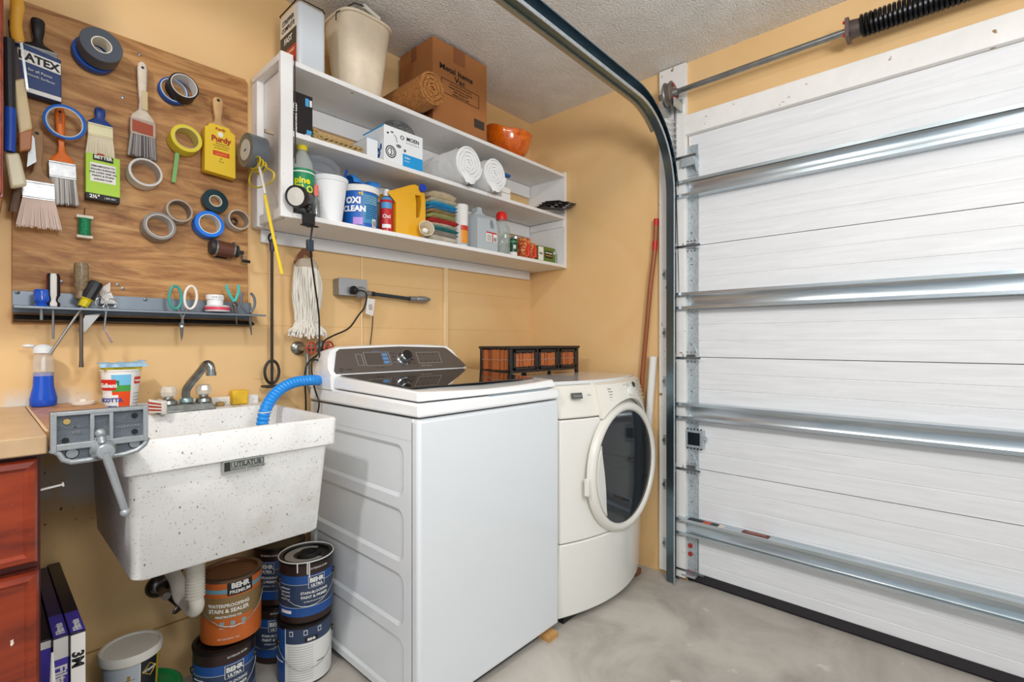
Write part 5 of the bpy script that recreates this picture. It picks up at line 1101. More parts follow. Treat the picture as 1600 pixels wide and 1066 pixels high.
# --- paint brushes
def brush(name, label, top, ftop, fbot, bot, hw, fw, mh, mf, mb, y=-.04, flare=1.12, hole=True, wide=None, th=.018, seed=1, cat='paintbrush', tip=.0, fan=None, stain=None):
    T, A, B_, D = (pY(*p, y) for p in (top, ftop, fbot, bot)); ax = (D-T); L = ax.length; d = ax.normalized(); s = Vector((-d.z, 0, d.x)) if d.z < 0 else Vector((d.z, 0, -d.x)); s = s if s.x > 0 else -s
    t = thing(name, label, cat, tuple(T)); Y = Vector((0, 1, 0))
    def P(a, l, yy=0): return T + d*l + s*a + Y*yy
    la, lb, lc = (A-T).dot(d), (B_-T).dot(d), L
    prof = [(0, hw*.35), (.03*la, hw*.8), (.12*la, hw), (.45*la, hw*.86), (.68*la, hw*.62), (.82*la, hw*.8), (.93*la, fw*.8), (la, fw*.97)] if wide is None else wide(la, hw, fw)
    b = MB(); n = len(prof); V = []
    for l, w in prof:
        k = .5+.5*min(1, w/hw) if l < la*.8 else .9
        for a_, y_ in ((-1, -.55), (-.7, -1), (.7, -1), (1, -.55), (1, .55), (.7, 1), (-.7, 1), (-1, .55)): V.append(P(a_*w/1, l, y_*th*.42*k))
    F = [(i*8+j, i*8+(j+1) % 8, (i+1)*8+(j+1) % 8, (i+1)*8+j) for i in range(n-1) for j in range(8)] + [tuple(range(7, -1, -1)), tuple((n-1)*8+j for j in range(8))]
    b.add(V, F, mh)
    if hole: b.cyl(P(0, .10*la, -th*.43), P(0, .10*la, -th*.46), hw*.32, INK, n=12)
    b.build('handle', t, ang=50)
    b = MB(); b.hexa([P(-fw, la-.002, -th*.5), P(fw, la-.002, -th*.5), P(fw, la-.002, th*.5), P(-fw, la-.002, th*.5), P(-fw, lb, -th*.5), P(fw, lb, -th*.5), P(fw, lb, th*.5), P(-fw, lb, th*.5)], mf)
    for l in (la+.004, lb-.005): b.box(0, 0, 0, 0, 0, 0, mf) if False else b.hexa([P(-fw, l-.001, -th*.53), P(fw, l-.001, -th*.53), P(fw, l-.001, th*.5), P(-fw, l-.001, th*.5), P(-fw, l+.001, -th*.53), P(fw, l+.001, -th*.53), P(fw, l+.001, th*.5), P(-fw, l+.001, th*.5)], mf)
    b.build('ferrule', t, bevel=.001)
    rnd = random.Random(seed); b = MB(); N = 34; fan = fan or flare
    for j in range(3):
        for i in range(N):
            a_ = (i+.5)/N*2-1; w = fw*1.15/N; a0 = a_*fw*.97; a1 = a_*fw*fan+rnd.uniform(-.001, .001); le = lc-rnd.uniform(0, .006)-(tip*(1-a_)/2); yy = (j-1)*th*.28
            mm = stain if (stain and rnd.random() < .35) else mb
            b.hexa([P(a0-w, lb-.001, yy-th*.16), P(a0+w, lb-.001, yy-th*.16), P(a0+w, lb-.001, yy+th*.16), P(a0-w, lb-.001, yy+th*.16), P(a1-w, le, yy*.6-th*.1), P(a1+w, le, yy*.6-th*.1), P(a1+w*.8, le+.002, yy*.6+th*.1), P(a1-w*.8, le+.002, yy*.6+th*.1)], mm)
    b.build('bristles', t); return t, P, la, lb, lc
bb_ = mat('#cdbfa8', .9); sil = mat('#9b9c9c', .35, .9, var=.25, vscale=60)
t, P, la, lb, lc = brush('paintbrush', 'angled paintbrush with whitish handle and rust-stained ferrule on the upper board', (222, 97), (222, 188), (222, 212), (223, 246), .013, .033, mat('#d9cbb8', .55, var=.12, vscale=40), mat('#b6a296', .5, .4), mat('#a8a19c', .9), stain=mat('#5f5a5c', .9), fan=1.15, seed=4)
q = MB(); q.hexa([P(-.028, la+.006, -.0102), P(.026, la+.010, -.0102), P(.026, lb-.004, -.0102), P(-.028, lb-.008, -.0102), P(-.028, la+.006, -.0112), P(.026, la+.010, -.0112), P(.026, lb-.004, -.0112), P(-.028, lb-.008, -.0112)], mat('#a34b2c', .6)).build('rust_stain', t); q = MB(); q.hexa([P(-.004, la*.5, -.010), P(.012, la*.5, -.010), P(.012, la*.82, -.010), P(-.004, la*.82, -.010), P(-.004, la*.5, -.011), P(.012, la*.5, -.011), P(.012, la*.82, -.011), P(-.004, la*.82, -.011)], mat('#cdb98e', .6)); q.build('sticker', t)
t, P, la, lb, lc = brush('paintbrush', 'paintbrush with bright orange handle behind the thin blue tape ring', (93, 166), (95, 254), (97, 279), (100, 318), .011, .030, mat('#e2701f', .35), sil, mat('#8d8a86', .9), stain=mat('#d6d2cc', .9), fan=1.08, seed=5, tip=-.006)
q = MB(); dd_ = (P(0, 1)-P(0, 0)).normalized(); q.text('MERIT', .012, P(.004, la*.22, -.0095), dd_, Vector((-dd_.z, 0, dd_.x))*-1, mat('#7a3414', .5)); q.build('printing', t)
t, P, la, lb, lc = brush('paintbrush', 'short paintbrush with navy blue handle and cream bristles', (156, 168), (157, 196), (157, 215), (157, 246), .013, .030, mat('#1f3f86', .35), mat('#b7b08f', .35, .6), mat('#e0d4b8', .9), fan=1.15, seed=6, wide=lambda la, hw, fw: [(0, hw*.5), (.1*la, hw*.95), (.35*la, hw), (.6*la, hw*.8), (.8*la, fw*.8), (.92*la, fw), (la, fw)])
t, P, la, lb, lc = brush('paintbrush', 'large worn paintbrush with weathered brown wooden handle at the lower left of the board', (57, 200), (55, 284), (60, 312), (62, 356), .014, .034, mat('#a5805c', .6, var=.2, vscale=30), sil, mat('#dfc9bc', .9), fan=1.38, seed=8, y=-.06)
# latex brush in its blue keeper
t, P, la, lb, lc = brush('paintbrush', 'wide paintbrush with black handle in a dark blue printed cardboard sleeve', (59, 28), (58, 76), (60, 84), (61, 150), .015, .040, mat('#1c1c1e', .35), STEEL, mat('#2c2c30', .9), fan=1.0, seed=9, y=-.04)
q = MB(); m_lx = mat('#1d3a70', .45); q.hexa([P(-.044, la, -.018), P(.046, la+.018, -.018), P(.046, lc+.008, -.018), P(-.044, lc+.002, -.018), P(-.044, la, .016), P(.046, la+.018, .016), P(.046, lc+.008, .016), P(-.044, lc+.002, .016)], m_lx)
so = q.build('sleeve', t, bevel=.002); q = MB()
q.hexa([P(-.043, la+.018, -.0185), P(.045, la+.030, -.0185), P(.045, la+.062, -.0185), P(-.043, la+.05, -.0185), P(-.043, la+.018, -.019), P(.045, la+.030, -.019), P(.045, la+.062, -.019), P(-.043, la+.05, -.019)], PAPER)
q.hexa([P(-.043, lc-.012, -.0185), P(.045, lc-.006, -.0185), P(.045, lc+.006, -.0185), P(-.043, lc+.0, -.0185), P(-.043, lc-.012, -.019), P(.045, lc-.006, -.019), P(.045, lc+.006, -.019), P(-.043, lc+.0, -.019)], PAPER)
ux = (P(.04, 0)-P(-.04, 0)).normalized(); uz = -(P(0, 1)-P(0, 0)).normalized(); ux2 = (ux - uz*.14).normalized()
q.text('LATEX', .030, P(.0, la+.050, -.0192), ux2, uz, INK, bold=.04, sx=.95); q.text('for all Paints', .010, P(.002, la+.076, -.0192), ux2, uz, PAPER); q.text('Smooth Surfaces', .009, P(.002, la+.090, -.0192), ux2, uz, PAPER)
q.build('sleeve_printing', t)
# purdy brush
t, P, la, lb, lc = brush('paintbrush', 'paintbrush with bare wood handle in a bright yellow printed cardboard sleeve', (340, 152), (341, 200), (341, 207), (341, 270), .016, .036, mat('#c9a06c', .5, var=.15, vscale=30), STEEL, mat('#d9d0c4', .9), fan=1.0, seed=10, y=-.045)
q = MB(); m_pu = mat('#ecc52a', .5)
pts = [(-.046, la+.012), (-.036, la+.004), (-.03, la-.006), (.03, la-.004), (.036, la+.008), (.05, la+.014), (.05, lc+.012), (-.048, lc+.004)]
V = [P(a, l, -.02) for a, l in pts]+[P(a, l, .014) for a, l in pts]; n = len(pts); q.add(V, [tuple(range(n)), tuple(range(2*n-1, n-1, -1))]+[(i, n+i, n+(i+1) % n, (i+1) % n) for i in range(n)], m_pu)
q.build('sleeve', t, bevel=.002); q = MB(); ux = (P(.04, 0)-P(-.04, 0)).normalized(); uz = -(P(0, 1)-P(0, 0)).normalized(); pr_ = mat('#a8341c', .5)
q.text('Purdy', .026, P(.004, la+.053, -.0204), ux, uz, pr_, bold=.05); q.text('Purdy', .013, P(.002, la+.014, -.0204), ux, uz, pr_, bold=.04)
q.lathe([(.009, 0), (.009, .0006), (0, .0007)], PAPER, P(.002, la+.027, -.0202), (0, -1, 0), n=18)
for k in range(3): q.text(('Sprig Ox-Hair', 'Varnish & Enamel', 'For oil paints'), .007, P(0, 0), ux, uz, INK) if False else q.text(('Sprig Elasco', 'Varnish & Enamel', 'oil based paints')[k], .0072, P(.004, la+.062+k*.008, -.0204), ux, uz, mat('#5a4620', .5))
q.hexa([P(-.022, la+.086, -.0202), P(.03, la+.088, -.0202), P(.03, la+.104, -.0202), P(-.022, la+.102, -.0202), P(-.022, la+.086, -.0208), P(.03, la+.088, -.0208), P(.03, la+.104, -.0208), P(-.022, la+.102, -.0208)], mat('#d8401c', .5)).text('SOFT BRISTLES', .0055, P(.004, la+.098, -.021), ux, uz, m_pu)
q.text('3"', .009, P(.004, la+.116, -.0204), ux, uz, INK); q.text('75 mm', .006, P(.004, la+.124, -.0204), ux, uz, INK); q.build('sleeve_printing', t)
# better brush pack
t, P, la, lb, lc = brush('paintbrush', 'paintbrush in a lime green and black printed card below the navy handled brush', (157, 240), (157, 250), (157, 254), (157, 310), .010, .034, RED, STEEL, mat('#c8c2b8', .9), fan=1.0, seed=12, hole=False, y=-.04)
q = MB(); 
def slab2(l0, l1, m, a0=-.036, a1=.044, e=0): q.hexa([P(a0, l0, -.018-e), P(a1, l0+.001, -.018-e), P(a1, l1+.001, -.018-e), P(a0, l1, -.018-e), P(a0, l0, .014), P(a1, l0+.001, .014), P(a1, l1+.001, .014), P(a0, l1, .014)], m)
l0 = .008; slab2(l0, l0+.118, mat('#a6cf2c', .45)); slab2(l0+.118, l0+.136, INK); slab2(l0+.001, l0+.018, INK, -.02, .028, .0006); slab2(l0+.026, l0+.082, PAPER, -.026, .034, .0006)
q.build('sleeve', t); q = MB(); ux = XA; uz = ZA
q.text('BETTER', .0125, P(.004, l0+.012, -.0192), ux, uz, PAPER, bold=.04)
for k in range(5): q.text(('SEMI-SMOOTH TO', 'ROUGH SURFACES', 'FOR LATEX AND OIL', 'PAINTS & STAINS', 'polyester brush')[k], .0068, P(.004, l0+.038+k*.0095, -.0192), ux, uz, INK, bold=.03)
q.text('2½"', .014, P(-.016, l0+.132, -.0192), ux, uz, PAPER, bold=.04); q.text('| BRUSH', .0075, P(.02, l0+.131, -.0192), ux, uz, PAPER)
q.build('sleeve_printing', t)
# wire spool
p = pY(132, 354, -.035); t = thing('wire_spool', 'small spool of green wire below the lime green brush card', 'spool', tuple(p))
MB().lathe([(.013, -.026), (.0145, -.022), (.0145, .022), (.013, .026)], mat('#1f8a5c', .3, .3, bump=.003, bscale=300), p, n=24).build('wire', t)
MB().box(p.x-.019, p.x+.019, p.y-.010, p.y+.010, p.z+.026, p.z+.034, cream).box(p.x-.018, p.x+.018, p.y-.010, p.y+.010, p.z-.033, p.z-.026, cream).cyl((p.x, p.y, p.z+.034), (p.x+.002, p.y+.01, p.z+.06), .001, INK, n=5).build('card_ends', t)
# pencil sharpener
p = pY(349, 388, -.045); t = thing('pencil_sharpener', 'wall mounted pencil sharpener with brown drum and crank at the lower right of the board', 'sharpener', tuple(p))
MB().cyl((p.x-.028, p.y, p.z+.002), (p.x+.030, p.y, p.z-.004), .027, mat('#6a4234', .3, .3), n=32).build('drum', t)
b = MB()
for x in (-.030, .026): b.lathe([(.024, 0), (.029, .002), (.029, .007), (.024, .009)], mat('#a8a8a4', .3, .9), (p.x+x, p.y, p.z), (1, 0, -.08), n=32)
b.box(p.x-.02, p.x+.02, -.02, -.0145, p.z-.03, p.z+.03, mat('#4a4744', .4, .6)).box(p.x-.012, p.x+.012, p.y, -.016, p.z-.012, p.z+.012, DARK); b.build('mount', t)
MB().lathe([(.024, -.012), (.027, -.006), (.027, 0), (.020, 0)], DARK, (p.x-.030, p.y, p.z+.002), (1, 0, 0), n=30).build('end_cap', t); MB().lathe([(.018, 0), (.022, .004), (.022, .012), (.008, .016)], DARK, (p.x+.035, p.y, p.z-.003), (1, 0, 0), n=28).build('end_cap', t)
MB().cyl((p.x+.048, p.y, p.z-.005), (p.x+.066, p.y, p.z-.006), .007, DARK).box(p.x+.062, p.x+.067, p.y-.004, p.y+.004, p.z-.035, p.z, mat('#9a9a96', .3, .9)).cyl((p.x+.062, p.y, p.z-.034), (p.x+.088, p.y, p.z-.036), .0055, BLACK).build('crank', t)
# --- tools hanging at the far left edge
def blade_poly(b, P4, th, m):
    V = [Vector(p) for p in P4]; b.hexa(V+[v+Vector((0, th, 0)) for v in V], m)
t = thing('keyhole_saw', 'saw with glossy yellow wooden handle at the top left of the board', 'saw', tuple(pY(28, 40, -.12)))
MB().tube([pY(27, -12, -.12), pY(27, 12, -.12), pY(25, 35, -.12), pY(27, 55, -.12), pY(31, 65, -.12)], .014, mat('#dca437', .3, coat=.4), n=12, smooth=4, rs=[.012, .014, .0125, .012, .013, .0135, .010], flat=.7).build('handle', t)
b = MB(); blade_poly(b, [pY(28, 45, -.121), pY(33, 47, -.121), pY(45, 140, -.121), pY(41, 138, -.121)], .0015, mat('#c7cacb', .25, 1)); b.build('blade', t)
t = thing('hand_saw', 'dark bladed saw with worn cream wooden handle hanging left of the orange brush', 'saw', tuple(pY(35, 160, -.10)))
b = MB(); blade_poly(b, [pY(12, 30, -.095), pY(20, 28, -.095), pY(40, 165, -.095), pY(26, 165, -.095)], .0015, mat('#3c3230', .4, .6)); b.build('blade', t)
b = MB(); Pq = [pY(20, 124, -.11), pY(38, 120, -.11), pY(51, 200, -.11), pY(30, 208, -.11)]; b.hexa(Pq+[v+Vector((0, .02, 0)) for v in Pq], mat('#e2cb9c', .4, var=.08)); b.build('handle', t, bevel=.005)
b = MB(); Pq = [pY(29, 206, -.108), pY(51, 200, -.108), pY(49, 232, -.108), pY(30, 236, -.108)]; b.hexa(Pq+[v+Vector((0, .016, 0)) for v in Pq], mat('#b5713a', .4)); b.build('handle_end', t, bevel=.003)
t = thing('scraper', 'small scraper with bright metal blade below the cream saw handle', 'scraper', tuple(pY(50, 230, -.085)))
b = MB(); blade_poly(b, [pY(47, 205, -.085), pY(54, 215, -.085), pY(57, 252, -.085), pY(42, 260, -.085)], .0018, mat('#8b8d8e', .4, 1)); b.build('blade', t)
t = thing('dust_brush', 'blue handled tool with milky plastic head at the left edge of the board', 'brush', tuple(pY(18, 200, -.13)))
b = MB(); b.tube([pY(14, 60, -.12), pY(15, 120, -.12), pY(16, 168, -.12)], .011, mat('#2a2a2e', .5), n=10); b.build('shaft', t)
MB().tube([pY(16, 168, -.12), pY(16, 205, -.12), pY(15, 236, -.12)], .0115, mat('#1f4fb4', .4), n=12).build('grip', t)
b = MB(); Pq = [pY(7, 238, -.13), pY(30, 237, -.13), pY(43, 288, -.13), pY(16, 293, -.13)]; b.hexa(Pq+[v+Vector((0, .022, 0)) for v in Pq], mat('#dfd8b4', .3)); b.build('head', t, bevel=.006)
t = thing('old_paintbrush', 'old stiff paintbrush with flaking brown handle at the lower left corner of the board', 'paintbrush', tuple(pY(22, 300, -.06)))
MB().tube([pY(30, 262, -.07), pY(28, 290, -.07), pY(20, 330, -.07)], .009, mat('#6b5240', .6, var=.3, vscale=40), n=8, flat=.6).build('handle', t)

# ================================================================== TOOL RACK
m_rk = mat('#7d868f', .38, .5, var=.08, vscale=20)
t = thing('tool_rack', 'grey metal tool rack with slots along the bottom of the plywood board', 'rack', (-1.94, -.05, 1.255))
rx0, rx1 = -2.262, -1.615
MB().box(rx0, rx1-.02, -.018, -.0145, 1.24, 1.302, m_rk).build('back_plate', t, bevel=.001)
b = MB(); b.prism([(-.0145, 1.262), (-.10, 1.2535), (-.102, 1.256), (-.105, 1.256), (-.105, 1.249), (-.0145, 1.2575)], rx0, rx1, m_rk, plane='yz').build('ledge', t, bevel=.001)
MB().prism([(-.0145, 1.235), (-.045, 1.226), (-.05, 1.22), (-.0145, 1.214)], rx0+.002, rx1-.02, mat('#35312f', .5, .5), plane='yz').build('lower_rail', t)
for u, v_ in ((27, 456), (227, 467)):
    p = pY(u, v_, -.018); MB().lathe([(.006, 0), (.005, .003), (.002, .004), (0, .003)], STEEL, p, (0, -1, 0), n=12).build('screw', t)
def driver(label, u, vt, vm, vb, hr, mh, mb, y=-.075, sr=.0032, mats=None, du=0, tipw=None, colr=None, flutes=True):
    T, M_, B_ = pY(u+du, vt, y), pY(u, vm, y), pY(u-du, vb, y); d = (T-M_).normalized(); L = (T-M_).length
    t = thing('screwdriver', label, 'screwdriver', tuple(M_))
    b = MB(); n = 24; prof = [(.55, 0), (.95, .04), (1, .12), (.62, .2), (.66, .26), (1, .36), (1, .9), (.85, .98), (0, 1)]
    ax = d; u_ = Vector((1, 0, 0)); u_ = (u_-ax*u_.dot(ax)).normalized(); w_ = ax.cross(u_); V = []
    for r, h in prof:
        for i in range(n): k = hr*r*(1-.12*(i % 4 == 0) if flutes and h > .3 else 1); a = 2*PI*i/n; V.append(M_+ax*(h*L)+(u_*math.cos(a)+w_*math.sin(a))*k)
    o0 = len(b.V)
    for j in range(len(prof)-1):
        pass
    b.V += [tuple(v) for v in V]
    for j in range(len(prof)-1):
        for i in range(n):
            mm = mh if not mats else mats[(i*len(mats))//n]
            if colr and prof[j][1] < .3: mm = colr
            b.F.append([j*n+i, j*n+(i+1) % n, (j+1)*n+(i+1) % n, (j+1)*n+i]); b.M.append(b.mi(mm))
    b.build('handle', t, ang=45)
    q = MB(); q.cyl(M_+d*.004, B_, sr, mb, n=10)
    if tipw: q.hexa([B_+Vector((-sr, -.001, .02)), B_+Vector((sr, -.001, .02)), B_+Vector((tipw, -.0006, 0)), B_+Vector((-tipw, -.0006, 0)), B_+Vector((-sr, .001, .02)), B_+Vector((sr, .001, .02)), B_+Vector((tipw, .0006, 0)), B_+Vector((-tipw, .0006, 0))], mb)
    q.build('shaft', t); return t
cb2 = mat('#1f58c8', .15, alpha=.85)
driver('stubby screwdriver with clear blue handle, leftmost in the tool rack', 65, 451, 480, 499, .0175, mat('#1f5ccf', .12, coat=.5), STEEL, sr=.0042)
driver('screwdriver with red, white and black striped handle in the tool rack', 83, 426, 480, 529, .0155, None, STEEL, mats=[mat('#b3242a', .3)]*7+[mat('#1d1d1f', .3), PAPER, PAPER, mat('#1d1d1f', .3), mat('#b3242a', .3)])
driver('large flat screwdriver with chipped amber and white handle in the tool rack', 127, 409, 468, 573, .017, mat('#8f7c60', .3, var=.5, vscale=90), mat('#6e625a', .45, .7), sr=.0048, tipw=.006)
t = driver('screwdriver with black and yellow handle leaning right in the tool rack', 141, 436, 478, 553, .0155, mat('#1c1d20', .4), mat('#a3a19c', .35, .9), du=12, colr=mat('#d6c21f', .4)) if False else None
T, M_, B_ = pY(152, 440, -.085), pY(129, 478, -.085), pY(78, 553, -.085)
t = thing('screwdriver', 'screwdriver with black and yellow handle leaning diagonally in the tool rack', 'screwdriver', tuple(M_))
d = (T-M_).normalized(); b = MB(); L = (T-M_).length
b.lathe([(.012, 0), (.013, .25*L), (.017, .32*L), (.0175, .9*L), (.015, L), (0, L)], mat('#1c1d20', .4), M_, d, n=10, mats=[mat('#d6c21f', .4)]*2+[mat('#1c1d20', .4)]*4); b.build('handle', t, ang=30)
MB().cyl(M_, B_, .0034, mat('#a3a19c', .35, .9), n=10).build('shaft', t)
t = thing('putty_knife', 'putty knife blade hanging below the rack behind the flat screwdriver', 'knife', tuple(pY(140, 500, -.06)))
b = MB(); blade_poly(b, [pY(133, 492, -.055), pY(158, 489, -.055), pY(133, 518, -.055), pY(121, 517, -.055)], .0015, mat('#a7a5a2', .3, .9)); b.build('blade', t)
t = thing('small_brush', 'little white scrubbing brush leaning in the rack behind the thin scissors', 'brush', tuple(pY(165, 455, -.05)))
b = MB(); Pq = [pY(156, 474, -.05), pY(160, 458, -.05), pY(174, 456, -.05), pY(182, 474, -.05)]; b.hexa(Pq+[v+Vector((0, .014, 0)) for v in Pq], mat('#e4e2dd', .5)); b.build('block', t, bevel=.002)
b = MB()
for k in range(8): b.cyl(pY(158+k*1.9, 462-k*1.0, -.052), pY(156+k*2.2, 451-k*1.5, -.056), .0014, PAPER, n=5)
bo_ = b.build('bristles', t); bo_['kind'] = 'stuff'
def loopring(b, u, v_, ru, rv, y, r, m, rot=0, n=24):
    c = pY(u, v_, y); sx = (pY(u+ru, v_, y)-c).x; sz = (pY(u, v_-rv, y)-c).z; a0 = math.radians(rot)
    P = []
    for a in range(n):
        x, z = sx*math.cos(a*2*PI/n), sz*math.sin(a*2*PI/n); P.append(c+Vector((x*math.cos(a0)-z*math.sin(a0), 0, x*math.sin(a0)+z*math.cos(a0))))
    b.tube(P, r, m, n=8, closed=True); return b
t = thing('scissors', 'thin steel scissors with open finger loops in the tool rack', 'scissors', tuple(pY(165, 480, -.09)))
b = MB(); loopring(b, 156.5, 472, 7.5, 7.5, -.09, .0016, CHROME); loopring(b, 174, 473, 8, 7, -.09, .0016, CHROME); b.build('finger_loops', t)
b = MB(); b.tube([pY(161, 478, -.09), pY(165, 488, -.09), pY(162, 515, -.085)], .0022, CHROME, n=6).tube([pY(169, 479, -.09), pY(166, 488, -.09), pY(163, 515, -.085), pY(175, 535, -.085)], .0022, CHROME, n=6); blade_poly(b, [pY(161, 513, -.086), pY(165, 512, -.086), pY(178, 534, -.086), pY(173, 536, -.086)], .0015, mat('#b88a72', .35, .8)); b.build('blades', t)
t = thing('scissors', 'garden scissors with one teal and one white loop handle in the tool rack', 'scissors', tuple(pY(285, 480, -.09)))
MB_ = MB(); loopring(MB_, 274, 464, 9.5, 18, -.088, .0045, mat('#3f9a90', .35)); MB_.build('handle', t, label='teal loop handle')
MB_ = MB(); loopring(MB_, 298, 464, 9.5, 18, -.088, .0042, mat('#e9e0d4', .4), rot=-4); MB_.build('handle', t, label='white loop handle')
b = MB(); b.tube([pY(277, 482, -.088), pY(284, 492, -.088), pY(286, 505, -.086)], .004, STEEL, n=6).tube([pY(292, 482, -.088), pY(287, 492, -.088), pY(283, 505, -.086)], .004, STEEL, n=6)
blade_poly(b, [pY(280, 503, -.086), pY(288, 503, -.086), pY(286, 525, -.086), pY(283.5, 532, -.086)], .003, mat('#6f6a66', .35, .9)); b.cyl(pY(284, 509, -.088), pY(284, 509, -.082), .004, CHROME, n=10); b.build('blades', t)
# tape spools on the rack
c = pY(340, 470, -.06); c.z = 1.2615
t = thing('thread_seal_tape', 'pink and clear spool lying at the bottom of the stack on the rack', 'tape', tuple(c))
MB().lathe([(.038, 0), (.0385, .003), (.0385, .020), (.038, .021), (0, .021)], mat('#e0dcdc', .2, alpha=.75), c, n=36).lathe([(.0355, .0215), (.0355, .0225), (0, .0225)], mat('#e8e2e0', .3), c, n=30).build('case', t)
MB().lathe([(.0389, .006), (.0389, .016)], mat('#d8405a', .4), c, n=36).build('band', t)
c2 = c + Vector((-.008, 0, .0226)); t = thing('thread_seal_tape', 'white plumbing tape spool on top of the pink and clear spool', 'tape', tuple(c2))
MB().lathe([(.025, 0), (.025, .019), (.028, .0195), (.028, .034), (.026, .036), (0, .036)], mat('#efeeec', .35), c2, n=32).build('spool', t)
q = MB(); q.text('TAPE 1/2', .008, (0, 0, c2.z+.024), XA, ZA, mat('#7d8c9c', .5), wrap=(c2.x, c2.y, .0285, VA(c2.x, c2.y)+8)); q.build('printing', t)
def pliers(label, hl, hr_, piv, tip, m, r, y=-.085, jaw=3):
    t = thing('pliers', label, 'pliers', tuple(pY(*piv, y)))
    for s_, P_ in ((0, hl), (1, hr_)): MB().tube([pY(*p_, y) for p_ in P_], r, m, n=8, smooth=4).build('handle', t)
    b = MB(); p_ = pY(*piv, y); q_ = pY(*tip, y); b.ball(p_, (.009, .005, .010), mat('#5e504a', .4, .8), 12, 8); b.cyl(p_, q_, .0065, mat('#6c645f', .4, .8), r1=.0016, n=10)
    b.build('jaws', t)
pliers('small pliers with bright teal handles in the rack', [(354, 444), (356, 453), (361, 463), (366, 470)], [(372, 444), (373, 454), (370, 463), (367, 470)], (367, 476), (370, 506), mat('#3fb8b0', .35), .0048)
pliers('grey handled pliers at the right end of the tool rack', [(379, 456), (377, 466), (378, 478), (388, 489)], [(392, 457), (397, 464), (398, 476), (391, 488)], (390, 492), (393, 523), mat('#5f6872', .4), .0048, y=-.09)

# ================================================================== THINGS ON COUNTER AND SINK
p = pZ(68, 627, CZ); p.y = max(min(p.y, -.04), -.06); p = pY(68, 627, -.055); p.z = CZ+.001
t = thing('soap_bottle', 'clear squeeze bottle with blue dish soap and white flip cap on the counter', 'bottle', tuple(p))
MB().lathe([(.026, 0), (.029, .004), (.030, .02), (.023, .055), (.0215, .085), (.0215, .095)], mat('#1450c4', .12, coat=.3), p, n=30, sq=(1, .75)).lathe([(0, .094), (.0215, .095)], mat('#1b5ad8', .2), p, n=30, sq=(1, .75)).build('soap', t)
MB().lathe([(.0222, .085), (.023, .10), (.024, .125), (.020, .150), (.014, .158), (.013, .165)], mat('#e4dcd0', .08, alpha=.35), p, n=30, sq=(1, .75)).build('clear_body', t)
MB().lathe([(.0225, .150), (.0225, .164), (.016, .17), (.009, .174), (0, .175)], mat('#dfe4e6', .35), p, n=26).ball((p.x-.030, p.y, p.z+.170), (.014, .012, .006), mat('#e6e6e2', .4), 14, 8).cyl((p.x, p.y, p.z+.10), (p.x, p.y, p.z+.15), .005, PAPER, n=8).build('cap', t)
p = pY(130, 622, -.09); p.z = CZ; o = MB().lathe([(.026, 0), (.028, .003), (.028, .009), (.024, .010), (.010, .011), (.009, .016), (0, .017)], mat('#e6dccd', .4), p, n=28).build('plastic_lid', loc=tuple(p)); tag(o, 'small off-white round plastic lid on the brown board', 'lid')
# ricotta tub
c = pY(189, 630, -.10); c.z = .932; c.x = pY(189, 600, -.10).x
t = thing('ricotta_tub', 'white printed plastic ricotta tub behind the vise at the sink corner', 'tub', tuple(c)); ztop = pY(189, 576, -.10).z-c.z
MB().lathe([(.036, 0), (.037, .002), (.048, ztop-.006), (.050, ztop-.004), (.050, ztop), (.046, ztop), (.036, .01), (0, .01)], mat('#f2f0ec', .3), c, n=44).build('tub', t)
va = VA(c.x, c.y); q = MB()
def cone(a0, a1, z0, z1, m, e=.0008, n=12):
    V = []; rr = lambda z: .0372+(.048-.037)*(z/(ztop-.006))+e
    for i in range(n+1):
        a = math.radians(a0+(a1-a0)*i/n)
        for z in (z0, z1):
            for dr in (-.0015, 0): V.append((c.x+(rr(z)+dr)*math.cos(a), c.y+(rr(z)+dr)*math.sin(a), c.z+z))
    F = []
    for i in range(n): o_ = i*4; q_ = o_+4; F += [(o_+1, q_+1, q_+3, o_+3), (o_+3, q_+3, q_+2, o_+2), (o_, q_, q_+1, o_+1)]
    q.add(V, F, m)
cone(va-28, va+30, ztop*.55, ztop*.90, mat('#79c3e8', .4)); cone(va-28, va+30, ztop*.55, ztop*.68, mat('#4ca04a', .4), .0011); cone(va-25, va-5, ztop*.68, ztop*.78, mat('#2d7a46', .4), .0012)
cone(va-28, va+30, ztop*.05, ztop*.55, mat('#e8501c', .4)); cone(va-75, va-14, ztop*.58, ztop*.80, mat('#d5281e', .4), .0016); cone(va-75, va-8, ztop*.18, ztop*.48, mat('#f0eeea', .4), .0014)
R_ = .0455
q.text('Galbani', .017, (0, 0, c.z+ztop*.64), XA, ZA, PAPER, wrap=(c.x, c.y, .0475, va-42), bold=.04); q.text('RICOTTA', .016, (0, 0, c.z+ztop*.34), XA, ZA, mat('#3c4f9c', .4), wrap=(c.x, c.y, .0445, va-38), bold=.04); q.text('CHEESE', .012, (0, 0, c.z+ztop*.20), XA, ZA, mat('#3c4f9c', .4), wrap=(c.x, c.y, .0435, va-38), bold=.03)
cone(va+42, va+78, ztop*.70, ztop*.84, mat('#d5281e', .4), .0014); q.text('Galbani', .009, (0, 0, c.z+ztop*.745), XA, ZA, PAPER, wrap=(c.x, c.y, .0480, va+60), bold=.03)
for k in range(6): cone(va+42, va+76, ztop*(.14+k*.07), ztop*(.155+k*.07), mat('#9ca6b4', .5), .0012)
q.build('printing', t)
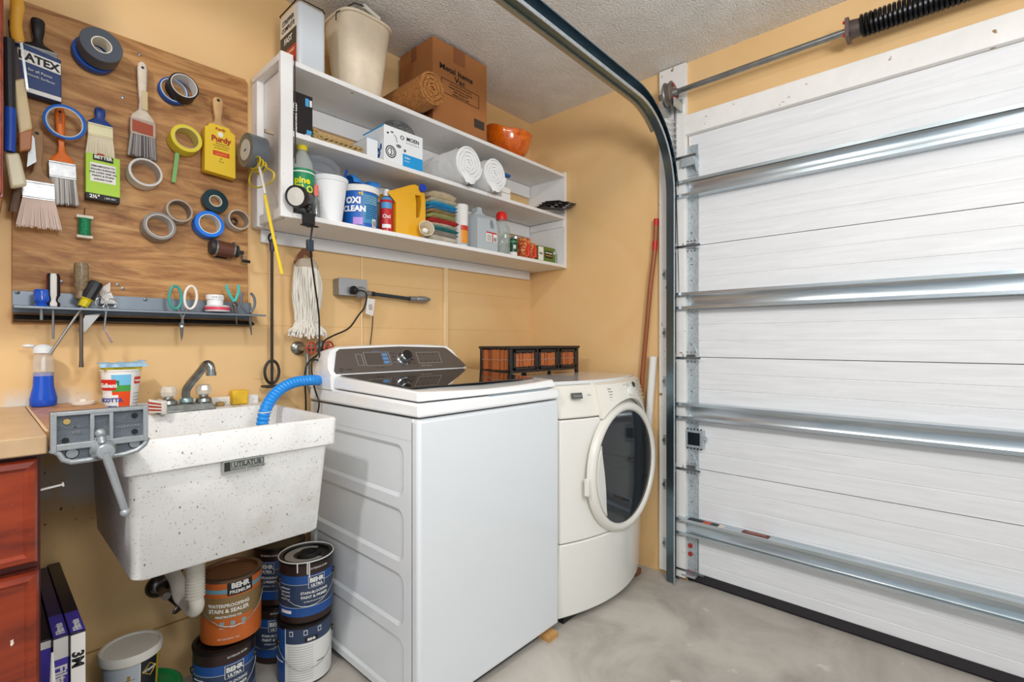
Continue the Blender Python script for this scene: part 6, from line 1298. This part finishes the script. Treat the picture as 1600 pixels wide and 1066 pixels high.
o = MB().box(c.x-.044, c.x+.046, c.y-.032, c.y+.032, c.z+ztop-.004, c.z+ztop+.010, mat('#d8c83c', .9, bump=.003, bscale=200)).box(c.x-.045, c.x+.047, c.y-.033, c.y+.033, c.z+ztop+.010, c.z+ztop+.016, mat('#3a5a48', .95)).build('sponge', loc=(c.x, c.y, c.z+ztop), bevel=.003); tag(o, 'yellow and green sponge resting on top of the ricotta tub', 'sponge')
b = MB(); b.grid(lambda s_, u_: (c.x-.055+.112*s_, c.y-.04+.08*u_, c.z+ztop+.0185+.004*math.sin(9*s_)*math.sin(7*u_)+.006*(s_ > .92)), 20, 12, mat('#9fc3dc', .9, var=.3, vscale=60)); b.grid(lambda s_, u_: (c.x-.055+.112*s_, c.y-.041-.002*math.sin(20*s_), c.z+ztop+.0185-.011*u_+.004*math.sin(9*s_)*0), 20, 3, mat('#9fc3dc', .9, var=.3, vscale=60))
tag(b.build('cleaning_cloth', loc=(c.x, c.y, c.z+ztop+.018), ang=70), 'pale blue cleaning cloth draped over the sponge on the tub', 'cloth')
# scrub brush behind faucet
p = pY(255, 630, -.12); p.z = .955; t = thing('scrub_brush', 'scrub brush with red and white bristles left of the faucet', 'brush', tuple(p))
b = MB(); 
for i in range(7):
    for j in range(5):
        a = Vector((p.x-.008+.002*j, p.y-.03+.010*j, p.z+.012-i*.0045)); e_ = a+Vector((-.036-.002*(i % 2), -.004, .010-.001*i)); b.cyl(a, e_, .0022, mat('#c2472f', .6) if i % 2 else PAPER, n=5)
bo_ = b.build('bristles', t); bo_['kind'] = 'stuff'
b = MB(); b.grid(lambda s_, u_: (p.x-.008+.012*math.sin(PI*u_)+.008*s_, p.y-.035+.07*s_, p.z-.02+.046*u_-.0*s_), 8, 8, mat('#cfcac0', .4)); b.box(p.x-.012, p.x+.004, p.y-.034, p.y+.034, p.z-.024, p.z+.02, mat('#d5d1c8', .4)); b.build('block', t, bevel=.004)
# yellow sponge block
p = pY(374, 622, -.035); o = MB().box(p.x-.030, p.x+.024, -.06, -.022, .9305, .9305+.052, mat('#e8bc38', .9, bump=.004, bscale=150, var=.08, vscale=30)).build('sponge_block', loc=(p.x, -.05, .93), bevel=.006); tag(o, 'plain yellow sponge block standing on the sink back ledge', 'sponge')
p = pY(344, 630, -.045); o = MB().lathe([(.012, 0), (.016, .006), (.012, .014), (0, .016)], mat('#b4935c', .6, var=.3, vscale=60), (p.x, p.y, .9305), n=18).build('soap_bar', loc=tuple(p)); tag(o, 'small worn tan soap piece right of the faucet', 'soap')
# nail in cabinet side
a, b_ = pX(75, 763, CTX-.008), pX(103, 757, CTX+.035); a = Vector((CTX-.0075, pY(75, 763, -.6).y, pY(75, 763, -.6).z))
o = MB().cyl(a, a+Vector((.034, .0, .004)), .0022, PAPER, n=8).cyl(a+Vector((.033, 0, .004)), a+Vector((.036, 0, .0043)), .005, PAPER, n=10).build('nail', loc=tuple(a)); tag(o, 'white painted nail sticking out of the cabinet side below the vise', 'nail')

# ================================================================== UNDER THE SINK
def paint_can(x, y, z, label, kind, ang_face, group=None, R=.088, Hc=.205):
    t = thing('paint_can', label, 'paint can', (x, y, z), group); dk = mat('#3a2a26', .3, .3); c0 = (x, y, z+.001)
    bl_ = mat('#1f4f94', .35); nv = mat('#31415e', .35)
    orange = kind == 'stain'
    body = mat('#c8662a', .35, var=.15, vscale=10, stretch=(1, 1, .2)) if orange else dk
    MB().lathe([(R-.003, 0), (R, .003), (R, Hc-.012), (R+.002, Hc-.010), (R+.002, Hc-.002), (R-.002, Hc), (R-.012, Hc), (R-.014, Hc-.008), (0, Hc-.008)], None, c0, n=56, mats=[mat('#2a2322', .4)]+[body]*2+[mat('#2a2624' if not orange else '#6d5a48', .3, .6)]*3+[mat('#1d1a1a' if not orange else '#8a5a3c', .35, .3)]*3).build('body', t, ang=30)
    q = MB(); a = ang_face; PP = PAPER
    if orange:
        q.wrap(x, y, R+.0004, a-88, a+88, z+.085, z+.15, mat('#8a6f45', .35)); q.wrap(x, y, R+.0006, a-88, a+88, z+.163, z+.176, mat('#6f9db0', .4))
        q.wrap(x, y, R+.001, a+0, a+48, z+.155, z+.196, INK)
        label_text(q, (x, y), R, a+24, z+.177, 'BEHR', .022, PP, .05); label_text(q, (x, y), R, a+24, z+.160, 'PREMIUM', .015, PP, .02)
        label_text(q, (x, y), R, a+2, z+.121, 'WATERPROOFING', .0145, PP, .03); label_text(q, (x, y), R, a+2, z+.104, 'STAIN & SEALER', .0165, PP, .03); label_text(q, (x, y), R, a+2, z+.088, 'PENETRATING OIL', .009, PP, .02)
        for k in range(3): q.wrap(x, y, R+.0008, a-14+k*20, a-6+k*20, z+.062, z+.075, mat('#8fa3a8', .4)); label_text(q, (x, y), R, a-10+k*20, z+.054, 'RESISTS', .0045, PP, 0)
        label_text(q, (x, y), R, a+2, z+.02, 'NET CONTENTS 1 GAL', .006, PP, 0)
    elif kind == 'back':
        q.wrap(x, y, R+.0004, a-88, a-38, z+.01, z+.19, bl_); q.wrap(x, y, R+.0004, a-38, a+88, z+.145, z+.195, nv); q.wrap(x, y, R+.0004, a-38, a+88, z+.008, z+.145, mat('#e3e2de', .5)); q.wrap(x, y, R+.0007, a-39, a-37.5, z+.008, z+.195, PP)
        for k in range(15): q.wrap(x, y, R+.0007, a-32, a+22, z+.022+k*.008, z+.0235+k*.008, mat('#a9a9a8', .5))
        for k in range(3): q.wrap(x, y, R+.0008, a-28+k*30, a-20+k*30, z+.172, z+.188, PP); q.wrap(x, y, R+.001, a-27+k*30, a-21+k*30, z+.174, z+.186, nv)
        q.wrap(x, y, R+.0007, a+4, a+32, z+.148, z+.164, INK); label_text(q, (x, y), R, a+18, z+.152, 'BEHR', .011, PP, .05)
        label_text(q, (x, y), R, a-62, z+.08, 'STAIN-BLOCKING', .007, PP, 0); q.wrap(x, y, R+.0007, a+30, a+48, z+.07, z+.0725, INK)
    else:
        q.wrap(x, y, R+.0004, a-89, a+89, z+.135, z+.162, bl_); q.wrap(x, y, R+.0004, a-89, a+89, z+.055, z+.135, nv); q.wrap(x, y, R+.0004, a-89, a+89, z+.025, z+.055, bl_); q.wrap(x, y, R+.0007, a-89, a+89, z+.132, z+.1335, mat('#b9c4d4', .4)); q.wrap(x, y, R+.0007, a-89, a+89, z+.055, z+.0565, mat('#b9c4d4', .4))
        q.wrap(x, y, R+.0008, a+12, a+48, z+.118, z+.158, PP); q.wrap(x, y, R+.001, a+13, a+47, z+.119, z+.157, nv); label_text(q, (x, y), R, a+30, z+.137, 'BEHR', .020, PP, .05); label_text(q, (x, y), R, a+30, z+.122, 'ULTRA', .013, PP, .04)
        label_text(q, (x, y), R, a+26, z+.100, 'STAIN-BLOCKING', .0115, PP, .02); label_text(q, (x, y), R, a+26, z+.085, 'PAINT & PRIMER', .0125, PP, .02); label_text(q, (x, y), R, a+26, z+.072, 'EXTERIOR SATIN ENAMEL', .0062, PP, 0)
        for k in range(4): label_text(q, (x, y), R, a-40, z+.118-k*.012, 'STAIN-BLOCKING', .005, PP, 0)
        q.wrap(x, y, R+.0008, a-52, a-24, z+.036, z+.046, PP); label_text(q, (x, y), R, a+36, z+.18, 'EXTERIOR SATIN', .008, PP, 0)
    q.build('label', t)
    # wire handle: pivots at the sides and droops in front
    hh = MB(); h0 = z+.14; P = []
    for k in range(13):
        s_ = k/12; aa = math.radians(a-75+150*s_+12); dr = .004+.012*math.sin(PI*s_); P.append((x+(R+dr)*math.cos(aa), y+(R+dr)*math.sin(aa), h0-.075*math.sin(PI*s_)))
    hh.tube(P, .0016, WIRE, n=6); ho_ = hh.build('wire_handle', t)
    for aa in (a-63, a+87): r_ = math.radians(aa); MB().cyl((x+(R-.001)*math.cos(r_), y+(R-.001)*math.sin(r_), h0), (x+(R+.006)*math.cos(r_), y+(R+.006)*math.sin(r_), h0), .010, mat('#2b2422', .4), n=14).build('handle_ear', t)
    return t
Hc = .205
f0 = pZ(476, 1047, 0); f0 = (f0.x, f0.y)
paint_can(f0[0], f0[1], 0, 'paint can with white instruction panel facing out, under the drippy lidded can', 'back', VA(*f0)-4, Hc=Hc)
f1 = (f0[0]+.008, f0[1]+.004)
t = paint_can(f1[0], f1[1], Hc+.001, 'dark blue paint can with white drips and black pour spout lid beside the washer', 'front', VA(*f1)-8)
zz_ = 2*Hc+.002-.008+.001
b = MB().lathe([(.038, 0), (.038, .006), (.030, .014), (.026, .014), (.024, .006), (0, .006)], BLACK, (f1[0]+.004, f1[1]-.01, zz_), n=30)
for k in (-1, 0, 1): b.box(f1[0]+.004-.022, f1[0]+.004+.022, f1[1]-.012+k*.012, f1[1]-.007+k*.012, zz_+.005, zz_+.013, BLACK)
b.build('pour_spout', t)
b = MB().lathe([(.042, 0), (.070, 0), (.070, .0012), (.042, .0012)], mat('#a9a6a0', .5), (f1[0], f1[1], zz_), closed=True, n=40, a0=.5, a1=5.2)
va = VA(*f1); 
b.tube([(f1[0]+.0895*math.cos(a*PI/28), f1[1]+.0895*math.sin(a*PI/28), zz_+.008) for a in range(56)], .0022, PAPER, n=5, closed=True)
for da, l in ((-18, .03), (2, .038), (6, .05)):
    r_ = math.radians(va+da); b.cyl((f1[0]+.0905*math.cos(r_), f1[1]+.0905*math.sin(r_), zz_+.008), (f1[0]+.0895*math.cos(r_), f1[1]+.0895*math.sin(r_), zz_+.006-l), .0022, PAPER, n=6)
b.build('white_paint_drips', t)
g0 = pZ(351, 1093, 0); g0 = (g0.x, g0.y)
paint_can(g0[0], g0[1], 0, 'blue paint can standing under the orange stain can', 'front', VA(*g0)-12)
paint_can(g0[0]+.026, g0[1]+.018, Hc+.001, 'orange waterproofing stain can stacked on the blue can below the sink', 'stain', VA(*g0)-8)
h0_ = (f0[0]-.012, f0[1]+.186)
paint_can(h0_[0], h0_[1], 0, 'lower blue paint can at the back between the two front stacks', 'front', VA(*h0_)-35)
paint_can(h0_[0]+.004, h0_[1]+.002, Hc+.001, 'upper blue paint can at the back just under the sink bottom', 'front', VA(*h0_)-60)
# grout tub on the green lidded bucket
q0 = pZ(205, 1006, .25); gx, gy = q0.x, q0.y
t = thing('grout_bucket', 'low white bucket with bright green lid on the floor under the grout tub', 'bucket', (gx+.01, gy, 0))
MB().lathe([(.10, 0), (.112, .080)], mat('#d8d8d2', .4), (gx+.012, gy+.004, .001), n=48).build('body', t)
MB().lathe([(.114, .072), (.118, .075), (.118, .092), (.112, .096), (.104, .094), (.100, .090), (0, .090)], mat('#0f8a4a', .3), (gx+.012, gy+.004, .001), n=48).build('lid', t)
t = thing('grout_tub', 'white plastic tub with oval lid and black diamond-logo label near the filters', 'tub', (gx, gy, .093)); zb = .0925; va = VA(gx, gy)
MB().lathe([(.060, 0), (.062, .003), (.070, .142)], mat('#dcdcd6', .4), (gx, gy, zb), n=48).build('body', t)
MB().lathe([(.072, .130), (.0775, .132), (.079, .150), (.076, .157), (.070, .157), (.066, .153), (0, .152)], mat('#e3e0d6', .35), (gx, gy, zb), n=48).build('lid', t)
q = MB(); R = .0705
def cone2(a0, a1, z0, z1, m, e=.0):
    V = []; n = 12
    for i in range(n+1):
        a = math.radians(a0+(a1-a0)*i/n)
        for z in (z0, z1):
            for dr in (-.0015, 0): r_ = .0627+.0073*z/.142*1.0+.0006+e+dr; V.append((gx+r_*math.cos(a), gy+r_*math.sin(a), zb+z))
    q.add(V, [(i*4+1, i*4+5, i*4+7, i*4+3) for i in range(n)]+[(i*4+3, i*4+7, i*4+6, i*4+2) for i in range(n)]+[(i*4, i*4+4, i*4+5, i*4+1) for i in range(n)], m)
cone2(va-80, va+18, .006, .125, mat('#b9c0c8', .45)); cone2(va+18, va+62, .006, .128, mat('#23252a', .4)); cone2(va+22, va+58, .012, .04, mat('#7c8a94', .4), .0004); cone2(va+62, va+76, .006, .13, mat('#e0c23c', .4)); cone2(va+16.5, va+18.5, .006, .128, PAPER, .0004)
dm = [(0, .016), (.024, 0), (0, -.016), (-.024, 0)]
q.text('LATICRETE', .0085, (0, 0, zb+.092), XA, ZA, PAPER, wrap=(gx, gy, .0688, va+40), bold=.03)
P = [(gx+(.0690)*math.cos(math.radians(va+40)+a/.069), gy+.0690*math.sin(math.radians(va+40)+a/.069), zb+.095+z) for a, z in ((0, .018), (.010, .009), (.021, 0), (.010, -.009), (0, -.018), (-.010, -.009), (-.021, 0), (-.010, .009))]
q.tube(P, .0011, mat('#e0c23c', .4), n=4, closed=True)
for k in range(4): cone2(va-30, va+8, .02+k*.022, .0215+k*.022, mat('#77808a', .5), .0005)
q.text('grout sealer', .009, (0, 0, zb+.035), XA, ZA, mat('#59626e', .5), wrap=(gx, gy, .0665, va-20))
cone2(va-28, va-22, .055, .075, mat('#a8803c', .5), .0008); cone2(va-8, va-2, .085, .10, mat('#a8803c', .5), .0008)
q.build('label', t)
# filters
m_fp = mat('#4b3fb0', .35); m_fk = mat('#191426', .3)
zt = .508
for k in range(3):
    x1 = -2.163-.0268*k; x0 = x1-.0262; y0 = -.515+.02*k; zk = zt-.006*k
    t = thing('furnace_filter', ('outermost furnace filter carton with a white topped spine, farthest from the cabinet', 'middle furnace filter carton with purple and white spine', 'inner furnace filter carton next to the cabinet')[k], 'air filter', ((x0+x1)/2, -.27, 0))
    MB().box(x0, x1, y0, -.012, .001, zk, m_fk if k != 1 else mat('#2a2050', .3)).build('carton', t, bevel=.0015)
    q = MB(); y = y0-.0008; xm = (x0+x1)/2
    if k == 0:
        q.box(x0+.0008, x1-.0008, y, y+.001, zk-.185, zk-.004, PAPER).box(x0+.0008, x1-.0008, y, y+.001, .01, zk-.185, m_fp).text('3M', .028, (xm-.0098, y-.0003, zk-.06), -ZA, XA, INK, bold=.04).box(xm-.008, xm+.008, y-.0004, y, zk-.25, zk-.22, PAPER)
        q.prism([(xm-.011, zk-.215), (xm, zk-.19), (xm+.011, zk-.215)], y-.0004, y, PAPER, plane='xz')
        q.text('Filtration', .018, (x1+.0005, y0+.02, zk-.03), YA, ZA, PAPER, 'LEFT') if False else None
    elif k == 1:
        q.box(x0+.0008, x1-.0008, y, y+.001, zk-.05, zk-.004, PAPER).box(x0+.0008, x1-.0008, y, y+.001, .01, zk-.05, m_fp).text('Filtrete', .028, (xm-.0095, y-.0003, zk-.105), -ZA, XA, PAPER, bold=.03)
        for j in range(3): q.box(xm-.006+j*.005, xm-.004+j*.005, y-.0004, y, zk-.28, zk-.17, PAPER)
    else: q.box(x0+.0008, x1-.0008, y, y+.001, zk-.02, zk-.004, PAPER).box(x0+.0008, x1-.0008, y, y+.001, .01, zk-.02, m_fp)
    # printing on the top edge
    if k < 2:
        q.box(x0+.0008, x1-.0008, y0+.004, y0+.12, zk, zk+.0006, m_fp); q.text('Filtrete', .02, (xm+.007, y0+.01, zk+.001), YA, -XA, PAPER, 'LEFT', bold=.03)
    q.build('printing', t)
# red and white narrow packet
t = thing('caulk_tube', 'narrow red and white tube squeezed between the cabinet and the filters', 'tube', (-2.236, -.56, 0))
MB().cyl((-2.222, -.585, .001), (-2.222, -.565, .44), .0115, mat('#d9d6d0', .5), n=16).cyl((-2.222, -.5725, .28), (-2.222, -.5652, .44), .0118, RED, n=16).build('body', t)
MB().cyl((-2.222, -.565, .44), (-2.222, -.555, .50), .005, PAPER, r1=.002, n=10).build('nozzle', t)
# waste pipe and stop valve
t = thing('sink_drain_pipe', 'white corrugated waste pipe under the laundry sink', 'pipe', (-1.80, -.30, .4))
px_ = pY(305, 905, -.33); m_wp = mat('#dcd6ca', .4); b = MB(); N = 40
b.lathe([((.021 if i % 2 else .0255), px_.z+.07-.0045*i) for i in range(28)], m_wp, (px_.x, -.33, 0), n=24); b.build('corrugated_sleeve', t)
b = MB(); b.tube([(px_.x, -.33, px_.z-.05), (px_.x+.004, -.33, px_.z-.075), (px_.x+.004, -.30, px_.z-.10), (px_.x, -.24, px_.z-.095), (px_.x-.01, -.22, px_.z-.08), (px_.x-.012, -.18, px_.z-.04), (px_.x-.012, -.01, px_.z-.03)], .02, m_wp, n=16, smooth=5); b.build('trap', t)
t = thing('stop_valve', 'dark chrome stop valve with round handle on the wall under the sink', 'valve', (-1.91, -.05, .35)); sv = pY(250, 918, -.02)
MB().lathe([(.038, 0), (.036, .006), (.022, .018), (.012, .02)], mat('#5d5a58', .25, .9), (sv.x, -.001, sv.z), (0, -1, 0), n=30).cyl((sv.x, -.01, sv.z), (sv.x, -.10, sv.z), .012, mat('#6f6c6a', .3, .9)).build('body', t)
MB().cyl((sv.x, -.06, sv.z), (sv.x+.03, -.11, sv.z-.035), .008, mat('#5d5a58', .3, .9)).lathe([(.006, -.004), (.026, -.003), (.028, 0), (.026, .004), (.006, .006)], mat('#7c7a78', .3, .8), (sv.x+.034, -.115, sv.z-.04), (.5, -.75, -.45), n=26, sq=(1, .7)).build('handle', t)
MB().tube([(sv.x, -.09, sv.z), (sv.x+.03, -.09, sv.z+.03), (sv.x+.05, -.10, sv.z+.12), (sv.x+.05, -.09, sv.z+.25)], .006, mat('#5a5654', .4, .7), n=10, smooth=4).build('riser', t)

# ================================================================== BASKET CHEST ON THE DRYER, LEANING THINGS
bx0, bx1, by0, by1, bz0, bz1 = -.70, -.165, -.475, -.275, 1.012, 1.135
t = thing('wicker_chest', 'small dark framed chest with three reed panelled drawers on top of the dryer', 'chest', (-.43, -.37, .992))
m_df = mat('#2b2523', .4, var=.25, vscale=25); m_re = mat('#b0622c', .6); m_rd2 = mat('#8a4318', .6); m_tn = mat('#b08a70', .7)
b = MB(); w = .014
b.box(bx0-.004, bx1+.004, by0-.006, by1+.004, bz1-.012, bz1, m_df).box(bx0, bx1, by0+.002, by1, bz0, bz0+.012, m_df)
for x in (bx0, bx1-.016):
    for y in (by0, by1-.016): b.box(x, x+.016, y, y+.016, .9925, bz1-.01, m_df)
for x in (bx0+.195, bx0+.36): b.box(x-.006, x+.006, by0+.001, by0+.014, bz0, bz1-.01, m_df)
b.box(bx0+.3, bx0+.32, by1-.02, by1, .9925, bz0, m_df)
b.box(bx0+.012, bx1-.012, by1-.006, by1-.002, bz0, bz1-.01, m_df).box(bx1-.012, bx1-.006, by0+.012, by1-.012, bz0, bz1-.01, m_df).box(bx0+.02, bx1-.02, by0+.03, by1-.01, bz0+.01, bz1-.012, mat('#1a1513', .8))
b.build('frame', t, bevel=.002)
rnd = random.Random(2)
def reeds(b, p0, p1, z0, z1, off, n):
    p0, p1 = Vector(p0), Vector(p1)
    for i in range(n):
        q_ = p0.lerp(p1, (i+.5)/n); m = m_re if rnd.random() < .65 else m_rd2
        b.cyl((q_.x, q_.y, z0+rnd.uniform(0, .004)), (q_.x, q_.y, z1-rnd.uniform(0, .004)), (p1-p0).length/n*.48, m, n=6)
    zm = (z0+z1)/2; P = [p0.lerp(p1, i/8)+Vector((0, 0, zm+.002*math.sin(i*2)))+Vector(off)*.004 for i in range(9)]
    b.tube(P, .0018, m_tn, n=5)
b = MB(); reeds(b, (bx0+.004, by0+.018, 0), (bx0+.004, by1-.018, 0), bz0+.012, bz1-.014, (-1, 0, 0), 18); b.build('side_reeds', t)
for k, (x0, x1) in enumerate(((bx0+.022, bx0+.187), (bx0+.203, bx0+.352), (bx0+.368, bx1-.02))):
    d = MB(); y = by0-.001
    d.box(x0, x1, y, y+.012, bz1-.030, bz1-.016, m_df).box(x0, x1, y, y+.012, bz0+.014, bz0+.026, m_df).box(x0, x0+.014, y, y+.012, bz0+.014, bz1-.016, m_df).box(x1-.014, x1, y, y+.012, bz0+.014, bz1-.016, m_df)
    do_ = d.build('drawer', t, bevel=.001)
    r_ = MB(); reeds(r_, (x0+.016, y+.008, 0), (x1-.016, y+.008, 0), bz0+.026, bz1-.03, (0, -1, 0), 12); r_.build('reed_panel', do_)
# leaning stick with red tip
b = MB(); P = [Vector((-.024, -.60, .02)), Vector((-.026, -.74, .70)), pX(1006, 560, -.030), pX(1016, 450, -.031), pX(1023, 390, -.026), pX(1025, 352, -.022)]
t = thing('mop_pole', 'long reddish brown wooden handle with red tip leaning in the corner by the jamb', 'pole', tuple(P[0]))
b.tube(P, .0115, mat('#9a5a34', .4, var=.12, vscale=10, stretch=(1, 1, .2)), n=12, smooth=6); b.build('pole', t)
MB().cyl(P[-1], P[-1]+Vector((0, -.001, .035)), .012, mat('#c22018', .4), n=14).build('red_tip', t)
pz = P[4]; MB().cyl(pz, pz+Vector((0, -.002, .045)), .0125, mat('#c22018', .4), n=14).build('red_band', t)
A, B_ = pX(1021, 556, -.024), pX(1013, 668, -.024)
o = MB().cyl(A, B_, .019, mat('#e9e6e0', .4), n=24).build('white_tube', loc=tuple(B_)); tag(o, 'short white plastic tube wedged between the dryer and the jamb plank', 'tube')
# shelf-end marks, ceiling fixture of the garage behind the viewer
# thin cable down the inner edge of the shelf's left panel
o = MB().tube([(-1.5895, SD-.002, ZT+.012), (-1.5893, SD-.0035, ZT-.05), (-1.589, SD-.003, ZM+.05), (-1.588, SD-.004, ZM-.02), (-1.587, SD-.004, ZM-.11)], .0022, mat('#3c241c', .5), n=6, smooth=4).build('thin_cable', loc=(-1.589, SD, ZM))
tag(o, 'thin dark brown cable running down the left inner edge of the white shelf', 'cable')
